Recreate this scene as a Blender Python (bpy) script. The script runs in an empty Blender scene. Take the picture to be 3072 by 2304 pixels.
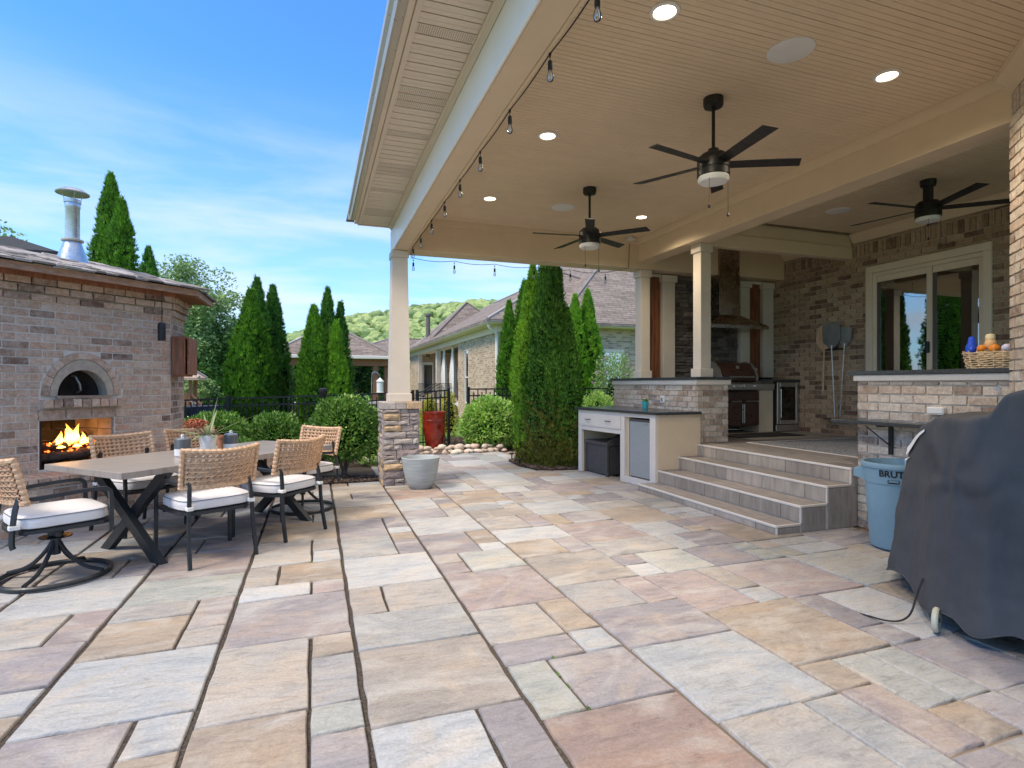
import bpy, bmesh, math, random
from mathutils import Vector, Matrix, noise
random.seed(7)
R = math.radians
S = bpy.context.scene
COL = S.collection

# ---------------------------------------------------------------- camera, world, sun, exposure
cam = bpy.data.cameras.new('camera'); camo = bpy.data.objects.new('camera', cam); COL.objects.link(camo)
cam.sensor_width = 36; cam.lens = 36 * 1680 / 3072; cam.clip_start = .05; cam.clip_end = 2500
camo.location = (0, 0, 1.5); camo.rotation_euler = (R(90), 0, R(-19.38)); S.camera = camo
S.view_settings.view_transform = 'Standard'; S.view_settings.look = 'None'
S.view_settings.exposure = 1.36; S.view_settings.gamma = 1; S.view_settings.use_curve_mapping = False
S.render.resolution_x, S.render.resolution_y = 1024, 768
S.cycles.max_bounces = 9; S.cycles.diffuse_bounces = 5; S.cycles.glossy_bounces = 4; S.cycles.transparent_max_bounces = 8
S.cycles.sample_clamp_indirect = 8; S.cycles.use_denoising = True

SUN_EL, SUN_ROT = R(52), R(-112)          # sun to the left of and a little behind the camera
W = bpy.data.worlds.new('World'); S.world = W; W.use_nodes = True
nt = W.node_tree; nt.nodes.clear()
def N(t, ty, **k):
    n = t.nodes.new(ty)
    for a, v in k.items(): setattr(n, a, v)
    return n
out = N(nt, 'ShaderNodeOutputWorld'); bg = N(nt, 'ShaderNodeBackground'); bg.inputs[1].default_value = .13
sky = N(nt, 'ShaderNodeTexSky', sky_type='NISHITA', sun_disc=False, sun_elevation=SUN_EL, sun_rotation=SUN_ROT, altitude=200, air_density=1.25, dust_density=.35, ozone_density=2.2)
tc = N(nt, 'ShaderNodeTexCoord'); sep = N(nt, 'ShaderNodeSeparateXYZ')
nt.links.new(tc.outputs['Generated'], sep.inputs[0])
mp = N(nt, 'ShaderNodeMapping'); mp.inputs['Scale'].default_value = (1.3, 1.3, 7.5)
nt.links.new(tc.outputs['Generated'], mp.inputs[0])
nz = N(nt, 'ShaderNodeTexNoise'); nz.inputs['Scale'].default_value = 1.5; nz.inputs['Detail'].default_value = 7; nz.inputs['Roughness'].default_value = .55; nz.inputs['Distortion'].default_value = .3
nt.links.new(mp.outputs[0], nz.inputs[0])
cr = N(nt, 'ShaderNodeMapRange'); cr.inputs[1].default_value = .38; cr.inputs[2].default_value = .62; nt.links.new(nz.outputs[0], cr.inputs[0])
el = N(nt, 'ShaderNodeMapRange'); el.inputs[1].default_value = .44; el.inputs[2].default_value = .20; nt.links.new(sep.outputs[2], el.inputs[0])
mu = N(nt, 'ShaderNodeMath', operation='MULTIPLY'); nt.links.new(cr.outputs[0], mu.inputs[0]); nt.links.new(el.outputs[0], mu.inputs[1])
# a thin veil that whitens the blue towards the horizon
vl = N(nt, 'ShaderNodeMapRange'); vl.inputs[1].default_value = .46; vl.inputs[2].default_value = .05; vl.inputs[3].default_value = 0; vl.inputs[4].default_value = .34; nt.links.new(sep.outputs[2], vl.inputs[0])
mxx = N(nt, 'ShaderNodeMath', operation='MAXIMUM'); 
hi_ = N(nt, 'ShaderNodeMapRange'); hi_.inputs[1].default_value = .60; hi_.inputs[2].default_value = .85; hi_.inputs[4].default_value = .8; nt.links.new(sep.outputs[2], hi_.inputs[0])      # unseen bright cloud over the sun, added to offset the blue ambient
m9 = N(nt, 'ShaderNodeMath', operation='MULTIPLY'); m9.inputs[1].default_value = .85; nt.links.new(mu.outputs[0], m9.inputs[0])
m8 = N(nt, 'ShaderNodeMath', operation='MAXIMUM'); nt.links.new(m9.outputs[0], m8.inputs[0]); nt.links.new(hi_.outputs[0], m8.inputs[1])
nt.links.new(m8.outputs[0], mxx.inputs[0]); nt.links.new(vl.outputs[0], mxx.inputs[1])
mix = N(nt, 'ShaderNodeMixRGB'); dp = N(nt, 'ShaderNodeMixRGB', blend_type='MULTIPLY'); dp.inputs[0].default_value = 1; dp.inputs[2].default_value = (.31, .60, .92, 1); nt.links.new(sky.outputs[0], dp.inputs[1])
nt.links.new(mxx.outputs[0], mix.inputs[0]); nt.links.new(dp.outputs[0], mix.inputs[1]); ccol = N(nt, 'ShaderNodeMixRGB'); ccol.inputs[1].default_value = (2.75, 3.05, 3.55, 1); ccol.inputs[2].default_value = (6.6, 6.0, 5.3, 1); nt.links.new(hi_.outputs[0], ccol.inputs[0]); nt.links.new(ccol.outputs[0], mix.inputs[2])
tint = N(nt, 'ShaderNodeMixRGB', blend_type='MULTIPLY'); tint.inputs[0].default_value = 1; tint.inputs[2].default_value = (1.0, 1.0, 1.0, 1)
nt.links.new(mix.outputs[0], tint.inputs[1]); nt.links.new(tint.outputs[0], bg.inputs[0]); nt.links.new(bg.outputs[0], out.inputs[0])
sl = bpy.data.lights.new('sun', 'SUN'); sl.energy = 1.5; sl.angle = R(16); sl.color = (1, .86, .68)
so = bpy.data.objects.new('sun', sl); COL.objects.link(so)
sd = Vector((-math.sin(R(112)) * math.cos(SUN_EL) , math.cos(R(112)) * math.cos(SUN_EL), math.sin(SUN_EL)))
so.rotation_euler = sd.to_track_quat('Z', 'Y').to_euler(); so.location = sd * 60

# ---------------------------------------------------------------- materials
MATS = {}
def base(name, rough=.6, metal=0, spec=.5):
    m = bpy.data.materials.new(name); m.use_nodes = True; t = m.node_tree
    b = t.nodes['Principled BSDF']; b.inputs['Roughness'].default_value = rough; b.inputs['Metallic'].default_value = metal
    b.inputs['Specular IOR Level'].default_value = spec
    MATS[name] = m; return m, t, b
def ramp(t, fac, stops, interp='LINEAR'):
    r = N(t, 'ShaderNodeValToRGB'); r.color_ramp.interpolation = interp
    e = r.color_ramp.elements
    while len(e) < len(stops): e.new(.5)
    for q, (p, c) in zip(e, stops): q.position = p; q.color = (*c, 1)
    t.links.new(fac, r.inputs[0]); return r.outputs[0]
def tex(t, scale=5, detail=4, rough=.5, dist=0, vec=None, stretch=None, kind='Object', off=True):
    if vec is None:
        c = N(t, 'ShaderNodeTexCoord'); vec = c.outputs[kind]
    if stretch or off:
        m = N(t, 'ShaderNodeMapping'); m.inputs['Scale'].default_value = stretch or (1, 1, 1); t.links.new(vec, m.inputs[0])
        if off:
            oi = N(t, 'ShaderNodeObjectInfo'); mm = N(t, 'ShaderNodeMath', operation='MULTIPLY'); mm.inputs[1].default_value = 57.0
            t.links.new(oi.outputs['Random'], mm.inputs[0]); t.links.new(mm.outputs[0], m.inputs['Location'])
        vec = m.outputs[0]
    n = N(t, 'ShaderNodeTexNoise'); n.inputs['Scale'].default_value = scale; n.inputs['Detail'].default_value = detail
    n.inputs['Roughness'].default_value = rough; n.inputs['Distortion'].default_value = dist; t.links.new(vec, n.inputs[0])
    return n.outputs[0]
def mixc(t, f, a, b, mode='MIX'):
    m = N(t, 'ShaderNodeMixRGB', blend_type=mode)
    for i, v in ((0, f), (1, a), (2, b)):
        if hasattr(v, 'is_output'): t.links.new(v, m.inputs[i])
        elif i == 0: m.inputs[0].default_value = v
        else: m.inputs[i].default_value = (*v, 1)
    return m.outputs[0]
def mr(t, v, a, b, c, d):
    m = N(t, 'ShaderNodeMapRange'); t.links.new(v, m.inputs[0])
    for i, x in enumerate((a, b, c, d)): m.inputs[i + 1].default_value = x
    return m.outputs[0]
def bump(t, b, h, strength=.3, dist=.01, prev=None):
    n = N(t, 'ShaderNodeBump'); n.inputs['Strength'].default_value = strength; n.inputs['Distance'].default_value = dist
    t.links.new(h, n.inputs['Height'])
    if prev: t.links.new(prev, n.inputs['Normal'])
    t.links.new(n.outputs[0], b.inputs['Normal']); return n.outputs[0]
def plain(name, col, rough=.6, metal=0, var=.12, scale=8, bs=.15, bd=.004, spec=.5, bscale=60, stretch=None):
    m, t, b = base(name, rough, metal, spec)
    n = tex(t, scale, 5, .6, 0, stretch=stretch)
    lo = tuple(c * (1 - var) for c in col); hi = tuple(min(1, c * (1 + var)) for c in col)
    t.links.new(ramp(t, n, [(.3, lo), (.7, hi)]), b.inputs['Base Color'])
    rr = mr(t, tex(t, scale * 3, 3), .3, .7, max(0, rough - .1), min(1, rough + .1)); t.links.new(rr, b.inputs['Roughness'])
    if bs: bump(t, b, tex(t, bscale, 4, .6, stretch=stretch), bs, bd)
    return m
def isl(t):   # random value per object AND per loose piece
    oi = N(t, 'ShaderNodeObjectInfo'); g = N(t, 'ShaderNodeNewGeometry'); a = N(t, 'ShaderNodeMath', operation='ADD'); f = N(t, 'ShaderNodeMath', operation='FRACT')
    t.links.new(oi.outputs['Random'], a.inputs[0]); t.links.new(g.outputs['Random Per Island'], a.inputs[1]); t.links.new(a.outputs[0], f.inputs[0]); return f.outputs[0]
def stonepieces(name, stops, rough=.85, var=.36, scale=22, bs=.6, bd=.006, wash=None):
    m, t, b = base(name, rough, 0, .25)
    c = ramp(t, isl(t), stops, 'CONSTANT')
    pos = N(t, 'ShaderNodeNewGeometry').outputs['Position']
    n = tex(t, scale, 6, .7, vec=pos, off=False)
    c = mixc(t, 1, c, ramp(t, n, [(.25, (1 - var,) * 3), (.75, (1 + var * .4,) * 3)]), 'MULTIPLY')
    if wash:
        w = mr(t, tex(t, 11, 7, .75, .4, vec=pos, off=False), .44, .66, 0, wash[1]); c = mixc(t, w, c, wash[0])
    t.links.new(c, b.inputs['Base Color']); c2 = mixc(t, 1, c, ramp(t, tex(t, 75, 4, .7, vec=pos, off=False), [(.32, (.72,) * 3), (.55, (1.05,) * 3), (.72, (1.2,) * 3)]), 'MULTIPLY'); t.links.new(c2, b.inputs['Base Color']); bump(t, b, tex(t, scale * 2.2, 6, .7, vec=pos, off=False), bs, bd); return m
stonepieces('brick_warm', [(0, (.54, .37, .265)), (.14, (.60, .43, .32)), (.30, (.49, .335, .245)), (.42, (.57, .38, .28)), (.56, (.64, .48, .37)), (.66, (.51, .37, .29)), (.74, (.58, .36, .25)), (.81, (.23, .14, .105)), (.90, (.35, .23, .17))], wash=((.72, .64, .56), .45))
stonepieces('brick_pale', [(0, (.58, .48, .385)), (.2, (.62, .52, .43)), (.4, (.52, .41, .32)), (.55, (.64, .56, .48)), (.68, (.55, .42, .33)), (.78, (.42, .30, .22)), (.88, (.31, .22, .165))], wash=((.72, .66, .58), .55))
stonepieces('brick_wall', [(0, (.34, .23, .15)), (.18, (.44, .31, .21)), (.36, (.37, .26, .18)), (.5, (.47, .35, .25)), (.64, (.24, .15, .10)), (.74, (.40, .29, .20)), (.84, (.17, .10, .07)), (.93, (.44, .33, .23))], wash=((.55, .45, .34), .3))
stonepieces('ledge_stone', [(0, (.40, .34, .31)), (.2, (.47, .41, .37)), (.38, (.34, .28, .27)), (.52, (.52, .47, .43)), (.68, (.27, .23, .24)), (.8, (.44, .38, .35)), (.9, (.55, .40, .25))], var=.4, scale=14, bs=.8, bd=.012)
stonepieces('dark_ledge_stone', [(0, (.13, .105, .09)), (.25, (.18, .15, .13)), (.5, (.10, .08, .075)), (.7, (.22, .18, .15)), (.85, (.14, .12, .12))], var=.4, scale=14, bs=.8, bd=.012)
stonepieces('shake', [(0, (.26, .235, .215)), (.3, (.40, .365, .34)), (.6, (.17, .15, .14)), (.8, (.48, .44, .41))], var=.35, scale=20)
stonepieces('river_rock', [(0, (.62, .52, .42)), (.3, (.70, .62, .52)), (.6, (.55, .43, .35)), (.8, (.66, .50, .42))], var=.2, scale=9, bs=.3)
stonepieces('mulch_chip', [(0, (.10, .07, .055)), (.3, (.15, .11, .09)), (.6, (.07, .05, .045)), (.85, (.24, .18, .14))], var=.3, scale=40)
plain('mortar', (.64, .59, .53), .95, var=.12, scale=14, bs=.5, bd=.004, spec=.1)
plain('mortar_warm', (.62, .56, .48), .95, var=.12, scale=14, bs=.5, bd=.004, spec=.1)
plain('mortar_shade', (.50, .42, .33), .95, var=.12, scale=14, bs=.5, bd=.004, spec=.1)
plain('stone_core', (.16, .14, .13), .95, spec=.1)
plain('oven_render', (.44, .37, .30), .9, var=.18, scale=20, bs=.6, bd=.004, spec=.15)
plain('tan_paint', (.69, .55, .385), .55, var=.04, scale=3, bs=.08, bd=.002)
plain('trim_paint', (.70, .60, .48), .5, var=.04, scale=3, bs=.08, bd=.002)
plain('column_paint', (.64, .57, .48), .5, var=.05, scale=3, bs=.08, bd=.002)
plain('white_trim', (.76, .69, .61), .45, var=.04, scale=3, bs=.06, bd=.002)
plain('daylit_board', (.86, .82, .75), .4, var=.03, scale=3, bs=.05, bd=.002)  # paler than white_trim: daylight on the beam's outer face put into the colour
plain('gutter_metal', (.50, .45, .38), .35, .2, var=.05, bs=0)
plain('granite', (.05, .055, .06), .22, var=.6, scale=90, bs=.06, bd=.001)
plain('black_metal', (.018, .02, .024), .38, .3, var=.2, bs=.1, bd=.001)
plain('chair_metal', (.026, .031, .037), .42, .2, var=.2, bs=.08, bd=.001)
plain('fan_black', (.012, .011, .011), .45, var=.2, bs=0)
plain('dark_iron', (.012, .013, .015), .55, var=.3, bs=.1, bd=.001)
plain('galvanised', (.55, .57, .58), .34, .9, var=.12, scale=14, bs=0)
plain('steel', (.52, .50, .48), .38, .9, var=.08, scale=6, bs=0, stretch=(1, 1, 22))
plain('fridge_steel', (.42, .45, .46), .42, .35, var=.06, scale=5, bs=0, stretch=(1, 1, 18))
plain('hood_steel', (.40, .35, .29), .25, 1, var=.06, scale=4, bs=0)
plain('bronze_enamel', (.075, .036, .026), .34, .2, var=.15, bs=0)
plain('white_plastic', (.72, .72, .70), .4, var=.03, bs=0)
plain('speaker_cloth', (.66, .68, .70), .8, var=.05, scale=30, bs=.25, bd=.001, bscale=300)
plain('bin_plastic', (.22, .36, .44), .45, var=.08, scale=4, bs=.1, bd=.001)
plain('black_print', (.012, .012, .014), .5, var=.05, bs=0)
plain('white_print', (.85, .85, .84), .6, var=.04, bs=0)
plain('brown_plastic', (.085, .075, .072), .45, var=.15, bs=.15, bd=.001)
plain('rattan', (.60, .39, .24), .62, var=.28, scale=26, bs=.6, bd=.003, bscale=130)
plain('wicker', (.62, .46, .28), .6, var=.3, scale=18, bs=.5, bd=.002)
plain('cushion', (.66, .65, .66), .92, var=.06, scale=9, bs=.35, bd=.002, spec=.1, bscale=420)
plain('piping', (.16, .17, .19), .8, var=.1, bs=0)
plain('red_glaze', (.23, .022, .012), .12, var=.5, scale=5, bs=.04, bd=.001)
plain('terracotta', (.42, .20, .12), .85, var=.15, bs=.2, bd=.002)
plain('white_ceramic', (.75, .75, .74), .5, var=.05, bs=.3, bd=.002, bscale=18)
plain('grey_ceramic', (.085, .10, .11), .45, var=.15, bs=.2, bd=.001)
plain('planter_grey', (.36, .40, .41), .75, var=.18, scale=4, bs=.55, bd=.004, stretch=(1, 1, 9), bscale=9)
plain('turquoise', (.06, .42, .46), .3, var=.1, bs=0)
plain('rust_wood', (.20, .068, .026), .5, var=.5, scale=5, bs=.5, bd=.004, stretch=(5, 5, .5), bscale=22)
plain('cedar', (.40, .24, .16), .65, var=.3, scale=7, bs=.5, bd=.004, stretch=(1.5, 1.5, 5), bscale=20)
plain('cedar_dark', (.30, .125, .065), .7, var=.35, scale=7, bs=.5, bd=.004, stretch=(5, 5, .7), bscale=20)
plain('post_wood', (.26, .11, .06), .7, var=.3, scale=6, bs=.4, bd=.004, stretch=(4, 4, .6))
plain('bark', (.13, .105, .085), .9, var=.35, scale=12, bs=.8, bd=.02, bscale=25, stretch=(3, 3, .8))
plain('wood_peel', (.62, .43, .27), .6, var=.2, scale=4, bs=.1, bd=.001, stretch=(1, 4, 1))
plain('peel_metal', (.34, .35, .35), .42, .8, var=.15, bs=0)
plain('char_log', (.045, .033, .028), .9, var=.7, scale=14, bs=1, bd=.02, bscale=20)
plain('soot', (.035, .03, .028), .95, var=.5, scale=6, bs=.4, bd=.004, spec=.1)
plain('firebrick', (.33, .25, .19), .9, var=.35, scale=5, bs=.3, bd=.003, spec=.1)
plain('soil', (.045, .035, .028), 1, var=.5, scale=18, bs=.8, bd=.02, spec=.05)
plain('clear_curtain', (.72, .68, .63), .9, var=.05, bs=.1, bd=.002)
plain('canopy_fabric', (.022, .025, .03), .8, var=.1, bs=.1, bd=.001)
plain('blue_plastic', (.02, .08, .62), .35, var=.1, bs=0)
plain('orange_plastic', (.80, .26, .02), .4, var=.1, bs=0)
plain('tan_plastic', (.72, .45, .22), .45, var=.1, bs=0)
plain('cream_plastic', (.80, .68, .42), .45, var=.1, bs=0)
plain('lavender_plastic', (.62, .62, .80), .45, var=.1, bs=0)
plain('pale_blue_plastic', (.62, .70, .82), .45, var=.1, bs=0)
plain('red_plastic', (.6, .04, .04), .45, var=.1, bs=0)
plain('deco_grout', (.62, .56, .50), .8, var=.06, bs=.2, bd=.002)
plain('tyre', (.50, .48, .36), .6, var=.15, bs=.2, bd=.001)
plain('playset_wood', (.36, .15, .08), .7, var=.2, bs=.2)
plain('rubber', (.02, .02, .02), .8, bs=0)
plain('navy_net', (.02, .03, .06), .9, var=.2, bs=0)
plain('petal_red', (.42, .12, .06), .8, var=.4, scale=40, bs=.5, bd=.004)
plain('petal_white', (.80, .80, .76), .7, bs=0)
plain('petal_pink', (.55, .28, .50), .7, bs=0)

def emis(name, col, s):
    m = bpy.data.materials.new(name); m.use_nodes = True; t = m.node_tree; t.nodes.clear()
    o = N(t, 'ShaderNodeOutputMaterial'); e = N(t, 'ShaderNodeEmission'); e.inputs[0].default_value = (*col, 1); e.inputs[1].default_value = s
    t.links.new(e.outputs[0], o.inputs[0]); MATS[name] = m; return m
emis('lamp_glow', (1, .80, .50), 3.2); emis('interior_lamp', (1, .8, .55), 3)
emis('ember', (1, .16, .03), 1.6)
# flame: white-yellow core to orange tips along its height
m = emis('flame', (1, .45, .1), 3); t = m.node_tree; e = t.nodes['Emission']
c = N(t, 'ShaderNodeTexCoord'); sx = N(t, 'ShaderNodeSeparateXYZ'); t.links.new(c.outputs['Generated'], sx.inputs[0])
t.links.new(ramp(t, sx.outputs[2], [(0, (1, .22, .03)), (.35, (1, .62, .16)), (.7, (1, .42, .06)), (1, (.9, .12, .01))]), e.inputs[0])
lw = N(t, 'ShaderNodeLayerWeight'); lw.inputs[0].default_value = .25; tr = N(t, 'ShaderNodeBsdfTransparent'); ms = N(t, 'ShaderNodeMixShader')
t.links.new(mr(t, lw.outputs['Facing'], .2, .95, .25, 1), ms.inputs[0]); t.links.new(e.outputs[0], ms.inputs[1]); t.links.new(tr.outputs[0], ms.inputs[2])
t.links.new(ms.outputs[0], t.nodes['Material Output'].inputs[0])

# sandstone slabs: the base colour is each slab's own object colour
m, t, b = base('sandstone', .78, 0, .3)
oi = N(t, 'ShaderNodeObjectInfo'); c0 = oi.outputs['Color']
n1 = tex(t, 1.7, 5, .55, .8, stretch=(1, 2.6, 1)); n2 = tex(t, 5.5, 7, .65, 1.2, stretch=(1, 3.2, 1)); n3 = tex(t, 70, 4, .6)
c1 = mixc(t, 1, c0, ramp(t, n1, [(.25, (.74, .76, .80)), (.5, (.98, .98, .98)), (.75, (1.13, 1.02, .90))]), 'MULTIPLY')
c1 = mixc(t, 1, c1, ramp(t, n2, [(.3, (.74, .73, .72)), (.46, (.98, .98, .97)), (.60, (1.07, 1.06, 1.05)), (.8, (.84, .81, .78))]), 'MULTIPLY')
c1 = mixc(t, mr(t, tex(t, 1.3, 4, .6, 1.2, stretch=(1, 1.8, 1)), .50, .66, 0, .50), c1, (.50, .485, .455)); c1 = mixc(t, mr(t, tex(t, 1.9, 4, .6, .9, stretch=(1.6, 1, 1)), .56, .70, 0, .38), c1, (.50, .41, .31))
c1 = mixc(t, 1, c1, ramp(t, n3, [(.3, (.88,) * 3), (.7, (1.08,) * 3)]), 'MULTIPLY')
vn = tex(t, 3.0, 3, .6, 2.2, stretch=(1, 2.2, 1))
vv = N(t, 'ShaderNodeMath', operation='SUBTRACT'); vv.inputs[1].default_value = .5; t.links.new(vn, vv.inputs[0])
va = N(t, 'ShaderNodeMath', operation='ABSOLUTE'); t.links.new(vv.outputs[0], va.inputs[0])
vein = mr(t, va.outputs[0], 0, .012, 1, 0); vm = N(t, 'ShaderNodeMath', operation='MULTIPLY'); t.links.new(vein, vm.inputs[0])
t.links.new(mr(t, tex(t, 2.2, 2, .5), .5, .62, 0, .45), vm.inputs[1])
c1 = mixc(t, vm.outputs[0], c1, mixc(t, 1, c1, (1.34, 1.28, 1.18), 'MULTIPLY'))
vn2 = tex(t, 4.5, 4, .62, 2.8, stretch=(1, 1.9, 1)); v2 = N(t, 'ShaderNodeMath', operation='SUBTRACT'); v2.inputs[1].default_value = .47; t.links.new(vn2, v2.inputs[0]); v3 = N(t, 'ShaderNodeMath', operation='ABSOLUTE'); t.links.new(v2.outputs[0], v3.inputs[0])
v4 = N(t, 'ShaderNodeMath', operation='MULTIPLY'); t.links.new(mr(t, v3.outputs[0], 0, .010, 1, 0), v4.inputs[0]); t.links.new(mr(t, tex(t, 2.6, 2, .5), .52, .60, 0, .6), v4.inputs[1]); c1 = mixc(t, v4.outputs[0], c1, mixc(t, 1, c1, (.52, .50, .48), 'MULTIPLY'))
t.links.new(c1, b.inputs['Base Color'])
hs = N(t, 'ShaderNodeMath', operation='ADD'); t.links.new(n2, hs.inputs[0]); q = N(t, 'ShaderNodeMath', operation='MULTIPLY'); q.inputs[1].default_value = .25; t.links.new(n3, q.inputs[0]); t.links.new(q.outputs[0], hs.inputs[1])
bp = bump(t, b, hs.outputs[0], .55, .03); 
stp = tex(t, 4.2, 2, .5, 1.8, stretch=(1, 1.8, 1)); sn = N(t, 'ShaderNodeMath', operation='SNAP'); sn.inputs[1].default_value = .09; t.links.new(stp, sn.inputs[0]); bump(t, b, sn.outputs[0], .7, .022, bp)
# joint sand, dark and damp on the left, paler towards the house
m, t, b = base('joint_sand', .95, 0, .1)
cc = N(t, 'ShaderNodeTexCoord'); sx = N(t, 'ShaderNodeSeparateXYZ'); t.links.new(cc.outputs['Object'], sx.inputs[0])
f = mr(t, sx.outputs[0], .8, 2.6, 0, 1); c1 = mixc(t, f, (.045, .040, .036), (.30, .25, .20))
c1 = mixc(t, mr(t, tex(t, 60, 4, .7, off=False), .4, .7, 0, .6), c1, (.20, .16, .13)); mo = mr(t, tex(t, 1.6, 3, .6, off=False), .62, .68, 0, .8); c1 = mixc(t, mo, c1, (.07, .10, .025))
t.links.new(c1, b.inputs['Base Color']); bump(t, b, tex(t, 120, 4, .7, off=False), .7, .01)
# grey wood-look porcelain tiles
m, t, b = base('step_tile', .55, 0, .4)
c1 = ramp(t, isl(t), [(0, (.25, .235, .22)), (.35, (.31, .29, .27)), (.7, (.28, .26, .245)), (1, (.34, .315, .295))])
c1 = mixc(t, 1, c1, ramp(t, tex(t, 6, 6, .6, .3, stretch=(6, .9, .9)), [(.3, (.72, .70, .68)), (.7, (1.25, 1.2, 1.16))]), 'MULTIPLY'); t.links.new(c1, b.inputs['Base Color']); bump(t, b, tex(t, 30, 4, .6, stretch=(6, 1, 1)), .15, .002)
m, t, b = base('riser_tile', .55, 0, .4)
c1 = ramp(t, isl(t), [(0, (.37, .32, .265)), (.35, (.47, .41, .34)), (.7, (.34, .295, .25)), (1, (.50, .43, .36))])
c1 = mixc(t, 1, c1, ramp(t, tex(t, 5, 6, .6, .3, stretch=(.8, 3, .6)), [(.3, (.74, .72, .70)), (.7, (1.18, 1.14, 1.1))]), 'MULTIPLY'); t.links.new(c1, b.inputs['Base Color']); bump(t, b, tex(t, 30, 4, .6), .15, .002)
# table top
m, t, b = base('table_stone', .3, 0, .5)
c1 = ramp(t, tex(t, 3, 7, .6, .4, stretch=(1, 9, 1)), [(.3, (.23, .205, .185)), (.55, (.33, .30, .275)), (.75, (.27, .245, .225))]); t.links.new(c1, b.inputs['Base Color']); bump(t, b, tex(t, 14, 5, .6, stretch=(1, 8, 1)), .15, .002)
# leaves
def leaf(name, stops, trans=.3, rough=.5):
    m, t, b = base(name, rough, 0, .35)
    c = ramp(t, isl(t), stops); nn = tex(t, 2.2, 3, .6); c = mixc(t, 1, c, ramp(t, nn, [(.3, (.62, .68, .62)), (.7, (1.35, 1.28, 1.1))]), 'MULTIPLY')
    t.links.new(c, b.inputs['Base Color'])
    o = t.nodes['Material Output']; tl = N(t, 'ShaderNodeBsdfTranslucent'); ms = N(t, 'ShaderNodeMixShader'); ms.inputs[0].default_value = trans
    t.links.new(c, tl.inputs[0]); t.links.new(b.outputs[0], ms.inputs[1]); t.links.new(tl.outputs[0], ms.inputs[2]); t.links.new(ms.outputs[0], o.inputs[0])
leaf('cedar_leaf', [(0, (.03, .10, .01)), (.4, (.09, .25, .02)), (.75, (.17, .39, .03)), (1, (.26, .50, .05))])
leaf('bright_cedar_leaf', [(0, (.07, .19, .012)), (.5, (.20, .44, .03)), (1, (.36, .62, .06))])
leaf('deep_cedar_leaf', [(0, (.02, .065, .012)), (.45, (.065, .20, .03)), (.8, (.13, .34, .045)), (1, (.26, .48, .08))])
leaf('olive_cedar_leaf', [(0, (.08, .09, .015)), (.5, (.18, .20, .035)), (1, (.32, .30, .08))])
leaf('shrub_leaf', [(0, (.045, .13, .025)), (.5, (.13, .30, .05)), (.85, (.26, .46, .09)), (1, (.50, .60, .24))])
leaf('lime_leaf', [(0, (.13, .30, .04)), (.5, (.30, .54, .10)), (1, (.58, .72, .28))])
leaf('yellow_leaf', [(0, (.30, .32, .03)), (.5, (.50, .48, .05)), (1, (.62, .55, .10))])
leaf('tree_leaf', [(0, (.05, .14, .03)), (.5, (.13, .28, .07)), (1, (.28, .42, .14))])
leaf('pale_tree_leaf', [(0, (.12, .24, .08)), (.5, (.25, .40, .16)), (1, (.45, .56, .28))])
leaf('dark_tree_leaf', [(0, (.012, .045, .012)), (.5, (.03, .09, .025)), (1, (.08, .17, .05))])
leaf('hill_leaf', [(0, (.15, .24, .09)), (.4, (.26, .36, .13)), (1, (.42, .50, .22))], .15)
leaf('blade_leaf', [(0, (.20, .28, .14)), (1, (.42, .50, .30))])
leaf('dry_leaf', [(0, (.35, .22, .14)), (1, (.52, .36, .25))])
plain('crown_core', (.012, .030, .008), 1, var=.4, bs=0, spec=0)  # near-black green, the shade inside crowns painted as a colour
m, t, b = base('lawn', .9, 0, .1); c1 = ramp(t, tex(t, 1.2, 8, .7, off=False), [(.3, (.10, .19, .035)), (.6, (.17, .28, .06)), (.8, (.24, .33, .09))]); t.links.new(c1, b.inputs['Base Color']); bump(t, b, tex(t, 40, 5, .8, off=False), .8, .05)
# shingles and far brick: courses are finer than a pixel or two there
m, t, b = base('shingles', .9, 0, .2)
cc = N(t, 'ShaderNodeTexCoord'); br = N(t, 'ShaderNodeTexBrick'); br.inputs['Scale'].default_value = 1; br.inputs['Brick Width'].default_value = .55; br.inputs['Row Height'].default_value = .16; br.inputs['Mortar Size'].default_value = .012; br.inputs['Bias'].default_value = -.1
for i, col in ((1, (.25, .215, .19)), (2, (.16, .135, .12)), (3, (.08, .07, .062))): br.inputs[i].default_value = (*col, 1)
t.links.new(cc.outputs['UV'], br.inputs[0])
c1 = mixc(t, 1, br.outputs[0], ramp(t, tex(t, 2.5, 6, .7, stretch=(1, 1, 3), off=False), [(.3, (.75, .75, .76)), (.7, (1.35, 1.29, 1.22))]), 'MULTIPLY'); t.links.new(c1, b.inputs['Base Color']); bump(t, b, br.outputs[1], -.5, .02)
m, t, b = base('far_brick', .9, 0, .2)
cc = N(t, 'ShaderNodeTexCoord'); br = N(t, 'ShaderNodeTexBrick'); br.inputs['Scale'].default_value = 1; br.inputs['Brick Width'].default_value = .25; br.inputs['Row Height'].default_value = .0855; br.inputs['Mortar Size'].default_value = .009; br.inputs['Bias'].default_value = -.25
for i, col in ((1, (.50, .37, .26)), (2, (.20, .125, .08)), (3, (.54, .43, .32))): br.inputs[i].default_value = (*col, 1)
t.links.new(cc.outputs['UV'], br.inputs[0]); t.links.new(mixc(t, 1, br.outputs[0], ramp(t, tex(t, 1.1, 6, .7, off=False), [(.3, (.9,) * 3), (.7, (1.15,) * 3)]), 'MULTIPLY'), b.inputs['Base Color']); bump(t, b, br.outputs[1], -.4, .01)
# rug
m, t, b = base('rug_weave', .95, 0, .05); n = tex(t, 34, 5, .8, .5, off=False); c1 = ramp(t, n, [(.42, (.09, .11, .15)), (.52, (.40, .41, .42)), (.62, (.16, .18, .22))]); t.links.new(c1, b.inputs['Base Color']); bump(t, b, n, .3, .003)
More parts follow.
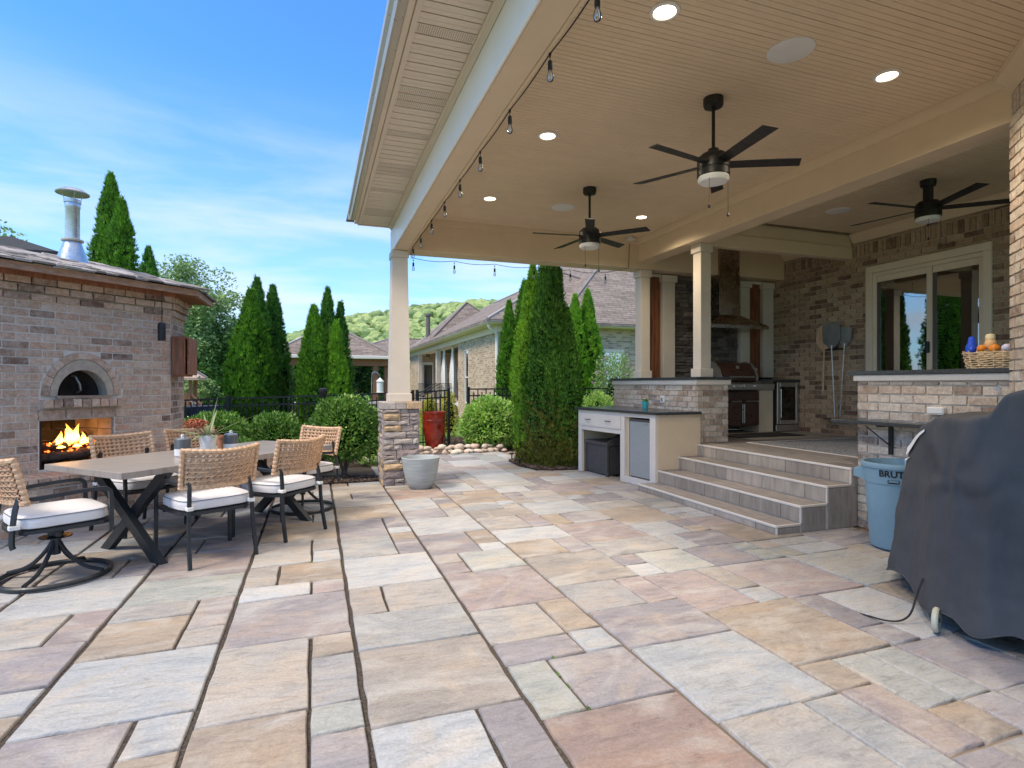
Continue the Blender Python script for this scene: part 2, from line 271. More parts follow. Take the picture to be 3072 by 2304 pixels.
# grill cover fabric
m, t, b = base('cover_fabric', .72, 0, .3); c1 = ramp(t, tex(t, 3, 5, .6), [(.3, (.055, .058, .064)), (.7, (.078, .081, .088))]); t.links.new(c1, b.inputs['Base Color'])
w1 = tex(t, 5, 3, .5, .6, stretch=(1.2, 1.2, .55)); b1 = bump(t, b, w1, .3, .05); bump(t, b, tex(t, 160, 2, .5), .3, .002, b1)
# window glass: a clear pane with a mirror-like coat
def glassy(name, ior=1.5, glare=.35, tint=(.55, .6, .6)):
    m = bpy.data.materials.new(name); m.use_nodes = True; t = m.node_tree; t.nodes.clear(); MATS[name] = m
    o = N(t, 'ShaderNodeOutputMaterial'); g = N(t, 'ShaderNodeBsdfGlossy'); g.inputs['Roughness'].default_value = .01; g.inputs[0].default_value = (.95, .97, 1, 1)
    tr = N(t, 'ShaderNodeBsdfTransparent'); tr.inputs[0].default_value = (*tint, 1); fr = N(t, 'ShaderNodeFresnel'); fr.inputs[0].default_value = ior
    ad = N(t, 'ShaderNodeMath', operation='ADD'); ad.inputs[1].default_value = glare; t.links.new(fr.outputs[0], ad.inputs[0])
    ms = N(t, 'ShaderNodeMixShader'); t.links.new(ad.outputs[0], ms.inputs[0]); t.links.new(tr.outputs[0], ms.inputs[1]); t.links.new(g.outputs[0], ms.inputs[2]); t.links.new(ms.outputs[0], o.inputs[0])
glassy('window_glass', 1.5, .22); glassy('clear_glass', 1.45, .06, (.92, .94, .95)); glassy('far_glass', 1.5, .45, (.3, .34, .36)); glassy('cooler_glass', 1.5, .05, (.5, .55, .6))
plain('room_wall', (.16, .12, .085), .9, bs=0); plain('room_dark', (.05, .038, .03), .8, bs=0); plain('blind_slat', (.62, .66, .64), .6, bs=0)

# ---------------------------------------------------------------- geometry helpers
WL = {}     # world origin of every root that parents parts
class MB:
    def __init__(s): s.v = []; s.f = []; s.M = None; s.sm = False; s.uv = None
    def add(s, vs, fs):
        o = len(s.v)
        s.v += [tuple(s.M @ Vector(p)) if s.M else tuple(p) for p in vs]; s.f += [tuple(i + o for i in f) for f in fs]; return s
    def box(s, x0, y0, z0, x1, y1, z1):
        return s.add([(x0, y0, z0), (x1, y0, z0), (x1, y1, z0), (x0, y1, z0), (x0, y0, z1), (x1, y0, z1), (x1, y1, z1), (x0, y1, z1)],
                     [(3, 2, 1, 0), (4, 5, 6, 7), (0, 1, 5, 4), (1, 2, 6, 5), (2, 3, 7, 6), (3, 0, 4, 7)])
    def bbox(s, x0, y0, z0, x1, y1, z1, b=.006):      # box with chamfered edges
        if x1 < x0: x0, x1 = x1, x0
        if y1 < y0: y0, y1 = y1, y0
        if z1 < z0: z0, z1 = z1, z0
        b = min(b, (x1 - x0) * .4, (y1 - y0) * .4, (z1 - z0) * .4)
        P = []; idx = {}
        for X, sx in ((x0, 1), (x1, -1)):
            for Y, sy in ((y0, 1), (y1, -1)):
                for Z, sz in ((z0, 1), (z1, -1)):
                    for a in range(3):
                        p = [X + sx * b, Y + sy * b, Z + sz * b]; p[a] = (X, Y, Z)[a]
                        idx[(sx, sy, sz, a)] = len(P); P.append(tuple(p))
        F = []
        for a in range(3):
            o = [i for i in range(3) if i != a]
            for sg in (1, -1):
                q = []
                for u, v in ((1, 1), (-1, 1), (-1, -1), (1, -1)):
                    k = [0, 0, 0]; k[a] = sg; k[o[0]] = u; k[o[1]] = v; q.append(idx[(*k, a)])
                c = [k for k in q]
                flip = (sg == 1) != (a == 1)
                F.append(tuple(c[::-1]) if flip else tuple(c))
        for a in range(3):
            o = [i for i in range(3) if i != a]
            for u in (1, -1):
                for v in (1, -1):
                    k1 = [0, 0, 0]; k1[a] = 1; k1[o[0]] = u; k1[o[1]] = v; k2 = list(k1); k2[a] = -1
                    F.append((idx[(*k1, o[0])], idx[(*k2, o[0])], idx[(*k2, o[1])], idx[(*k1, o[1])]))
        for u in (1, -1):
            for v in (1, -1):
                for w in (1, -1): F.append((idx[(u, v, w, 0)], idx[(u, v, w, 1)], idx[(u, v, w, 2)]))
        return s.add(P, F)
    def prism(s, pts, z0, z1):
        n = len(pts); z0s = z0 if hasattr(z0, '__len__') else [z0] * n; z1s = z1 if hasattr(z1, '__len__') else [z1] * n
        vs = [(p[0], p[1], z) for p, z in zip(pts, z0s)] + [(p[0], p[1], z) for p, z in zip(pts, z1s)]
        return s.add(vs, [tuple(range(n))[::-1], tuple(range(n, 2 * n))] + [(i, (i + 1) % n, n + (i + 1) % n, n + i) for i in range(n)])
    def extr(s, prof, a, b, axis='x'):              # profile in the plane across the axis, run from a to b
        n = len(prof); f = {'x': lambda t, p: (t, p[0], p[1]), 'y': lambda t, p: (p[0], t, p[1])}[axis]
        return s.add([f(a, p) for p in prof] + [f(b, p) for p in prof], [tuple(range(n)), tuple(range(n, 2 * n))[::-1]] + [(i, n + i, n + (i + 1) % n, (i + 1) % n) for i in range(n)])
    def tube(s, pts, r, n=8, caps=True, sq=False):
        pts = [Vector(p) for p in pts]; rs = r if hasattr(r, '__len__') else [r] * len(pts); rings = []; up0 = None
        for i, p in enumerate(pts):
            d = (pts[min(i + 1, len(pts) - 1)] - pts[max(i - 1, 0)]).normalized()
            up = Vector((0, 0, 1)) if abs(d.z) < .95 else Vector((0, 1, 0))
            if up0 is not None: up = up0
            a = d.cross(up).normalized() if d.cross(up).length > 1e-4 else Vector((1, 0, 0)); b = a.cross(d).normalized(); up0 = b
            rings.append([p + (a * math.cos(6.2832 * (k + .5) / n) + b * math.sin(6.2832 * (k + .5) / n)) * rs[i] * (1.414 if sq else 1) for k in range(n)])
        vs = [v for q in rings for v in q]; fs = []
        for i in range(len(pts) - 1):
            for k in range(n): fs.append((i * n + k, i * n + (k + 1) % n, (i + 1) * n + (k + 1) % n, (i + 1) * n + k))
        if caps: fs += [tuple(range(n))[::-1], tuple(range((len(pts) - 1) * n, len(pts) * n))]
        return s.add(vs, fs)
    def lathe(s, prof, c=(0, 0, 0), n=24, sc=(1, 1)):
        vs = []; fs = []; m = len(prof)
        for r, z in prof:
            for k in range(n): vs.append((c[0] + r * math.cos(6.2832 * k / n) * sc[0], c[1] + r * math.sin(6.2832 * k / n) * sc[1], c[2] + z))
        for i in range(m - 1):
            for k in range(n): fs.append((i * n + k, i * n + (k + 1) % n, (i + 1) * n + (k + 1) % n, (i + 1) * n + k))
        if prof[0][0] > 1e-5: fs.append(tuple(range(n))[::-1])
        if prof[-1][0] > 1e-5: fs.append(tuple(range((m - 1) * n, m * n)))
        return s.add(vs, fs)
    def quad(s, a, b, c, d): return s.add([a, b, c, d], [(0, 1, 2, 3)])
    def mesh(s, name, mat, smooth=False, fix=False):
        me = bpy.data.meshes.new(name); me.from_pydata(s.v, [], s.f)
        if fix:
            bm = bmesh.new(); bm.from_mesh(me); bmesh.ops.remove_doubles(bm, verts=bm.verts, dist=1e-5); bmesh.ops.recalc_face_normals(bm, faces=bm.faces); bm.to_mesh(me); bm.free()
        if mat: me.materials.append(MATS[mat])
        if smooth:
            me.polygons.foreach_set('use_smooth', [True] * len(me.polygons))
            if smooth != 'all': me.set_sharp_from_angle(angle=R(40))
        return me
    def build(s, name, mat, parent=None, smooth=False, fix=True, label=None, kind=None, loc=None, local=False):
        me = s.mesh(name, mat, smooth, fix); o = bpy.data.objects.new(name, me); COL.objects.link(o)
        off = Vector((0, 0, 0))
        if parent is not None:
            o.parent = parent
            if not local: off = WL[parent.name]
        if loc is not None: o.location = Vector(loc) - (off if not local else Vector((0, 0, 0)))
        elif off.length > 0: me.transform(Matrix.Translation(-off))
        WL[o.name] = Vector((0, 0, 0)) if local else off + (o.location if loc is not None else Vector((0, 0, 0)))
        if label: o['label'] = label
        if kind: o['kind'] = kind
        return o
def root(name, label, cat, loc=(0, 0, 0), group=None, rz=0, kind=None):
    o = bpy.data.objects.new(name, None); COL.objects.link(o); o.location = loc; o.rotation_euler = (0, 0, rz); o.empty_display_size = .1
    o['label'] = label; o['category'] = cat
    if group: o['group'] = group
    if kind: o['kind'] = kind
    WL[o.name] = Vector(loc); return o
def tag(o, label, cat, group=None):
    o['label'] = label; o['category'] = cat
    if group: o['group'] = group
    return o
def dup(o, parent=None, label=None, group=None, loc=None, rz=None):
    c = o.copy(); COL.objects.link(c)
    if parent is not None: c.parent = parent
    if label: c['label'] = label
    if group: c['group'] = group
    if loc is not None: c.location = loc; WL[c.name] = Vector(loc)
    if rz is not None: c.rotation_euler = (0, 0, rz)
    for k in list(o.children): dup(k, c)
    return c
def inst(me, name, parent, loc, rz=0, sc=(1, 1, 1), rx=0, ry=0, col=None):   # one piece that shares its mesh
    o = bpy.data.objects.new(name, me); COL.objects.link(o); o.parent = parent
    o.location = Vector(loc) - (WL[parent.name] if parent is not None else Vector((0, 0, 0))); o.rotation_euler = (rx, ry, rz); o.scale = sc
    if col: o.color = (*col, 1)
    return o
rnd = random.uniform
def boxuv(o):      # metre-scaled box mapping, used by the shingle and far brick textures
    me = o.data; uv = me.uv_layers.new(name='UVMap'); 
    for p in me.polygons:
        n = p.normal; h = Vector((n.x, n.y, 0))
        if h.length < 1e-3: ax, ay = Vector((1, 0, 0)), Vector((0, 1, 0))
        else:
            ax = Vector((-n.y, n.x, 0)).normalized(); ay = n.cross(ax).normalized()
            if ay.z < 0: ay = -ay
        for li in p.loop_indices:
            c = me.vertices[me.loops[li].vertex_index].co; uv.data[li].uv = (c.dot(ax), c.dot(ay))
# three slightly different unit bricks per material (unit length 1, thickness 1, height 1, origin at the middle of the outer face's foot)
def brick_meshes(mat, n=4):
    out = []
    for k in range(n):
        bm = MB(); bm.bbox(-.5, 0, 0, .5, 1, 1, .035); rs = random.Random(k + len(mat))
        bm.v = [(x + rs.uniform(-.008, .008), y + rs.uniform(-.05, .05), z + rs.uniform(-.02, .02)) for x, y, z in bm.v]
        out.append(bm.mesh('brick', mat))
    return out
BM = {k: brick_meshes(k) for k in ('brick_warm', 'brick_pale', 'brick_wall')}
def brickwork(parent, P, ang, length, z0, z1, mat, skip=None, course=.0855, bl=.235, joint=.0145, limit=300, key=None, soldier=None, proud=.006, depth=.05, phase=0):
    """running bond on a wall whose outer face runs from P in direction ang; outside is to the right of the run"""
    d = Vector((math.cos(ang), math.sin(ang), 0)); nrm = Vector((math.sin(ang), -math.cos(ang), 0)); L = []
    z = z0; row = phase
    while z < z1 - .02:
        h = min(course, z1 - z) - joint
        if soldier and abs(z - soldier) < course * .5:
            h2 = .2; x = 0; w = .075
            while x < length - .02:
                L.append((x + w / 2, z, w - joint, min(h2, z1 - z) - joint)); x += w
            z += h2; continue
        x = -bl / 2 if row % 2 else 0.
        while x < length - .01:
            a, b = max(x, 0), min(x + bl, length)
            if b - a > .03: L.append(((a + b) / 2, z, b - a - joint, h))
            x += bl
        z += course; row += 1
    B = []
    for xc, z, w, h in L:
        if skip:
            pieces = skip(xc - w / 2, xc + w / 2, z, z + h)
            if pieces is None: continue
            for a, b in pieces:
                if b - a > .025: B.append(((a + b) / 2, z, b - a, h))
        else: B.append((xc, z, w, h))
    if key: B.sort(key=lambda q: key(q[0], q[1]))
    for q in B[:limit]:
        p = Vector(P) + d * q[0] + nrm * (proud + rnd(-.002, .003)); p.z = q[1] + rnd(-.001, .001)
        inst(random.choice(BM[mat]), 'brick', parent, p, ang + rnd(-.006, .006), (q[2], depth, q[3]))
    if B[limit:]:
        m = MB()
        for q in B[limit:]:
            p = Vector(P) + d * q[0] + nrm * (proud + rnd(-.002, .003)); p.z = q[1]
            m.M = Matrix.Translation(p) @ Matrix.Rotation(ang, 4, 'Z'); m.bbox(-q[2] / 2, 0, 0, q[2] / 2, depth, q[3], .003)
        m.M = None; m.build('brickwork', mat, parent, fix=False, kind='stuff')
    return len(B)

# ---------------------------------------------------------------- ground, patio slabs, beds, lawn
def ground_z(x, y):
    if y < 10.8: return -.03
    f = min(1, (y - 10.8) / 3.0); l = max(0, min(1, (3.4 - x) / 6))
    z = -.03 - f * l * .25
    if y > 18: z -= min(1.2, (y - 18) * .02) * (1 if x < 5 else .3)
    return z
m = MB(); n = 80
xs = [-400 + 800 * (i / n) if False else math.copysign(abs((i / n) * 2 - 1) ** 3 * 600, (i / n) * 2 - 1) for i in range(n + 1)]
ys = [-60 + 900 * (j / n) ** 2.4 for j in range(n + 1)]
vs = [(x, y, ground_z(x, y) - (.005 if y < 10.8 else 0)) for y in ys for x in xs]
m.add(vs, [(j * (n + 1) + i, j * (n + 1) + i + 1, (j + 1) * (n + 1) + i + 1, (j + 1) * (n + 1) + i) for j in range(n) for i in range(n)])
o = m.build('lawn', 'lawn', kind='structure', fix=False)
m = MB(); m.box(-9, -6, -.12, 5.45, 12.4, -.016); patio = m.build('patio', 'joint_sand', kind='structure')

U = .2437; X0, Y0 = .95, 1.56
CC = {'W': [(.54, .565, .575), (.585, .60, .60), (.50, .53, .545)], 'G': [(.41, .415, .40), (.44, .45, .44), (.46, .44, .42)], 'M': [(.42, .365, .375), (.46, .405, .41), (.38, .335, .355)],
      'P': [(.45, .345, .325), (.50, .38, .35)], 'T': [(.52, .435, .345), (.55, .465, .38), (.48, .41, .335)], 'O': [(.52, .39, .255), (.57, .43, .28), (.50, .365, .24)],
      'B': [(.53, .475, .41), (.56, .51, .45), (.48, .445, .40)], 'R': [(.46, .295, .225), (.49, .33, .25)], 'V': [(.475, .49, .42), (.42, .45, .40), (.53, .53, .46)]}
def slabcol(c):
    q = random.choice(CC[c]); g = sum(q) / 3; f = rnd(.70, .82); w = (.985, 1.0, 1.03)
    return tuple(min(.8, (g + (v - g) * .58) * f * k) for v, k in zip(q, w))
def slab(i0, i1, j0, j1, c):
    g = .0080; x0, x1 = X0 + i0 * U + g + (.005 if i0 % 3 == 0 and i0 <= 3 else 0), X0 + i1 * U - g - (.004 if i1 % 3 == 0 and i1 <= 3 else 0); y0, y1 = Y0 + j0 * U + g, Y0 + j1 * U - g
    sx, sy = (x1 - x0) / 2, (y1 - y0) / 2
    if sx < .04 or sy < .04: return
    ring = []
    nx, ny = max(2, int(sx * 2 / .12)), max(2, int(sy * 2 / .12)); near = y0 < 5.5
    if not near: nx, ny = 2, 2
    jt = lambda: rnd(-.0045, .0045)
    for k in range(nx): ring.append((-sx + 2 * sx * k / nx, -sy + jt()))
    for k in range(ny): ring.append((sx + jt(), -sy + 2 * sy * k / ny))
    for k in range(nx): ring.append((sx - 2 * sx * k / nx, sy + jt()))
    for k in range(ny): ring.append((-sx + jt(), sy - 2 * sy * k / ny))
    tx, ty, h = rnd(-.003, .003), rnd(-.003, .003), rnd(-.003, .004)
    n = len(ring); zt = lambda x, y: h + x * tx + y * ty
    ins = lambda p, e: (p[0] * (1 - e / sx), p[1] * (1 - e / sy))
    vs = [(*p, -.018) for p in ring] + [(*ins(p, .002), zt(*p) - .006 + rnd(-.001, .001)) for p in ring] + [(*ins(p, .008), zt(*p)) for p in ring]
    fs = [tuple(range(2 * n, 3 * n))]
    for a in (0, n): fs += [(a + k, a + (k + 1) % n, a + n + (k + 1) % n, a + n + k) for k in range(n)]
    m = MB(); m.add(vs, fs); me = m.mesh('slab', 'sandstone')
    me.polygons.foreach_set('use_smooth', [False] + [True] * (2 * n)); 
    inst(me, 'slab', patio, ((x0 + x1) / 2, (y0 + y1) / 2, 0), random.choice((0, math.pi)) if False else 0, col=slabcol(c))
def lay(cell, i0, i1, j0, j1):
    if isinstance(cell, str): slab(i0, i1, j0, j1, cell)
    elif cell[0] == 'v': lay(cell[2], i0, cell[1], j0, j1); lay(cell[3], cell[1], i1, j0, j1)
    else: lay(cell[2], i0, i1, j0, cell[1]); lay(cell[3], i0, i1, cell[1], j1)
H = lambda j, a, b: ('h', j, a, b)
V = lambda i, a, b: ('v', i, a, b)
def auto(i0, i1, j, jend):
    cs = 'WGMPTOBVTBWM'
    while j < jend:
        k = random.random(); d = random.choice((2, 2, 3, 1.5))
        if i1 - i0 >= 3 and k < .6:
            sp = i0 + random.choice((1, 2)); a, b = random.sample(cs, 2); cell = V(sp, a, b) if k < .35 or d < 2 else V(sp, a, H(j + d / 2, b, random.choice(cs)))
        else: cell = random.choice(cs)
        lay(cell, i0, i1, j, min(j + d, jend)); j += d
def column(i0, i1, rows, jend, j_first=-5):
    auto(i0, i1, j_first, rows[0][0])
    for k, (j, cell) in enumerate(rows[:-1]): lay(cell, i0, i1, j, rows[k + 1][0])
    auto(i0, i1, rows[-1][0], jend)
random.seed(11)
column(-12, -9, [(0, 'B'), (3.5, 'O'), (6.5, 'W'), (7.5, 'M'), (9.65, V(-10, 'B', 'P')), (11.7, 'W'), (14.6, V(-10, 'T', H(15.65, 'M', 'O'))), (16.7, 'T'), (18.1, 'W'), (20, 'O'), (21.5, 0)], 28)
column(-15, -12, [(9, 'G'), (11.9, 'M'), (13.2, 'W'), (14.2, V(-13, 'P', 'T')), (16.2, 'T'), (18, 'W'), (20, 0)], 26)
column(-18, -15, [(12, 'W'), (15, 'P'), (17, 'B'), (19, 0)], 24)
column(-9, -6, [(2.6, V(-7, 'M', H(4.4, 'O', 'W'))), (5.6, 'W'), (8.5, V(-7, H(10.6, 'O', 'B'), H(9.6, 'B', 'P'))), (11.7, 'V'), (13.85, 'P'), (16.7, V(-8, 'T', 'M')), (18.7, 'B'), (19.7, 'T'), (21, 'P'), (22.6, 0)], 29.8)
column(-6, -3, [(1.5, V(-4, H(4.9, 'O', 'B'), H(4.0, 'M', H(4.95, 'V', H(7.0, 'G', 'O'))))), (8.1, 'M'), (11.05, V(-4, 'W', 'P')), (12.15, V(-5, 'T', 'O')), (14.2, V(-4, 'B', H(15.5, 'W', 'T'))), (17.15, 'O'), (20.1, V(-4, 'M', 'W')), (21.8, 'G'), (22.9, 'W'), (25.2, 'M'), (26.3, V(-4, 'T', 'W')), (27.7, 'P'), (29.0, 0)], 29.8)
column(-3, 0, [(1.4, V(-1, 'W', 'M')), (3.9, 'T'), (6.95, 'G'), (9.0, V(-2, 'T', 'B')), (11.1, 'W'), (14.1, V(-1, H(16.9, 'G', 'M'), H(16, 'M', H(17.1, 'O', H(18, 'W', 'M'))))), (19.9, 'O'), (22.7, 'B'), (24.6, V(-2, 'T', 'M')), (26.4, 'T'), (28.7, V(-2, 'O', 'W')), (29.8, 0)], 29.8)
column(0, 3, [(-1, 'R'), (3.15, V(1, 'V', 'M')), (5.2, V(2, H(6.25, 'M', 'B'), H(6.3, 'W', 'O'))), (8.3, 'P'), (11.4, V(1, H(12.5, 'P', 'T'), 'V')), (13.5, V(2, 'M', H(14.5, 'W', 'O'))), (16.4, 'W'), (19.2, V(2, H(21.0, 'M', 'W'), H(21, 'B', H(21.95, 'O', 'M')))), (23.65, 'R'), (26.2, 'O'), (27.6, 'B'), (30.5, 0)], 44)
column(3, 6, [(-1.5, V(5, 'B', 'G')), (2.0, 'W'), (5.0, 'M'), (7.2, V(5, 'G', 'P')), (9.25, 'T'), (12.25, V(5, 'O', 'M')), (14.2, 'W'), (16.1, V(5, H(17.9, 'B', 'T'), H(17.05, 'M', 'P'))), (18.4, 'T'), (19.95, V(5, 'G', H(20.9, 'T', 'W'))), (21.6, 'O'), (24.1, V(4, 'M', 'O')), (25.0, V(5, H(27.7, 'W', 'M'), H(26.6, 'M', 'T'))), (29.1, 0)], 44)
column(6, 9, [(-3, V(7, 'M', 'T')), (-.05, V(7, H(2.03, 'P', 'O'), V(8, H(1.03, 'O', 'V'), H(1.03, 'M', 'V')))), (3.1, 'O'), (6.2, V(8, 'P', H(7.25, 'W', 'T'))), (9.2, V(7, H(10.3, 'W', 'M'), 'V')), (11.35, 'B'), (13.2, 'P'), (16.15, V(7, 'O', 'M')), (18.05, 'W'), (20.75, V(7, H(22.6, 'T', 'M'), 'B')), (23.7, V(8, 'W', 'M')), (25.3, 'V'), (27.0, 'W'), (29.5, 0)], 44)
column(9, 12, [(-1.9, V(11, 'B', 'T')), (1.0, V(11, 'M', 'O')), (3.1, V(10, H(4.05, 'M', 'M'), 'W')), (6.15, 'P'), (9.2, V(11, 'M', H(10.3, 'V', 'V'))), (11.25, V(10, 'W', 'M')), (13.15, V(11, 'W', H(14.0, 'O', 'M'))), (15.1, 'O'), (18.2, 'B'), (19.8, V(10, H(20.85, 'M', 'W'), 'M')), (21.7, V(11, 'O', 'W')), (22.8, 'P'), (25.3, V(10, 'M', H(26.4, 'B', 'W'))), (28, 'O'), (30, 0)], 44)
column(12, 15, [(-2, 'T'), (.8, 'B'), (3.1, 'O'), (6.15, 'V'), (9.2, V(13, 'V', 'W')), (10.3, V(13, 'T', 'G')), (11.2, 'O'), (13.6, 'P'), (15.2, V(13, 'B', 'W')), (16.2, V(13, 'W', 'W')), (17.2, 'G'), (19.6, V(13, 'B', 'T')), (21.7, 'M'), (24, 'O'), (26.5, 'W'), (29, 0)], 30.2)
column(15, 18, [(3, 'T'), (6.2, 'W'), (8.0, V(16, 'O', 'G')), (9.6, 'M'), (12, 0)], 14)
column(-21, -18, [(10, 'B'), (13, 0)], 22)

# mulch beds with loose chips
def chips(name, poly, z, n, label, seed):
    rs = random.Random(seed); m = MB(); m.prism(poly, z - .05, z); bed = m.build(name, 'soil', kind='structure')
    xs = [p[0] for p in poly]; ys = [p[1] for p in poly]; c = MB()
    def inside(x, y):
        r = False
        for i in range(len(poly)):
            (xa, ya), (xb, yb) = poly[i][:2], poly[i - 1][:2]
            if (ya > y) != (yb > y) and x < (xb - xa) * (y - ya) / (yb - ya) + xa: r = not r
        return r
    while n > 0:
        x, y = rs.uniform(min(xs), max(xs)), rs.uniform(min(ys), max(ys))
        if not inside(x, y): continue
        n -= 1; a = rs.uniform(0, 3.14); l, w, h = rs.uniform(.02, .055), rs.uniform(.008, .018), rs.uniform(.004, .012)
        c.M = Matrix.Translation((x, y, z + rs.uniform(0, .02))) @ Matrix.Rotation(a, 4, 'Z') @ Matrix.Rotation(rs.uniform(-.5, .5), 4, 'Y')
        c.add([(-l, 0, 0), (0, -w, 0), (l, 0, 0), (0, w, 0), (0, 0, h)], [(0, 1, 4), (1, 2, 4), (2, 3, 4), (3, 0, 4)])
    c.M = None; c.build('mulch_chips', 'mulch_chip', bed, fix=False, kind='stuff')
chips('mulch_bed_left', [(-2.0, 8.85), (.96, 8.80), (.96, 9.25), (.3, 9.5), (-2.0, 9.5)], .012, 3200, '', 1)
chips('mulch_bed_back', [(-6, 10.6), (1.2, 10.6), (1.9, 11.9), (2.3, 13.6), (-6, 13.6)], -.01, 2500, '', 2)
chips('mulch_bed_right', [(3.55, 10.3), (3.50, 9.6), (3.62, 9.05), (4.0, 8.87), (4.45, 8.84), (5.2, 8.9), (6.5, 9.6), (6.0, 11.0), (4.2, 10.9)], .012, 4200, '', 3)
chips('mulch_bed_far', [(3.0, 12.1), (4.3, 11.9), (6.2, 11.6), (8.5, 13.0), (8.5, 15.6), (3.2, 15.2)], .01, 3200, '', 4)

# ---------------------------------------------------------------- the covered porch: roof, beams, ceiling
CZ = 4.0
porch = root('porch_roof', 'tan porch roof with beadboard ceiling and vented soffit over the raised terrace', 'porch roof', (1.2, 8.6, 3.5))
def rbox(name, mat, parent, *a, b=.006, label=None):
    m = MB(); m.bbox(*a, b); return m.build(name, mat, parent, label=label)
rbox('outer_beam', 'tan_paint', porch, 1.125, -3, 3.53, 1.31, 8.45, 3.90)
rbox('beam_cladding', 'daylit_board', porch, 1.10, -3, 3.51, 1.122, 8.78, 3.845, label='outer face board of the long porch beam, daylight painted into its colour')
rbox('beam_soffit_board', 'tan_paint', porch, 1.124, -3, 3.508, 1.312, 8.45, 3.528)
rbox('beam_lip', 'tan_paint', porch, 1.313, -3, 3.50, 1.335, 8.45, 3.56)
rbox('end_beam', 'tan_paint', porch, 1.11, 8.452, 3.51, 8.55, 8.78, 3.99)
rbox('inner_beam', 'tan_paint', porch, 5.30, .5, 3.62, 5.60, 8.45, 3.99)
m = MB(); m.extr([(5.255, 3.90), (5.298, 3.90), (5.298, 3.998), (5.235, 3.998), (5.24, 3.96)], .5, 8.45, 'y'); m.build('inner_beam_crown', 'tan_paint', porch)
m = MB(); m.extr([(8.408, 3.92), (8.45, 3.92), (8.45, 3.998), (8.40, 3.998)], 1.32, 5.25, 'x'); m.build('end_beam_crown', 'tan_paint', porch)
m = MB(); m.extr([(1.312, 3.93), (1.35, 3.96), (1.36, 3.998), (1.312, 3.998)], -3, 8.40, 'y'); m.build('outer_beam_crown', 'tan_paint', porch)
rbox('kitchen_beam', 'tan_paint', porch, 5.602, 6.99, 3.60, 8.54, 7.14, 3.80)
rbox('kitchen_bulkhead', 'tan_paint', porch, 5.602, 7.01, 3.802, 8.54, 7.12, 3.998)
# ceiling boards: each is a bead-board with its own grooves
def bead_profile(y0, w):
    p = [(y0 + .002, CZ + .02), (y0 + .002, CZ)]; k = 5; s = (w - .004) / k
    for i in range(1, k): yy = y0 + .002 + s * i; p += [(yy - .0045, CZ), (yy - .0025, CZ + .004), (yy + .0025, CZ + .004), (yy + .0045, CZ)]
    p += [(y0 + w - .003, CZ), (y0 + w - .003, CZ + .02)]; return p
w = .262
def ceiling(x0, x1, ya, yb):
    y = yb - w; first = None
    while y > ya - w:
        if first is None: m = MB(); m.extr(bead_profile(0, w), x0, x1, 'x'); first = m.mesh('ceiling_board', 'tan_paint', fix=True)
        o = inst(first, 'ceiling_board', porch, (0, y, 0)); y -= w
ceiling(1.32, 5.298, -2.5, 8.44); ceiling(5.602, 8.54, -.5, 7.0); ceiling(5.604, 8.54, 7.1, 8.44 + .3)
m = MB(); m.box(1.13, -3, CZ + .03, 9.0, 9.1, CZ + .09); m.build('roof_deck', 'tan_paint', porch)
# eave: gutter, fascia, soffit panels
m = MB(); m.extr([(.55, 4.03), (.55, 3.905), (.51, 3.895), (.49, 3.90), (.475, 3.93), (.482, 3.96), (.455, 3.99), (.45, 4.03), (.462, 4.03), (.47, 3.995), (.495, 3.965), (.487, 3.935), (.50, 3.915), (.535, 3.918), (.538, 4.03)], -3, 8.50, 'y'); m.build('gutter', 'gutter_metal', porch)
m = MB(); m.bbox(.45, 8.501, 3.90, .55, 8.51, 4.03, .002); m.build('gutter_end_cap', 'gutter_metal', porch)
rbox('fascia', 'trim_paint', porch, .552, -3, 3.90, .60, 8.70, 4.06)
rbox('soffit_channel', 'trim_paint', porch, .602, -3, 3.885, .64, 8.69, 3.92, b=.003)
rbox('soffit_channel', 'trim_paint', porch, 1.055, -3, 3.885, 1.098, 8.69, 3.93, b=.003)
m = MB(); m.extr([(1.06, 3.90), (1.099, 3.845), (1.099, 3.90)], -3, 8.70, 'y'); m.build('frieze_crown', 'trim_paint', porch)
pw = .118; y = 8.56; k = 0
m = MB(); m.extr([(0, 3.915), (0, 3.903), (pw * .46, 3.903), (pw * .5, 3.908), (pw * .54, 3.903), (pw - .012, 3.903), (pw - .009, 3.915)], .642, 1.054, 'x'); pl = m.mesh('soffit_panel', 'trim_paint', fix=True)
mv = MB(); mv.extr([(0, 3.915), (0, 3.903), (pw - .012, 3.903), (pw - .009, 3.915)], .642, 1.054, 'x')
for a in range(26):
    for c in range(7):
        x, yy = .655 + a * .0152, .010 + c * .0145; mv.add([(x, yy, 3.9028), (x + .006, yy, 3.9028), (x + .006, yy + .006, 3.9028), (x, yy + .006, 3.9028)], [(0, 1, 2, 3)])
pv = mv.mesh('soffit_panel', 'trim_paint'); pv.materials.append(MATS['soil'])
for p in pv.polygons:
    if p.index >= 6 and len(p.vertices) == 4 and p.area < .0001: p.material_index = 1
while y > -2.8:
    vent = (k % 14) in (3, 4, 5, 12)
    o = inst(pv if vent else pl, 'soffit_panel', porch, (0, y - pw, 0))
    if vent: o['label'] = 'vented soffit panel'
    y -= pw; k += 1
m = MB(); m.prism([(.642, 8.57), (1.054, 8.57), (1.054, 8.685), (.642, 8.685)], 3.906, 3.915); m.build('soffit_end_panel', 'trim_paint', porch)
rbox('eave_end_board', 'trim_paint', porch, .60, 8.692, 3.885, 1.12, 8.715, 4.06)
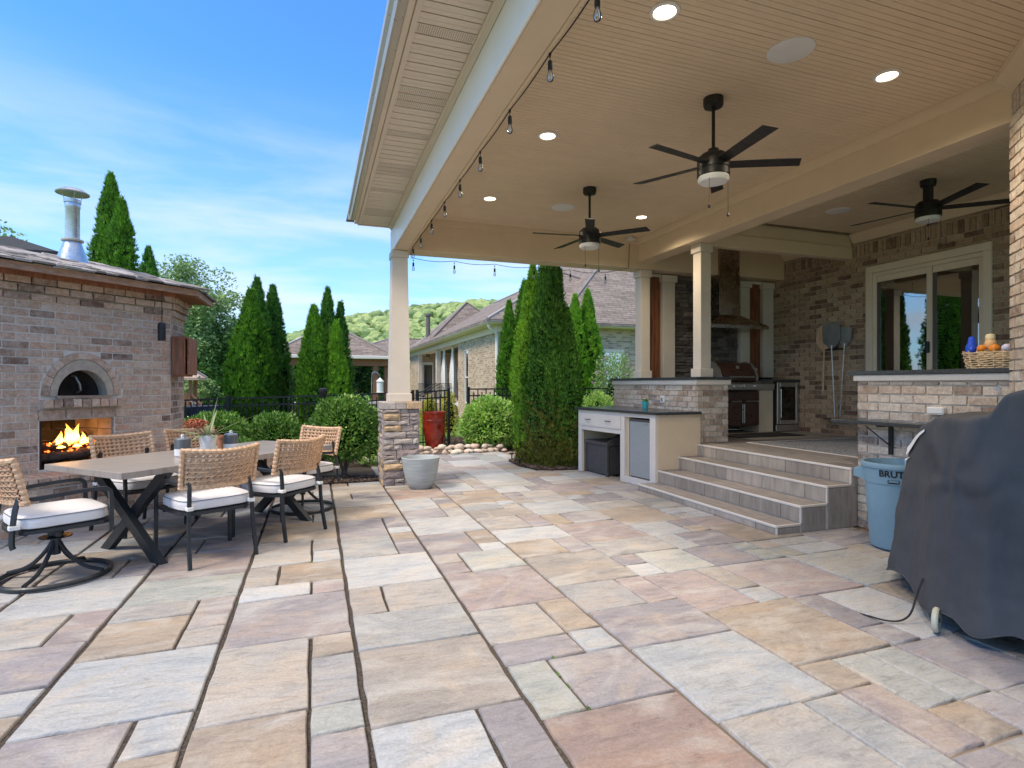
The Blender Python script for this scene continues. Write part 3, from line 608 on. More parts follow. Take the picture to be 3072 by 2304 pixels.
# shingled roof above
m = MB(); m.add([(.46, -3, 4.06), (9.6, -3, 4.06), (9.6, 9.2, 4.06), (.46, 9.2, 4.06), (5.0, -3, 6.2), (5.0, 4.66, 6.2), (9.6, 4.66, 6.2), (9.6, -3, 6.2)], [(0, 3, 2, 1), (0, 4, 5, 3), (3, 5, 6, 2), (4, 7, 6, 5), (0, 1, 7, 4), (1, 2, 6, 7)]); o = m.build('roof', 'shingles', porch); boxuv(o)

# recessed lights, speakers
def can_light(x, y, label, n):
    t = root('recessed_light', label, 'ceiling light', (x, y, CZ - .004), 'lit recessed lights in the porch ceiling')
    m = MB(); m.lathe([(.075, -.0), (.078, -.012), (.098, -.009), (.102, 0)], (x, y, CZ - .002), 32); m.build('trim_ring', 'white_plastic', t, True)
    m = MB(); m.lathe([(0, .0), (.074, -.001)], (x, y, CZ - .008), 32); m.build('lens', 'lamp_glow', t)
    l = bpy.data.lights.new('recessed_lamp', 'SPOT'); l.energy = 62; l.color = (1, .84, .64); l.spot_size = R(150); l.spot_blend = .8; l.shadow_soft_size = .07
    q = bpy.data.objects.new('recessed_lamp', l); COL.objects.link(q); q.parent = t; q.location = (0, 0, -.03)
for i, (x, y, l) in enumerate(((2.21, 3.20, 'lit recessed light at the top edge, nearest the string light beam'), (2.205, 5.19, 'lit recessed light between the long beam and the large near fan'), (2.218, 7.20, 'small lit recessed light left of the middle ceiling fan'),
                  (4.60, 7.25, 'small lit recessed light beside the inner beam, right of the middle fan'), (4.37, 3.27, 'lit recessed light beside the inner beam near the brick corner'))): can_light(x, y, l, i)
for x, y, l, r in ((3.362, 3.265, 'large white round ceiling speaker in front of the near fan', .165), (3.315, 7.234, 'white round ceiling speaker beyond the middle fan', .16), (7.12, 6.057, 'white round ceiling speaker above the dark inner terrace', .155)):
    t = root('ceiling_speaker', l, 'speaker', (x, y, CZ - .004), 'round white ceiling speakers')
    m = MB(); m.lathe([(r * .95, -.006), (r, -.004), (r * 1.01, .002)], (x, y, CZ - .002), 40); m.build('rim', 'white_plastic', t, True)
    m = MB(); m.lathe([(0, -.005), (r * .948, -.005)], (x, y, CZ - .002), 40); m.build('grille', 'speaker_cloth', t)

# ceiling fans
def fan(x, y, zb, phase, label, flush=False, rad=.74):
    t = root('ceiling_fan', label, 'ceiling fan', (x, y, zb), 'black five-blade ceiling fans')
    m = MB(); m.lathe([(.085, CZ - zb), (.085, CZ - zb - .05), (.078, CZ - zb - .075), (.03, CZ - zb - .08)], (x, y, zb), 32); m.build('canopy', 'fan_black', t, True)
    m = MB(); m.lathe([(.015 if not flush else .055, .10), (.015 if not flush else .055, CZ - zb - .07)], (x, y, zb), 16); m.build('down_rod', 'fan_black', t, True)
    m = MB(); m.lathe([(.03, .17), (.045, .165), (.048, .13), (.10, .12), (.132, .09), (.138, .05), (.138, -.012), (.132, -.014), (.132, -.022), (.138, -.024), (.138, -.075), (.13, -.08), (0, -.08)], (x, y, zb), 40); m.build('motor_housing', 'fan_black', t, True)
    m = MB(); m.lathe([(.130, -.08), (.132, -.105), (.118, -.125), (0, -.132)], (x, y, zb), 40); m.build('light_bowl', 'white_plastic', t, True)
    bl = None
    for k in range(5):
        if bl is None:
            m = MB(); m.prism([(.12, -.045), (rad - .03, -.072), (rad, .045), (.13, .055)], -.003, .004); bl = m.mesh('blade', 'fan_black', fix=True)
        inst(bl, 'blade', t, (x, y, zb + .03), R(phase + 72 * k), rx=R(-11))
    for dx, dy, ln in ((-.10, -.07, .34), (.085, -.085, .40)):
        m = MB(); m.tube([(x + dx, y + dy, zb - .05), (x + dx, y + dy, zb - ln)], .0022, 5); m.lathe([(0, .0), (.008, -.008), (.013, -.028), (.009, -.038), (0, -.04)], (x + dx, y + dy, zb - ln), 10); m.build('pull_chain', 'fan_black', t)
fan(3.29, 4.04, 3.39, 49, 'largest black ceiling fan with white light bowl, hanging on a long rod nearest the camera', rad=.75)
fan(3.31, 6.42, 3.36, 28, 'smaller looking black ceiling fan on a long rod, left of the inner beam', rad=.76)
fan(7.10, 4.79, 3.62, 32, 'black flush-mounted ceiling fan under the dark terrace ceiling by the sliding door', True, rad=.88)

# string lights along the beam and the end beam
st = root('string_light', 'black outdoor string light with clear bulbs clipped along the porch beams', 'string light', (1.34, 8.4, 3.5))
Y = [1.70, 2.525, 3.126, 3.87, 4.646, 5.359, 6.055, 6.785, 7.515, 8.15]; pts = []
for a, b in zip(Y[:-1], Y[1:]):
    for q in range(6): f = q / 6; pts.append((1.345, a + (b - a) * f, 3.505 - .014 * math.sin(math.pi * f)))
pts += [(1.345, 8.15, 3.50), (1.36, 8.42, 3.49), (1.42, 8.80, 3.47)]
XB = [1.455, 2.113, 2.793, 3.49, 4.165, 4.847]
for a, b in zip(XB[:-1], XB[1:]):
    for q in range(6): f = q / 6; pts.append((a + (b - a) * f, 8.80, 3.475 - .03 * math.sin(math.pi * f)))
pts += [(4.847, 8.80, 3.47), (5.1, 8.44, 3.50), (5.11, 8.43, 3.93)]
m = MB(); m.tube(pts, .0045, 5); m.build('cable', 'rubber', st, True)
sm = MB(); sm.tube([(0, 0, 0), (0, 0, -.05)], .003, 5); sm.lathe([(.010, -.045), (.019, -.055), (.021, -.10), (.019, -.125), (.016, -.128)], n=14); sm = sm.mesh('socket', 'rubber', True, True)
gm = MB(); gm.lathe([(.014, -.128), (.019, -.142), (.028, -.175), (.029, -.192), (.022, -.214), (.008, -.223), (0, -.224)], n=18); gm = gm.mesh('bulb', 'clear_glass', True, True)
fm = MB(); fm.tube([(0, 0, -.128), (.003, 0, -.15), (.009, 0, -.18), (0, .004, -.195), (-.009, 0, -.18), (-.003, 0, -.15)], .0022, 4); fm = fm.mesh('filament', 'galvanised', False, True)
cm = MB(); cm.add([(-.014, 0, .018), (.014, 0, .018), (0, 0, -.035), (-.014, .006, .018), (.014, .006, .018), (0, .006, -.035)], [(0, 1, 2), (5, 4, 3), (0, 3, 4, 1), (1, 4, 5, 2), (2, 5, 3, 0)]); cm = cm.mesh('clip', 'rubber', False, True)
for p in [(1.345, yy, 3.495) for yy in Y[1:]] + [(xx, 8.80, 3.44) for xx in XB]:
    z = rnd(-.06, .06); 
    for me, nm in ((cm, 'clip'), (sm, 'socket'), (gm, 'bulb'), (fm, 'filament')): inst(me, nm, st, p, z, (.74, .74, .74))
m = MB(); m.lathe([(.05, 0), (.05, -.03), (.0, -.035)], (5.05, 8.30, CZ - .01), 20); m.box(4.99, 8.25, CZ - .06, 5.11, 8.36, CZ - .035)
o = m.build('security_camera', 'white_plastic'); tag(o, 'small pale ceiling box with cable beside the inner beam corner', 'camera')

# ---------------------------------------------------------------- columns
def stone_faces(parent, faces, z0, z1, mat, seed, lmin, lmax, hs, prd=(.0, .035), name='stone'):
    rs = random.Random(seed); cnt = 0
    for (P, ang, length) in faces:
        d = Vector((math.cos(ang), math.sin(ang), 0)); nr = Vector((math.sin(ang), -math.cos(ang), 0)); z = z0
        while z < z1 - .02:
            h = min(rs.choice(hs), z1 - z); 
            if z1 - z - h < .03: h = z1 - z
            x = 0.
            while x < length - .005:
                w = rs.uniform(lmin, lmax)
                if length - x - w < lmin * .6: w = length - x
                sub = [(z, h)]
                if h > .10 and rs.random() < .35: sub = [(z, h * .45), (z + h * .45, h * .55)]
                for zz, hh in sub:
                    m = MB(); g = .004; nx = max(2, int(w / .06)); pr = rs.uniform(*prd); vs = []; 
                    x0, x1, y0, y1 = -w / 2 + g, w / 2 - g, g, hh - g
                    for j in range(4):
                        for i in range(nx + 1):
                            fx = i / nx; fy = j / 3; e = (i in (0, nx)) or (j in (0, 3))
                            yy = y0 + (y1 - y0) * fy + rs.uniform(-.006, .006) * (1 if 0 < i < nx else .4)
                            vs.append((x0 + (x1 - x0) * fx + (rs.uniform(-.006, .006) if 0 < i < nx else 0), -(pr * (.45 if e else 1) + rs.uniform(0, .010)), yy))
                    fs = [(j * (nx + 1) + i, j * (nx + 1) + i + 1, (j + 1) * (nx + 1) + i + 1, (j + 1) * (nx + 1) + i) for j in range(3) for i in range(nx)]
                    o = len(vs); B = [i for i in range(nx + 1)] + [j * (nx + 1) + nx for j in range(1, 4)] + [3 * (nx + 1) + i for i in range(nx - 1, -1, -1)] + [j * (nx + 1) for j in (2, 1)]
                    for q in B: vs.append((vs[q][0], .05, vs[q][2]))
                    nb = len(B); fs += [(B[(k + 1) % nb], B[k], o + k, o + (k + 1) % nb) for k in range(nb)]
                    m.add(vs, fs); me = m.mesh(name, mat); p = Vector(P) + d * (x + w / 2); p.z = zz
                    inst(me, name, parent, p, ang); cnt += 1
                x += w
            z += h
    return cnt
pc = root('porch_column', 'tapered tan corner column standing on a stacked ledge stone pier', 'column', (1.2, 8.62, 0))
m = MB(); m.box(.965, 8.38, 0, 1.44, 8.86, 1.13); m.build('pier_core', 'stone_core', pc)
HS = (.06, .075, .09, .12, .105, .14)
stone_faces(pc, [((.945, 8.36, 0), 0, .515), ((.945, 8.88, 0), R(-90), .52), ((1.46, 8.36, 0), R(90), .52), ((1.46, 8.88, 0), R(180), .515)], 0, 1.13, 'ledge_stone', 5, .10, .34, HS)
cs = MB(); cs.bbox(-.5, 0, 0, .5, 1, 1, .05)
cs = cs.mesh('cap_stone', 'ledge_stone')
for (px, py, a, ws) in ((.915, 8.33, 0, (.21, .15, .24)), (.915, 8.91, -90, (.2, .22, .16)), (1.515, 8.33, 90, (.2, .22, .16)), (1.515, 8.91, 180, (.21, .15, .24))):
    x = 0; d = Vector((math.cos(R(a)), math.sin(R(a)), 0))
    for w_ in ws: p = Vector((px, py, 1.13)) + d * (x + w_ / 2); inst(cs, 'cap_stone', pc, p, R(a), (w_ - .006, .12 if a % 180 == 0 else .1, .105)); x += w_
m = MB(); m.box(.99, 8.42, 1.13, 1.42, 8.82, 1.232); m.build('cap_bed', 'mortar', pc)
m = MB(); m.bbox(1.035, 8.445, 1.235, 1.375, 8.795, 1.355, .006); m.build('shaft_base', 'column_paint', pc)
m = MB(); m.prism([(1.055, 8.465), (1.355, 8.465), (1.355, 8.775), (1.055, 8.775)], 1.356, 3.40)
for i in (4, 5, 6, 7): x, yy, z = m.v[i]; m.v[i] = (1.205 + (x - 1.205) * .76, 8.62 + (yy - 8.62) * .86, z)
m.build('shaft', 'column_paint', pc)
m = MB(); m.bbox(1.075, 8.465, 3.401, 1.335, 8.775, 3.507, .006); m.build('capital', 'column_paint', pc)

# ---------------------------------------------------------------- terrace deck, steps
DZ = .62; XS = [4.31, 4.62, 4.97, 5.30]; ZS = [.093, .27, .45, DZ]; YN, YF = 4.36, 6.93
steps = root('steps', 'four grey wood-look tiled steps with pale edging rising to the terrace', 'steps', (4.31, 4.36, 0))
for k in range(4):
    x0 = XS[k]; x1 = XS[k + 1] if k < 3 else 5.34; z1 = ZS[k]; z0 = 0
    yf = YF if k else 6.88
    m = MB(); m.box(x0 + .012, YN + .012, z0, x1 + .012, yf, z1 - .012); m.build('step_core', 'deco_grout', steps)
    rise = z1 - (ZS[k - 1] if k else 0); zb = ZS[k - 1] if k else 0
    ys = [YN + .012]; yq = YN + .26 + (.0 if k % 2 else .02)
    while yq < yf: ys.append(yq); yq += .61
    ys.append(yf)
    for a, b in zip(ys[:-1], ys[1:]):
        n = max(1, round((b - a) / .22))
        m = MB(); m.bbox(x0, a + .004, zb + .004, x0 + .012, b - .004, z1 - .026, .002); m.build('riser_tile', 'riser_tile', steps)
    for a, b in zip(ys[:-1], ys[1:]):
        m = MB(); m.bbox(x0 + .022, a + .003, z1 - .012, x1 + (-.001 if k < 3 else .0), b - .003, z1 - .001, .002); m.build('tread_tile', 'step_tile', steps)
    m = MB(); m.bbox(x0 - .006, YN - .004, z1 - .024, x0 + .018, yf, z1, .003); m.build('edge_trim', 'white_trim', steps)
    m = MB(); m.bbox(x0 + .02, YN - .002, z1 - .022, x1 - .001 if k < 3 else 5.34, YN + .018, z1 + .001, .003); m.build('edge_trim', 'deco_grout', steps)
    m = MB(); m.bbox(x0 - .003, YN - .005, zb + .001, x0 + .016, YN + .016, z1 - .026, .002); m.build('corner_trim', 'deco_grout', steps)
for xa, xb, z in ((4.335, 4.61, .068), (4.64, 4.955, .245), (4.99, 5.395, .425)):
    m = MB(); m.bbox(xa, YN + .001, 0, xb, YN + .012, z, .002); m.build('side_tile', 'step_tile', steps)
deck = MB(); deck.box(5.36, YN + .02, 0, 8.60, 8.95, DZ - .016); deck.box(5.55, -1, 0, 8.6, YN + .019, DZ - .016); deck = deck.build('terrace_floor', 'deco_grout', kind='structure')
x = 5.345; tl = []
while x < 8.5:
    y = YN + .02 + (0 if int(x * 100) % 2 else -.5) - 3.5
    while y < 8.8:
        a, b = max(y, YN + .025 if x < 5.56 else -.9), min(y + .92, 8.78)
        if b - a > .05 and (b > 3): m = MB(); m.bbox(x + .002, a + .002, DZ - .014, min(x + .228, 8.53), b - .002, DZ - .001, .002); m.build('floor_tile', 'step_tile', deck)
        y += .92
    x += .23

# ---------------------------------------------------------------- brick bar with granite top, columns on it
bar = root('bar_wall', 'pale brick bar wall with dark granite ledge behind the low outdoor cabinet', 'bar', (5.36, 6.95, 0))
m = MB(); m.prism([(5.37, 6.96), (5.93, 6.96), (5.93, 8.79), (5.55, 8.79), (5.55, 9.40), (5.37, 9.40)], 0, 1.49); m.build('wall_core', 'mortar_warm', bar)
brickwork(bar, (5.36, 9.40, 0), R(-90), 2.44, .72, 1.49, 'brick_pale', skip=lambda a, b, z0, z1: None if z1 < 1.04 and a > .4 else [(a, b)])
brickwork(bar, (5.36, 6.95, 0), 0, .575, DZ + .002, 1.49, 'brick_pale', course=.0875, phase=1)
m = MB(); m.prism([(5.335, 6.925), (5.965, 6.925), (5.965, 8.6), (5.58, 8.6), (5.58, 9.43), (5.335, 9.43)], 1.492, 1.562); m.build('trim_board', 'white_trim', bar)
m = MB(); m.prism([(5.315, 6.905), (5.985, 6.905), (5.985, 8.7), (5.60, 8.7), (5.60, 9.45), (5.315, 9.45)], 1.563, 1.604); m.build('granite_top', 'granite', bar)
def box_column(name, label, x0, y0, x1, y1, z0, z1, group=None):
    t = root(name, label, 'column', ((x0 + x1) / 2, (y0 + y1) / 2, z0), group); e = .024
    m = MB(); m.bbox(x0 - e, y0 - e, z0, x1 + e, y1 + e, z0 + .13, .005); m.build('column_base', 'column_paint', t)
    m = MB(); m.bbox(x0, y0, z0 + .13, x1, y1, z1 - .13, .005); m.build('shaft', 'column_paint', t)
    m = MB(); m.bbox(x0 - e, y0 - e, z1 - .13, x1 + e, y1 + e, z1 - .002, .005); m.build('capital', 'column_paint', t)
    return t
box_column('bar_column', 'tan square column on the near corner of the granite bar, in front of the hood', 5.46, 6.985, 5.645, 7.17, 1.605, 3.618)
box_column('bar_column', 'tan square column on the far left end of the granite bar, left of the first rust panel', 5.385, 8.50, 5.57, 8.69, 1.605, 3.508)

# kitchen back wall
back = root('kitchen_back_wall', 'back wall of the outdoor kitchen with dark stacked stone and rust brown panels', 'wall', (7, 8.8, .62))
m = MB(); m.box(5.555, 8.805, DZ, 8.54, 8.95, 3.99); m.build('wall_core', 'stone_core', back)
for a, b, nm in ((5.60, 5.97, 'left'), (7.95, 8.27, 'right')):
    n = 3; wq = (b - a) / n
    for k in range(n): m = MB(); m.bbox(a + k * wq + .003, 8.775, DZ + .02, a + (k + 1) * wq - .003, 8.80, 3.45, .004); m.build('rust_panel_plank', 'rust_wood', back, label='rust brown stained plank')
for a, b in ((5.975, 6.235), (7.72, 7.945), (8.275, 8.53)):
    m = MB(); m.bbox(a, 8.70, DZ + .95, b, 8.835, 3.36, .005); m.build('pilaster', 'column_paint', back)
    m = MB(); m.bbox(a - .03, 8.67, 3.361, b + .03 if b < 8.5 else b, 8.835, 3.485, .005); m.build('pilaster_capital', 'column_paint', back)
m = MB(); m.bbox(5.60, 8.74, 3.452, 5.973, 8.80, 3.50, .004); m.build('header_trim', 'column_paint', back)
m = MB(); m.bbox(7.95, 8.74, 3.452, 8.273, 8.80, 3.50, .004); m.build('header_trim', 'white_trim', back)
stone_faces(back, [((6.24, 8.79, 0), 0, 1.475)], 1.55, 3.50, 'dark_ledge_stone', 9, .12, .40, (.05, .065, .08, .10), (.0, .045))

# wall-side column of bricks: the house wall
HX = 8.55
house = root('house_wall', 'brown brick house wall of the terrace with the sliding glass door', 'house wall', (HX, 6, 0))
m = MB(); m.box(HX + .01, -1, DZ - .02, HX + .3, 5.04, CZ); m.box(HX + .01, 6.64, DZ - .02, HX + .3, 9.0, CZ); m.box(HX + .01, 5.04, 3.30, HX + .3, 6.64, CZ); m.build('wall_core', 'mortar_shade', house)
def sk(a, b, z0, z1):     # run starts at y 8.80 going to smaller y
    ya, yb = 8.80 - b, 8.80 - a; L = []
    if z0 > 3.31 or yb < 5.0 or ya > 6.70: return [(a, b)]
    if yb > 6.70: L.append((8.80 - yb, 8.80 - 6.70))
    if ya < 5.0: L.append((8.80 - 5.0, 8.80 - ya))
    return L
brickwork(house, (HX, 8.80, 0), R(-90), 5.2, DZ + .01, 3.86, 'brick_wall', skip=sk, key=lambda x, z: (0 if (z > 1.5 or x < 2.6) else 1, -x if False else abs(x - 2.2)), soldier=3.63)
m = MB(); m.extr([(HX - .11, 3.998), (HX - .10, 3.95), (HX - .03, 3.87), (HX - .02, 3.855), (HX + .02, 3.855), (HX + .02, 3.998)], -1, 6.98, 'y'); m.build('crown_moulding', 'tan_paint', house)
m = MB(); m.extr([(HX - .09, 3.998), (HX - .08, 3.95), (HX - .03, 3.87), (HX + .02, 3.86), (HX + .02, 3.998)], 7.15, 8.8, 'y'); m.build('crown_moulding', 'tan_paint', house)

# sliding door with its frame, glass and the room behind
dr = root('sliding_door', 'cream framed sliding glass door in the brown brick terrace wall', 'door', (HX, 5.84, DZ))
fx = HX - .035
def fr(name, y0, z0, y1, z1, x0=fx, x1=HX + .06, mat='trim_paint', b=.004):
    m = MB(); m.bbox(x0, y0, z0, x1, y1, z1, b); return m.build(name, mat, dr)
fr('casing', 6.64, DZ, 6.74, 3.30); fr('casing', 4.93, DZ, 5.03, 3.30); fr('casing', 4.93, 3.301, 6.74, 3.41)
fr('frame_rail', 5.032, 3.24, 6.638, 3.299, fx + .03); fr('frame_stile', 6.575, DZ + .02, 6.638, 3.239, fx + .03); fr('frame_stile', 5.032, DZ + .02, 5.095, 3.239, fx + .03)
fr('sash_rail', 5.80, 3.14, 6.574, 3.238, fx + .045, HX + .04); fr('sash_rail', 5.096, 3.14, 5.72, 3.238, fx + .06, HX + .05)
fr('meeting_stile', 5.722, DZ + .02, 5.798, 3.238, fx + .042, HX + .04); fr('sash_stile', 6.51, DZ + .02, 6.574, 3.139, fx + .045, HX + .04, 'brown_plastic'); fr('sash_stile', 5.66, DZ + .02, 5.72, 3.139, fx + .06, HX + .05, 'brown_plastic')
fr('bottom_rail', 5.80, DZ + .02, 6.509, DZ + .12, fx + .045, HX + .04); fr('bottom_rail', 5.096, DZ + .02, 5.659, DZ + .12, fx + .06, HX + .05)
m = MB(); m.box(HX + .012, 5.80, DZ + .12, HX + .018, 6.51, 3.14); m.build('glass_pane', 'window_glass', dr)
m = MB(); m.box(HX + .027, 5.096, DZ + .12, HX + .033, 5.66, 3.14); m.build('glass_pane', 'window_glass', dr)
m = MB(); m.bbox(fx - .01, 5.745, 1.96, fx + .04, 5.79, 2.13, .008); m.build('handle', 'black_metal', dr)
room = root('kitchen_room', 'dim brown room seen through the sliding glass door', 'room', (HX + 1.5, 5.8, DZ))
m = MB(); x0, x1, y0, y1 = HX + .32, HX + 4, 3.6, 8.6
m.add([(x0, y0, .6), (x1, y0, .6), (x1, y1, .6), (x0, y1, .6), (x0, y0, 3.6), (x1, y0, 3.6), (x1, y1, 3.6), (x0, y1, 3.6)], [(0, 1, 2, 3), (4, 7, 6, 5), (0, 4, 5, 1), (1, 5, 6, 2), (2, 6, 7, 3)]); m.build('room_shell', 'room_wall', room, fix=False)
m = MB(); m.bbox(HX + 2.6, 5.6, .6, HX + 3.0, 6.3, 2.9, .01); m.bbox(HX + .5, 4.9, .6, HX + 1.1, 5.22, 3.0, .01); m.build('cabinet', 'room_dark', room)
m = MB(); m.lathe([(0, 0), (.10, -.005)], (HX + 1.2, 5.95, 3.59), 20); m.build('ceiling_lamp', 'interior_lamp', room)
m = MB()
for k in range(38): m.bbox(HX + .42, 5.81, 2.66 - k * .045, HX + .455, 6.12, 2.668 - k * .045, .001)
m.build('blind', 'blind_slat', room, kind='stuff', label='white slatted blind')

# low brick wall right of the steps with granite ledge, and the shelf on it
lw_ = root('low_brick_wall', 'pale brick half wall with granite ledge right of the steps, behind the grill cover', 'wall', (5.4, 3.6, 0))
m = MB(); m.box(5.41, 2.2, 0, 5.80, YN - .0, 1.53); m.build('wall_core', 'mortar_warm', lw_)
brickwork(lw_, (5.40, YN + .005, 0), R(-90), 1.8, .005, 1.53, 'brick_pale', course=.0875)
m = MB(); m.bbox(5.37, 2.2, 1.532, 5.84, YN + .03, 1.592, .004); m.build('trim_board', 'white_trim', lw_)
m = MB(); m.bbox(5.345, 2.2, 1.593, 5.86, YN + .07, 1.634, .004); m.build('granite_top', 'granite', lw_)
m = MB(); m.bbox(5.18, 3.2, 1.095, 5.388, 4.50, 1.13, .004); o = m.build('granite_shelf', 'granite', lw_)
br_ = root('shelf_bracket', 'black steel bracket with a diagonal rod under the granite shelf', 'bracket', (5.38, 3.99, .8))
m = MB(); m.bbox(5.372, 3.965, .80, 5.386, 4.01, 1.094, .002); m.build('bracket_plate', 'black_metal', br_)
m = MB(); m.bbox(5.20, 3.965, 1.08, 5.372, 4.01, 1.094, .002); m.tube([(5.38, 3.985, .88), (5.20, 4.12, 1.085)], .006, 6); m.build('bracket_arm', 'black_metal', br_)
m = MB(); m.bbox(5.335, 3.47, 1.225, 5.392, 3.62, 1.29, .01); m.bbox(5.325, 3.46, 1.222, 5.333, 3.63, 1.226, .001); o = m.build('outlet_cover', 'white_plastic'); tag(o, 'clear grey weatherproof outlet cover on the low brick wall above the shelf', 'outlet')
ou = root('outlet', 'white outlet box on the brick bar right of the turquoise cup', 'outlet', (5.36, 7.80, 1.25))
m = MB(); m.bbox(5.335, 7.74, 1.19, 5.352, 7.86, 1.31, .006); m.build('face_plate', 'white_plastic', ou)
m = MB(); m.bbox(5.325, 7.78, 1.22, 5.334, 7.82, 1.28, .003); m.build('socket', 'galvanised', ou)
m = MB(); m.lathe([(0, 0), (.02, .002), (.022, .012)], (0, 0, 0), 14); m.M = None; o = m.build('hose_knob', 'galvanised', loc=(5.375, 3.06, 1.46)); o.rotation_euler = (0, R(-90), 0); tag(o, 'small round metal knob on the low brick wall near the grill cover', 'knob')

# the 45 degree brick wall at the right edge of the picture
pw_ = root('brick_corner_wall', 'brick wall corner rising full height at the right edge', 'wall', (5.34, 2.95, 0))
Pn = Vector((5.34, 2.955, 0)); dd = Vector((-.7071, -.7071, 0)); nn = Vector((-.7071, .7071, 0))
q = [Pn + dd * 0 - nn * .012, Pn + dd * 2.3 - nn * .012, Pn + dd * 2.3 - nn * .4, Pn - nn * .4]
m = MB(); m.prism([(p.x, p.y) for p in q], 0, 3.99); m.build('wall_core', 'mortar_warm', pw_)
brickwork(pw_, (5.34, 2.955, 0), R(-135), 2.2, .5, 3.85, 'brick_pale', key=lambda x, z: x, limit=170, soldier=3.7)
m = MB(); cr_ = [(Pn + dd * t + nn * o_) for t in (0, 2.3) for o_ in (0.0, .14)]
m.add([(Pn.x, Pn.y, 3.85), (Pn.x + dd.x * 2.3, Pn.y + dd.y * 2.3, 3.85), *[tuple((Pn + dd * t + nn * .11).xy) + (3.96,) for t in (-.06, 2.3)], *[tuple((Pn + dd * t + nn * .12).xy) + (3.998,) for t in (-.06, 2.3)], (Pn.x, Pn.y, 3.998), (Pn.x + dd.x * 2.3, Pn.y + dd.y * 2.3, 3.998)], [(0, 1, 3, 2), (2, 3, 5, 4), (4, 5, 7, 6), (0, 2, 4, 6)]); m.build('crown_moulding', 'tan_paint', pw_)

# ---------------------------------------------------------------- outdoor kitchen
kc = root('kitchen_counter', 'tan outdoor kitchen counter with black top between the grill and the wine cooler', 'counter', (8.0, 8.3, DZ))
m = MB(); m.bbox(6.2, 8.12, 1.545, 6.86, 8.69, 1.585, .004); m.bbox(7.66, 8.06, 1.545, 8.53, 8.69, 1.585, .004); m.build('granite_top', 'granite', kc)
m = MB(); m.bbox(7.66, 8.16, DZ, 7.985, 8.69, 1.543, .004); m.build('cabinet_panel', 'tan_paint', kc)
m = MB(); m.bbox(6.2, 8.16, DZ, 6.86, 8.69, 1.543, .004); m.build('cabinet_panel', 'tan_paint', kc)
wf = root('wine_cooler', 'stainless framed glass door beverage cooler under the counter in the wall corner', 'beverage cooler', (8.3, 8.1, DZ))
m = MB(); x0, x1, y0 = 8.0, 8.53, 8.12
m.box(x0, y0, DZ, x0 + .03, 8.68, 1.535); m.box(x1 - .03, y0, DZ, x1, 8.68, 1.535); m.box(x0 + .03, y0, 1.50, x1 - .03, 8.68, 1.535); m.box(x0 + .03, y0, DZ, x1 - .03, 8.68, DZ + .13); m.box(x0 + .03, 8.60, DZ + .13, x1 - .03, 8.68, 1.50); m.build('cabinet_shell', 'black_metal', wf)
m = MB(); a, b, c, d = x0 + .015, x1 - .01, DZ + .14, 1.53; yy = y0 - .035
m.bbox(a, yy, c, a + .065, y0 - .002, d, .004); m.bbox(b - .065, yy, c, b, y0 - .002, d, .004); m.bbox(a + .066, yy, c, b - .066, y0 - .002, c + .07, .004); m.bbox(a + .066, yy, d - .08, b - .066, y0 - .002, d, .004); m.build('door_frame', 'steel', wf)
m = MB(); m.box(a + .066, y0 - .02, c + .071, b - .066, y0 - .014, d - .081); m.build('door_glass', 'cooler_glass', wf)
m = MB(); m.tube([(a + .05, yy - .035, c + .12), (a + .05, yy - .035, d - .12)], .010, 8); m.tube([(a + .05, yy, c + .15), (a + .05, yy - .035, c + .15)], .006, 6); m.tube([(a + .05, yy, d - .15), (a + .05, yy - .035, d - .15)], .006, 6); m.build('door_handle', 'galvanised', wf)
m = MB(); m.bbox(x0, y0 - .02, DZ + .01, x1, y0 - .002, DZ + .125, .004); m.build('kick_grille', 'steel', wf)
m = MB()
for z in (.95, 1.20): m.box(x0 + .04, y0 + .02, z, x1 - .04, 8.58, z + .008)
m.build('shelf', 'steel', wf)
cb = MB(); cb.lathe([(0, 0), (.028, 0), (.032, .01), (.032, .11), (.026, .122), (0, .122)], n=12); cb = cb.mesh('can', 'white_ceramic', True)
for z, n in ((.765, 4), (1.212, 5)):
    for i in range(n): o = bpy.data.objects.new('drink_can', cb); COL.objects.link(o); o.location = (8.13 + i * .072, 8.20, z); tag(o, 'pale drink can standing in a row inside the beverage cooler', 'can', 'drink cans in the beverage cooler')
gr = root('gas_grill', 'built-in gas grill with dark bronze hood lid and stainless control panel behind the bar', 'grill', (7.3, 8.2, DZ))
m = MB(); m.bbox(6.90, 8.14, DZ + .12, 7.62, 8.65, 1.37, .006); m.build('cart_body', 'bronze_enamel', gr)
for a, b in ((6.905, 7.245), (7.255, 7.615)):
    for z0, z1 in ((DZ + .14, 1.17), (1.20, 1.345)): m = MB(); m.bbox(a, 8.112, z0, b, 8.138, z1, .004); m.build('cart_door', 'bronze_enamel', gr)
m = MB(); m.tube([(7.23, 8.09, .80), (7.23, 8.09, 1.14)], .008, 8); m.tube([(7.27, 8.09, .80), (7.27, 8.09, 1.14)], .008, 8); m.tube([(6.98, 8.09, 1.19), (7.20, 8.09, 1.19)], .007, 8); m.tube([(7.30, 8.09, 1.19), (7.57, 8.09, 1.19)], .007, 8); m.build('door_handles', 'galvanised', gr)
m = MB(); m.extr([(8.14, 1.38), (8.05, 1.40), (8.04, 1.50), (8.14, 1.53), (8.6, 1.53), (8.6, 1.38)], 6.88, 7.90, 'x'); m.build('control_panel', 'steel', gr)
for x in (7.00, 7.12, 7.22, 7.45):
    m = MB(); r = .030 if x != 7.12 else .022; m.lathe([(r, 0), (r, .02), (r * .8, .03), (0, .032)], n=18); o = m.build('burner_knob', 'galvanised', gr, True, loc=(x, 8.043, 1.455)); o.rotation_euler = (R(90), 0, 0)
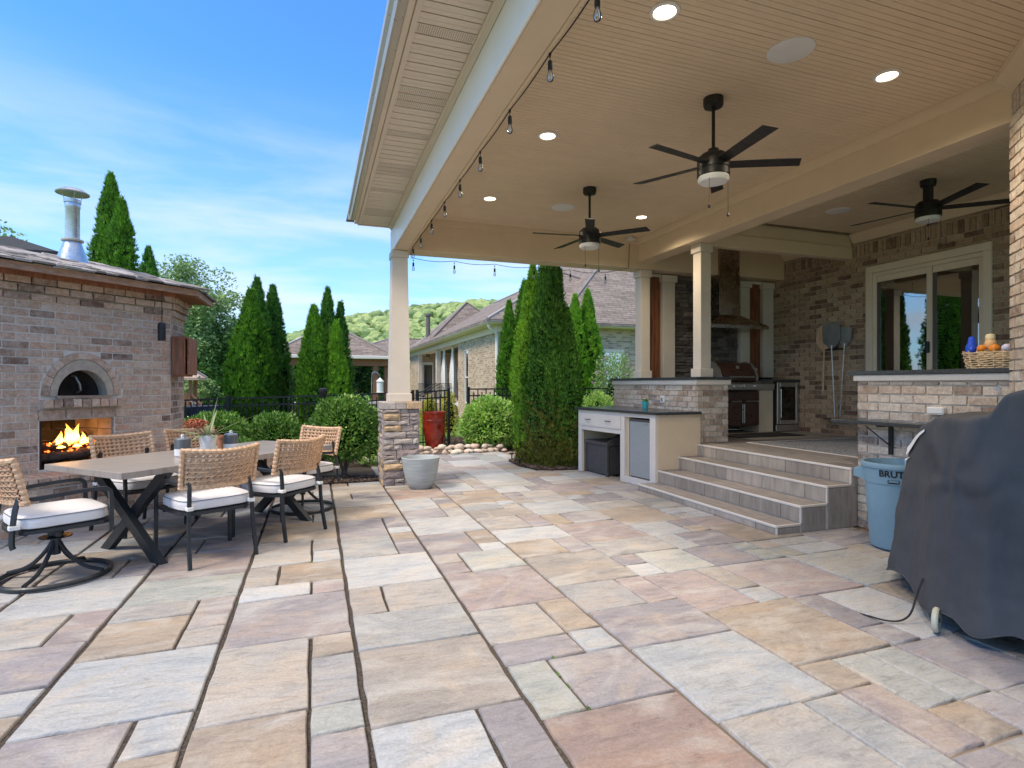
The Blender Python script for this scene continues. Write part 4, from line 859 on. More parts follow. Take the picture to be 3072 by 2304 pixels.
prof = [(8.62, 1.56), (8.14, 1.56), (8.12, 1.62), (8.17, 1.75), (8.27, 1.86), (8.40, 1.90), (8.55, 1.88), (8.62, 1.80)]
m = MB(); m.extr(prof, 6.80, 7.56, 'x'); m.build('hood_lid', 'bronze_enamel', gr, True)
m = MB(); m.extr([(8.63, 1.55), (8.13, 1.55), (8.11, 1.62), (8.16, 1.76), (8.26, 1.875), (8.40, 1.915), (8.56, 1.89), (8.63, 1.80)], 6.76, 6.799, 'x'); m.extr([(8.63, 1.55), (8.13, 1.55), (8.11, 1.62), (8.16, 1.76), (8.26, 1.875), (8.40, 1.915), (8.56, 1.89), (8.63, 1.80)], 7.561, 7.60, 'x'); m.build('lid_end_caps', 'galvanised', gr, True)
m = MB(); m.lathe([(.036, 0), (.036, .014), (.028, .018), (0, .018)], n=18); o = m.build('thermometer', 'galvanised', gr, loc=(7.20, 8.195, 1.80)); o.rotation_euler = (R(58), 0, 0)
m = MB(); m.tube([(6.92, 8.06, 1.625), (7.46, 8.06, 1.625)], .013, 10); m.tube([(6.95, 8.06, 1.625), (6.95, 8.13, 1.62)], .008, 6); m.tube([(7.43, 8.06, 1.625), (7.43, 8.13, 1.62)], .008, 6); m.build('lid_handle', 'galvanised', gr, True)
m = MB(); m.lathe([(.0, 0), (.12, .0), (.15, .02), (.155, .035), (.15, .03), (.118, .008), (0, .008)], (7.85, 8.22, 1.586), 28); o = m.build('frying_pan', 'black_metal', None, True); tag(o, 'round black pan on the counter right of the gas grill', 'pan')
fa = root('side_faucet', 'small chrome faucet on the dark counter behind the black pan', 'faucet', (7.80, 8.48, 1.59))
m = MB(); m.tube([(7.80, 8.48, 1.586), (7.80, 8.48, 1.76), (7.80, 8.44, 1.80), (7.80, 8.37, 1.79), (7.80, 8.36, 1.75)], .010, 8); m.build('spout', 'galvanised', fa, True)
m = MB(); m.tube([(7.75, 8.48, 1.586), (7.75, 8.48, 1.65)], .014, 8); m.tube([(7.85, 8.48, 1.586), (7.85, 8.48, 1.65)], .014, 8); m.build('tap_handles', 'galvanised', fa)
hd = root('range_hood', 'large steel chimney hood with flared canopy in front of the dark stone', 'range hood', (7.2, 8.5, 2.5))
m = MB(); m.add([(6.55, 8.12, 2.50), (7.85, 8.12, 2.50), (7.85, 8.78, 2.50), (6.55, 8.78, 2.50), (6.55, 8.12, 2.56), (7.85, 8.12, 2.56), (7.85, 8.78, 2.56), (6.55, 8.78, 2.56), (6.98, 8.40, 2.77), (7.44, 8.40, 2.77), (7.44, 8.78, 2.77), (6.98, 8.78, 2.77)],
    [(3, 2, 1, 0), (0, 1, 5, 4), (1, 2, 6, 5), (2, 3, 7, 6), (3, 0, 4, 7), (4, 5, 9, 8), (5, 6, 10, 9), (6, 7, 11, 10), (7, 4, 8, 11), (8, 9, 10, 11)]); m.build('canopy', 'hood_steel', hd)
m = MB(); m.bbox(6.985, 8.405, 2.771, 7.435, 8.775, 3.99, .003); m.build('chimney', 'hood_steel', hd)
# rug on the terrace
m = MB(); m.bbox(6.12, 4.95, DZ, 8.15, 6.72, DZ + .008, .003); rug = m.build('outdoor_rug', 'rug_weave'); tag(rug, 'grey and blue patterned outdoor rug with pale edge on the terrace', 'rug')
m = MB(); m.bbox(6.095, 4.92, DZ, 6.118, 6.75, DZ + .010, .003); m.bbox(6.118, 6.722, DZ, 8.17, 6.745, DZ + .010, .003); m.build('rug_binding', 'white_trim', rug)
m = MB(); m.bbox(6.5, 7.35, DZ, 7.9, 7.95, DZ + .012, .004); o = m.build('grill_mat', 'rubber'); tag(o, 'black mat on the terrace floor in front of the gas grill', 'mat')

# pizza peels on the wall rack and standing on the shelf end
rk = root('peel_rack', 'short black wall rack holding the three pizza peels', 'rack', (8.5, 7.3, 2.1))
m = MB(); m.bbox(8.47, 7.13, 2.09, 8.536, 7.47, 2.115, .003); m.build('rack_bar', 'black_metal', rk)
def peel(label, y, zt, w, h, lean, mat, ztip, hm, x, roundtop):
    t = root('pizza_peel', label, 'pizza peel', (x, y, ztip)); n = 12; pts = []
    for k in range(n + 1):
        a = math.pi * k / n
        pts.append((math.cos(a) * w / 2, h * .52 + math.sin(a) * h * (.48 if roundtop else .0)))
    if not roundtop: pts = [(w / 2, h * .98), (-w / 2, h)]
    pts += [(-w / 2, h * .30), (-w * .22, .02), (-.02, 0), (.02, 0), (w * .22, .02), (w / 2, h * .30)]
    m = MB(); me_v = []; zb = zt - h
    M = Matrix.Translation((x, y, zb)) @ Matrix.Rotation(lean, 4, 'X') @ Matrix.Rotation(R(-90), 4, 'Z')
    m.M = M; m.add([(p[0], -.004, p[1]) for p in pts] + [(p[0], .004, p[1]) for p in pts], [tuple(range(len(pts))), tuple(range(len(pts), 2 * len(pts)))[::-1]] + [(i, len(pts) + i, len(pts) + (i + 1) % len(pts), (i + 1) % len(pts)) for i in range(len(pts))]); m.M = None; m.build('blade', mat, t)
    m = MB(); top = M @ Vector((0, -.008, .05)); dr_ = (M.to_3x3() @ Vector((0, 0, -1))).normalized(); L = (top.z - ztip) / -dr_.z; m.tube([top, top + dr_ * L], .014 if hm == 'wood_peel' else .011, 8); m.build('handle', hm, t, True)
peel('round wooden pizza peel with short tan handle, left on the wall rack', 7.50, 2.56, .36, .46, R(2), 'wood_peel', 1.38, 'wood_peel', 8.49, True)
peel('grey metal pizza peel in the middle, leaning handle reaching the shelf', 7.32, 2.55, .35, .43, R(-3), 'peel_metal', .93, 'galvanised', 8.455, False)
peel('smaller grey metal pizza peel with upright handle, right on the wall rack', 7.09, 2.46, .24, .32, R(4), 'peel_metal', .93, 'galvanised', 8.475, False)
m = MB(); m.bbox(8.40, 7.05, .88, 8.54, 7.45, .91, .004); o = m.build('wall_ledge', 'granite'); tag(o, 'small dark granite ledge on the brown brick wall under the pizza peel handles', 'ledge')

# ---------------------------------------------------------------- low cabinet with fridge and deck box
ca, cb_ = Vector((4.57, 6.84, 0)), Vector((4.32, 8.85, 0)); ux = (cb_ - ca).normalized(); uy = Vector((ux.y, -ux.x, 0))   # along the front, into the cabinet
if uy.x < 0: uy = -uy
def CP(s_, d_, z=0): p = ca + ux * s_ + uy * d_; return (p.x, p.y, z)
cab = root('outdoor_cabinet', 'cream outdoor cabinet with granite top, one drawer front and two open bays', 'cabinet', tuple(ca))
def cbx(name, s0, s1, d0, d1, z0, z1, mat='white_trim', label=None, par=None):
    m = MB(); m.prism([CP(s0, d0)[:2], CP(s1, d0)[:2], CP(s1, d1)[:2], CP(s0, d1)[:2]], z0, z1); return m.build(name, mat, par or cab, label=label)
cbx('frame_leg', 1.885, 1.985, 0, .05, 0, .72); cbx('frame_leg', .705, .81, 0, .05, 0, .999); cbx('frame_leg', 0, .122, 0, .05, 0, 1.055)
cbx('frame_rail', .124, .704, 0, .05, 1.0, 1.055); cbx('plinth', .124, .704, 0, .05, 0, .095)
cbx('frame_rail', .706, 1.985, 0, .05, 1.001, 1.055); cbx('frame_rail', .812, 1.985, 0, .05, .721, .80); cbx('frame_stile', 1.90, 1.985, 0, .05, .801, 1.0); 
cbx('drawer_front', .79, 1.90, -.018, -.002, .80, 1.005); cbx('drawer_back', .812, 1.899, .002, .05, .801, 1.0)
for s_ in (1.66, 1.10):

    m = MB(); a, b = Vector(CP(s_ - .07, -.02, .905)), Vector(CP(s_ + .07, -.02, .905)); o_ = -uy * .028; m.tube([a, a + o_ + (b - a) * .12, b + o_ - (b - a) * .12, b], .006, 6); m.build('drawer_pull', 'black_metal', cab, True)
m = MB(); p = [CP(1.985, .051), CP(1.985, .80), CP(1.93, .80), CP(1.93, .051)]; m.prism([q[:2] for q in p], 0, 1.055); m.build('side_panel', 'tan_paint', cab)
m = MB(); m.prism([CP(0, .051)[:2], CP(.04, .051)[:2], CP(.04, .70)[:2], (5.355, 6.92), (5.355, 6.86)], 0, 1.055); m.build('side_panel', 'tan_paint', cab)
m = MB(); m.prism([CP(.66, .051)[:2], CP(.704, .051)[:2], CP(.704, .72)[:2], CP(.66, .72)[:2]], 0, 1.055); m.build('divider', 'tan_paint', cab)
m = MB(); m.prism([CP(.07, .74)[:2], CP(1.92, .74)[:2], CP(1.92, .77)[:2], CP(.07, .77)[:2]], 0, 1.055); m.build('back_panel', 'tan_paint', cab)
m = MB(); m.prism([CP(-.045, -.04)[:2], CP(2.05, -.04)[:2], (5.33, 9.25), (5.33, 6.80)], 1.057, 1.097); m.build('granite_top', 'granite', cab)
fg = root('mini_fridge', 'silver upright mini fridge with black top strip in the right bay of the cabinet', 'fridge', CP(.36, .1))
m = MB(); m.prism([CP(.135, .08)[:2], CP(.600, .08)[:2], CP(.600, .60)[:2], CP(.135, .60)[:2]], .10, .975); m.build('fridge_body', 'black_metal', fg)
m = MB(); m.prism([CP(.132, .02)[:2], CP(.602, .02)[:2], CP(.602, .078)[:2], CP(.132, .078)[:2]], .115, .935); m.build('fridge_door', 'fridge_steel', fg)
m = MB(); m.prism([CP(.132, .024)[:2], CP(.602, .024)[:2], CP(.602, .079)[:2], CP(.132, .079)[:2]], .937, .972); m.build('top_strip', 'brown_plastic', fg)
m = MB(); m.prism([CP(.18, .016)[:2], CP(.27, .016)[:2], CP(.27, .019)[:2], CP(.18, .019)[:2]], .905, .915); m.build('badge', 'galvanised', fg)
db = root('deck_box', 'dark brown woven-look plastic deck box with curved lid in the left bay', 'deck box', (4.42, 8.02, 0))
bx, by = Vector((.07, -.997, 0)).normalized(), None
P0_ = Vector((4.40, 8.70, 0)); e1 = Vector((.05, -.68, 0)); e2 = Vector((.62, .08, 0))
def DB(a, b, z): p = P0_ + e1 * a + e2 * b; return (p.x, p.y, z)
def dbx(name, a0, a1, b0, b1, z0, z1, mat='brown_plastic'): m = MB(); m.prism([DB(a0, b0, 0)[:2], DB(a1, b0, 0)[:2], DB(a1, b1, 0)[:2], DB(a0, b1, 0)[:2]], z0, z1); return m.build(name, mat, db)
dbx('box_body', .03, .97, .03, .97, .02, .50)
for a, b in ((0, 0), (.94, 0), (.94, .94), (0, .94)): dbx('corner_post', a, a + .06, b, b + .06, 0, .50)
dbx('lid', -.02, 1.02, -.02, 1.02, .501, .545)
m = MB(); nA, nB = 20, 14; cnt = 0      # woven relief on the long face
for i in range(nA):
    for j in range(nB):
        a = .07 + .86 * (i + .5) / nA; z = .06 + .40 * (j + .5) / nB; s_ = 1 if (i + j) % 2 else -1
        p = Vector(DB(a, .03, z)); nrm_ = -e2.normalized(); u1 = e1.normalized() * .019; u2 = Vector((0, 0, .018 * s_))
        m.add([p - u1 - u2 * .4 + nrm_ * .001, p - u1 * .2 - u2 + nrm_ * .001, p + u1 + u2 * .4 + nrm_ * .001, p + u1 * .2 + u2 + nrm_ * .001, p + nrm_ * .008], [(0, 1, 4), (1, 2, 4), (2, 3, 4), (3, 0, 4)])
m.build('woven_panel', 'brown_plastic', db, fix=False)
for b_ in range(15): dbx('side_slat', .975, .985, .09 + b_ * .056, .09 + b_ * .056 + .04, .05, .47)
m = MB(); n = 14       # raised curved rim of the lid on two sides
for (pa, pb) in (((0, 0), (1, 0)),): pass
for edge in (0, 1):
    vs = []
    for k in range(n + 1):
        f = k / n; hgt = .546 + .11 * max(0, math.sin(math.pi * f)) ** .8 * (1 if edge else .9)
        for off in (0, .03):
            a, b = (1 - off, f) if edge == 0 else (f, 1 - off)
            vs += [DB(a, b, .5455), DB(a, b, hgt)]
    fs = []
    for k in range(n): q = k * 4; fs += [(q, q + 4, q + 5, q + 1), (q + 2, q + 3, q + 7, q + 6), (q + 1, q + 5, q + 7, q + 3)]
    m.add(vs, fs)
m.build('lid_rim', 'brown_plastic', db, fix=False)
tc_ = root('succulent_cup', 'turquoise fluted cup with a tiny white flowered succulent on the cabinet top', 'plant pot', (5.02, 7.80, 1.098))
m = MB(); n = 32; vs = []; pr = [(.036, 0), (.040, .012), (.050, .08), (.052, .12), (.046, .12), (.044, .10), (0, .10)]
for r, z in pr:
    for k in range(n): a = 6.2832 * k / n; rr = r * (1 + (.10 * abs(math.cos(a * 5)) if r > 0 else 0)); vs.append((5.02 + rr * math.cos(a), 7.80 + rr * math.sin(a), 1.098 + z))
m.add(vs, [(i * n + k, i * n + (k + 1) % n, (i + 1) * n + (k + 1) % n, (i + 1) * n + k) for i in range(len(pr) - 1) for k in range(n)] + [tuple(range(n))[::-1]]); m.build('cup', 'turquoise', tc_, True)
def blob_leaves(m, c, r, n, sz, rs, flat=.6, squash=1):
    for _ in range(n):
        d = Vector((rs.gauss(0, 1), rs.gauss(0, 1), rs.gauss(0, 1) * squash)).normalized(); p = Vector(c) + Vector((d.x * r[0], d.y * r[1], d.z * r[2])) * (rs.random() ** .4)
        u = Vector((rs.gauss(0, 1), rs.gauss(0, 1), rs.gauss(0, 1) * .5)).normalized(); w = u.cross(d); w = w.normalized() if w.length > .01 else Vector((0, 0, 1)); l = sz * rs.uniform(.6, 1.3)
        m.add([p - u * l * .5, p + w * l * .28, p + u * l * .5, p - w * l * .28], [(0, 1, 2, 3)])
rs = random.Random(3)
m = MB(); blob_leaves(m, (5.02, 7.80, 1.235), (.045, .045, .03), 60, .04, rs); m.build('succulent', 'shrub_leaf', tc_, fix=False)
m = MB(); blob_leaves(m, (5.01, 7.81, 1.262), (.03, .03, .012), 30, .022, rs); m.build('flower', 'petal_white', tc_, fix=False)

# basket on the right granite ledge with toys in it
bk = root('wicker_basket', 'small wicker basket of bright toys on the right granite ledge', 'basket', (5.52, 3.20, 1.634))
bxm, bym, L_, W_ = 5.53, 3.16, .19, .13
m = MB(); rings = 8
for j in range(rings):
    z = 1.64 + j * .0185; f = 1 + j * .018; pts = []
    n = 40
    for k in range(n + 1):
        a = 6.2832 * k / n; ca_, sa_ = math.cos(a), math.sin(a); e = 4
        r = 1 / ((abs(ca_) ** e + abs(sa_) ** e) ** (1 / e)); w = .004 * (1 if (k + j) % 2 else -1)
        pts.append((bxm + (W_ * f + w) * ca_ * r, bym + (L_ * f + w) * sa_ * r, z + .003 * math.sin(k * 1.7 + j)))
    m.tube(pts, .0075, 5, False)
for k in range(22):
    a = 6.2832 * k / 22; ca_, sa_ = math.cos(a), math.sin(a); r = 1 / ((abs(ca_) ** 4 + abs(sa_) ** 4) ** .25)
    m.tube([(bxm + W_ * ca_ * r, bym + L_ * sa_ * r, 1.636), (bxm + W_ * 1.14 * ca_ * r, bym + L_ * 1.14 * sa_ * r, 1.79)], .006, 5)
m.build('weave', 'wicker', bk, fix=False)
m = MB(); m.box(bxm - W_ * .85, bym - L_ * .85, 1.636, bxm + W_ * .85, bym + L_ * .85, 1.72); m.build('liner', 'brown_plastic', bk)
def toy(name, label, mat, prof, x, y, z, rot=(0, 0, 0), cat='toy'):
    m = MB(); m.lathe(prof, n=18); o = m.build(name, mat, None, True, loc=(x, y, z)); o.rotation_euler = rot; tag(o, label, cat); return o
o = toy('toy_bottle', 'blue squeeze bottle with white lettering standing left in the wicker basket', 'blue_plastic', [(0, 0), (.040, 0), (.046, .03), (.044, .07), (.030, .10), (.026, .14), (.018, .155), (0, .158)], 5.44, 3.30, 1.76, (R(6), R(-8), 0), 'bottle')
o = toy('toy_ball', 'cream topped tan bottle standing in the middle of the wicker basket', 'tan_plastic', [(0, 0), (.04, .01), (.045, .04), (.035, .08), (.03, .085)], 5.50, 3.19, 1.80, cat='bottle')
m = MB(); m.lathe([(.034, .085), (.036, .11), (.028, .13), (0, .135)], n=16); m.build('bottle_cap', 'cream_plastic', o, True, local=True)
for n_, l_, c_, x, y, z, r_ in (('toy_ball', 'small dark blue ball at the left front of the wicker basket', 'blue_plastic', 5.415, 3.285, 1.80, .032), ('toy_ball', 'bright orange ball left of centre in the wicker basket', 'orange_plastic', 5.42, 3.21, 1.805, .034), ('toy_ball', 'larger yellow orange ball right of centre in the wicker basket', 'orange_plastic', 5.43, 3.12, 1.80, .040), ('toy_ball', 'lavender white ball at the right end of the wicker basket', 'lavender_plastic', 5.43, 3.03, 1.80, .036)):
    toy(n_, l_, c_, [(r_ * math.sin(math.pi * k / 8), r_ - r_ * math.cos(math.pi * k / 8)) for k in range(9)], x, y, z - r_, cat='ball')
m = MB(); m.M = Matrix.Translation((5.50, 3.03, 1.80)) @ Matrix.Rotation(R(35), 4, 'X'); m.bbox(-.05, -.012, -.02, .05, .012, .16, .004); o = m.build('toy_card', 'pale_blue_plastic'); tag(o, 'pale blue card packet leaning at the right end of the basket', 'packet')

# ---------------------------------------------------------------- blue rubbish bin
bn = root('rubbish_bin', 'round blue-grey plastic bin lettered BRUTE between the low wall and the grill cover', 'bin', (5.06, 3.68, 0))
bc = (5.06, 3.68, 0)
m = MB(); m.lathe([(0, .01), (.215, .01), (.222, .03), (.262, .60), (.270, .60), (.272, .61), (.278, .735), (.292, .74), (.296, .765), (.288, .785), (.272, .785), (.266, .75), (.255, .60), (.208, .05), (0, .05)], bc, 48); m.build('bin_body', 'bin_plastic', bn, True)
ta = math.atan2(-3.68, -5.06)
for s_ in (1, -1):
    a = ta + s_ * R(-88) if s_ == 1 else ta + R(92)
    M = Matrix.Translation(bc) @ Matrix.Rotation(a, 4, 'Z'); m = MB(); m.M = M
    m.prism([(.265, -.06), (.35, -.035), (.35, .035), (.265, .06)], [.61, .635, .635, .61], [.735, .70, .70, .735]); m.M = None; m.build('bin_handle', 'bin_plastic', bn)
def lettering(txt, size, mat, parent, place, name='lettering', ext=.001, bold=0):
    cu = bpy.data.curves.new('txt', 'FONT'); cu.body = txt; cu.size = size; cu.extrude = ext; cu.offset = bold; cu.align_x = 'CENTER'; cu.resolution_u = 3
    o = bpy.data.objects.new('txt', cu); COL.objects.link(o); dg = bpy.context.evaluated_depsgraph_get(); me = bpy.data.meshes.new_from_object(o.evaluated_get(dg)); bpy.data.objects.remove(o)
    for v in me.vertices: v.co = Vector(place(v.co)) - (WL[parent.name] if parent else Vector((0, 0, 0)))
    me.materials.clear(); me.materials.append(MATS[mat]); me.name = name
    o = bpy.data.objects.new(name, me); COL.objects.link(o); o.parent = parent; WL[o.name] = Vector((0, 0, 0)); return o
def wrap(c, z0, r0, a0, slope=.05):
    return lambda p: (c[0] + (r0 + slope * p.y + p.z) * math.cos(a0 + p.x / r0), c[1] + (r0 + slope * p.y + p.z) * math.sin(a0 + p.x / r0), z0 + p.y)
lettering('BRUTE', .078, 'black_print', bn, wrap(bc, .672, .2785, ta + R(-7), .05), bold=.0022)
m = MB(); pts = []
for k in range(24):
    a = 6.2832 * k / 24; pts.append((.045 * max(-1, min(1, math.cos(a) * 1.25)), .017 * max(-1, min(1, math.sin(a) * 1.25))))
f = wrap(bc, .632, .2765, ta + R(-7), .05); vs = [f(Vector((x * q, y * q, .0015))) for q in (1, .85) for x, y in pts]
m.add(vs, [(i, (i + 1) % 24, 24 + (i + 1) % 24, 24 + i) for i in range(24)]); vs = [f(Vector((x * .8, -.010 + y * .25, .0016))) for x, y in pts]; m.add(vs, [tuple(range(24))]); m.build('logo_badge', 'black_print', bn, fix=False)

# ---------------------------------------------------------------- the covered grill
gc = root('covered_grill', 'grill under a charcoal fabric cover with a white printed mark at the right edge', 'covered grill', (3.9, 2.4, 0))
hem = [(4.15, 3.16), (3.83, 2.70), (3.53, 2.31), (3.52, 2.12), (3.60, 1.86), (3.72, 1.60), (3.95, 1.62), (4.40, 2.10), (4.80, 2.55), (4.86, 2.95), (4.62, 3.18)]
top = [(4.27, 3.02), (3.98, 2.74), (3.68, 2.42), (3.62, 2.16), (3.68, 1.88), (3.76, 1.66), (3.98, 1.68), (4.38, 2.12), (4.72, 2.56), (4.76, 2.90), (4.56, 3.08)]
def resample(P, n, sm=2):
    for _ in range(sm): P = [q for i in range(len(P)) for q in ((P[i][0] * .75 + P[(i + 1) % len(P)][0] * .25, P[i][1] * .75 + P[(i + 1) % len(P)][1] * .25), (P[i][0] * .25 + P[(i + 1) % len(P)][0] * .75, P[i][1] * .25 + P[(i + 1) % len(P)][1] * .75))]
    out = []
    m_ = len(P)
    for k in range(n): t_ = k * m_ / n; i = int(t_); f = t_ - i; a, b = P[i % m_], P[(i + 1) % m_]; out.append((a[0] + (b[0] - a[0]) * f, a[1] + (b[1] - a[1]) * f))
    return out
NC = 160; HM, TP = resample(hem, NC, 1), resample(top, NC, 1)
def gtop(x, y):
    t = (x - 4.14) * .30 + (y - 3.05) * -.954
    z = 0; K = [(-9, 1.02), (0, 1.03), (.12, 1.10), (.28, 1.23), (.42, 1.295), (.62, 1.31), (.735, 1.33), (.81, 1.45), (.90, 1.49), (9, 1.49)]
    for (a, za), (b, zb) in zip(K[:-1], K[1:]):
        if a <= t <= b: f = (t - a) / (b - a); z = za + (zb - za) * f; break
    r = (x - 3.7) * .7 - (y - 2.2) * .7; return z - .02 * abs(math.sin(r * 5))
m = MB(); vs = []; LV = 26
for j in range(LV + 1):
    h = j / LV
    for k in range(NC):
        hx, hy = HM[k]; tx, ty = TP[k]; x, y = tx + (hx - tx) * (1 - h) ** .85, ty + (hy - ty) * (1 - h) ** .85
        cx_, cy_ = x - 4.15, y - 2.4; L2 = math.hypot(cx_, cy_); nx_, ny_ = cx_ / L2, cy_ / L2; a = k / NC * 6.2832
        fold = .018 * math.sin(a * 9 + 1.5 * h + .6 * math.sin(a * 3)) * (1 - h) + .010 * noise.noise((a * 3, h * 5, 1)) + .022 * noise.noise((x * 3, y * 3, h * 2.2))
        tx2 = (x - 3.66) + (y - 2.42); crease = .022 * math.exp(-((h - .60 + .10 * (x - 3.7)) / .035) ** 2) * (1 if y < 2.5 else .3)
        zt = gtop(x, y); zh = .10 + .03 * math.sin(a * 7) + .05 * noise.noise((a * 2, 0, 3)); z = zh + (zt - zh) * h
        dx_, dz_ = (y - 2.30) * -1.2 + (x - 3.6) * .4, z - .93; rr_ = math.hypot(dx_, dz_); an_ = math.atan2(dz_, dx_)
        star = (.022 * math.cos(an_ * 5 + .5) * math.exp(-rr_ / .35) * min(1, rr_ / .05)) if x < 4.2 and y > 1.6 else 0
        pleat = .016 * math.sin((x - y) * 16 + 4 * h) * h if y < 2.35 else 0
        f = fold - crease + star + pleat; vs.append((x + nx_ * f, y + ny_ * f, z))
fs = [(j * NC + k, j * NC + (k + 1) % NC, (j + 1) * NC + (k + 1) % NC, (j + 1) * NC + k) for j in range(LV) for k in range(NC)]
cxm = sum(p[0] for p in TP) / NC; cym = sum(p[1] for p in TP) / NC
for j in range(1, 13):
    s_ = 1 - j / 13
    for k in range(NC):
        x, y = cxm + (TP[k][0] - cxm) * s_, cym + (TP[k][1] - cym) * s_; vs.append((x, y, gtop(x, y) + .018 * noise.noise((x * 4, y * 4, 5)) + .012 * (1 - s_)))
    o_ = (LV + j - 1) * NC; fs += [(o_ + k, o_ + (k + 1) % NC, o_ + NC + (k + 1) % NC, o_ + NC + k) for k in range(NC)]
vs.append((cxm, cym, gtop(cxm, cym))); o_ = (LV + 12) * NC; fs += [(o_ + k, o_ + (k + 1) % NC, len(vs) - 1) for k in range(NC)]
m.add(vs, fs); cov = m.build('fabric_cover', 'cover_fabric', gc, 'all')
m2 = cov.modifiers.new('subdiv', 'SUBSURF'); m2.levels = 1; m2.render_levels = 1
dt_ = bpy.data.textures.new('wr', 'CLOUDS'); dt_.noise_scale = .16; dt_.noise_depth = 2
dm = cov.modifiers.new('wrinkle', 'DISPLACE'); dm.texture = dt_; dm.strength = .020; dm.mid_level = .5; dm.texture_coords = 'LOCAL'
mh = MB(); mh.tube([(vs[k][0], vs[k][1], vs[k][2]) for k in range(NC)] + [vs[0]], .006, 5, False); mh.build('hem', 'cover_fabric', gc, 'all')
# the seam and the printed mark lie on the fabric
from mathutils.bvhtree import BVHTree
bv = BVHTree.FromPolygons([Vector(v) for v in vs], [f for f in fs])
def onto(p, c=(4.15, 2.45), lift=.012):
    p = Vector(p); q, n_, _, _ = bv.find_nearest(p); n_ = n_ if n_.dot(q - Vector((*c, .6))) > 0 else -n_; return q + n_ * lift
mk = MB(); A_, B_ = Vector((4.20, 2.96, .99)), Vector((3.84, 2.60, 1.19))
def strip(a, b, wa, wb, n=10):
    for k in range(n):
        f0, f1 = k / n, (k + 1) / n; w0, w1 = wa + (wb - wa) * f0, wa + (wb - wa) * f1; p0, p1 = a.lerp(b, f0), a.lerp(b, f1); up = Vector((0, 0, 1))
        mk.add([onto(p0 - up * w0), onto(p1 - up * w1), onto(p1 + up * w1), onto(p0 + up * w0)], [(0, 1, 2, 3)])
strip(A_, B_, .032, .008, 24); strip(Vector((4.20, 2.96, .94)), Vector((4.15, 2.91, .89)), .010, .002); strip(Vector((4.17, 2.93, .93)), Vector((4.10, 2.86, .965)), .006, .002)
strip(Vector((4.21, 2.97, .93)), Vector((4.14, 2.90, .94)), .008, .004)
mk.build('white_mark', 'white_print', gc, fix=False)
wh = Vector((3.54, 2.34, .075))
m = MB(); m.M = Matrix.Translation(wh) @ Matrix.Rotation(R(25), 4, 'Z') @ Matrix.Rotation(R(90), 4, 'X')
m.lathe([(.052, -.014), (.068, -.016), (.075, -.008), (.075, .008), (.068, .016), (.052, .014)], n=28); m.M = None; w_ = m.build('wheel', 'tyre', gc, True)
m = MB(); m.M = Matrix.Translation(wh) @ Matrix.Rotation(R(25), 4, 'Z') @ Matrix.Rotation(R(90), 4, 'X'); m.lathe([(0, -.018), (.012, -.018), (.014, -.010), (.053, -.008), (.053, .008), (.014, .010), (.012, .018), (0, .018)], n=20); m.M = None; m.build('wheel_hub', 'black_metal', gc)
m = MB(); m.bbox(3.72, 2.0, .09, 4.3, 2.5, .14, .01); m.build('cart_base', 'black_metal', gc)
m = MB()
cp = [(3.60, 2.42, .20), (3.52, 2.48, .10), (3.44, 2.50, .03), (3.36, 2.46, .010), (3.28, 2.50, .010), (3.18, 2.53, .010), (3.08, 2.60, .010), (3.03, 2.68, .010), (3.02, 2.78, .010)]
def smooth(P, n=3):
    P = [Vector(p) for p in P]
    for _ in range(n): P = [P[0]] + [q for a, b in zip(P[:-1], P[1:]) for q in (a.lerp(b, .25), a.lerp(b, .75))] + [P[-1]]
    return P
m.tube(smooth([(3.66, 2.50, .26), (3.60, 2.50, .16), (3.54, 2.49, .05), (3.46, 2.50, .012), (3.38, 2.54, .012), (3.355, 2.64, .010), (3.37, 2.74, -.012), (3.39, 2.85, -.03)]), .006, 6); m.build('power_cord', 'rubber', gc, True)

# ---------------------------------------------------------------- brick fireplace with pizza oven
F0 = Vector((-5.095, 5.095, 0)); FA = R(45)
FM = Matrix.Translation(F0) @ Matrix.Rotation(FA, 4, 'Z')        # local: x along the face, y inwards, z up
def FW(s_, d_=0, z=0): return FM @ Vector((s_, d_, z))
fp = root('brick_fireplace', 'brick outdoor fireplace with pizza oven arch, burning firebox and cedar trimmed shake roof', 'fireplace', tuple(FW(3.6)))
def fbx(name, s0, s1, d0, d1, z0, z1, mat, par=None, label=None):
    m = MB(); m.M = FM; m.box(s0, d0, z0, s1, d1, z1); m.M = None; return m.build(name, mat, par or fp, label=label)
ZT = 2.66
m = MB(); m.M = FM
m.box(.8, 0, 0, 3.24, 1.7, ZT); m.box(3.24, 0, 0, 3.99, 1.7, .57); m.box(3.24, 0, 1.10, 3.99, .9, 1.335); m.box(3.24, 0, 1.87, 4.06, 1.7, ZT); m.box(3.24, .62, .57, 3.99, 1.7, 1.10); m.box(3.24, .62, 1.335, 4.06, 1.7, 1.87); m.box(3.99, 0, 0, 4.06, 1.7, 1.335)
m.M = None
c4, c5 = FW(4.06), FW(4.68); m.prism([(c4.x, c4.y), (c5.x, c5.y), (c5.x, 9.20), (-2.6, 9.9), tuple(FW(4.06, 1.7).xy)], 0, ZT)
fb = m.build('masonry', 'mortar', fp, fix=False)
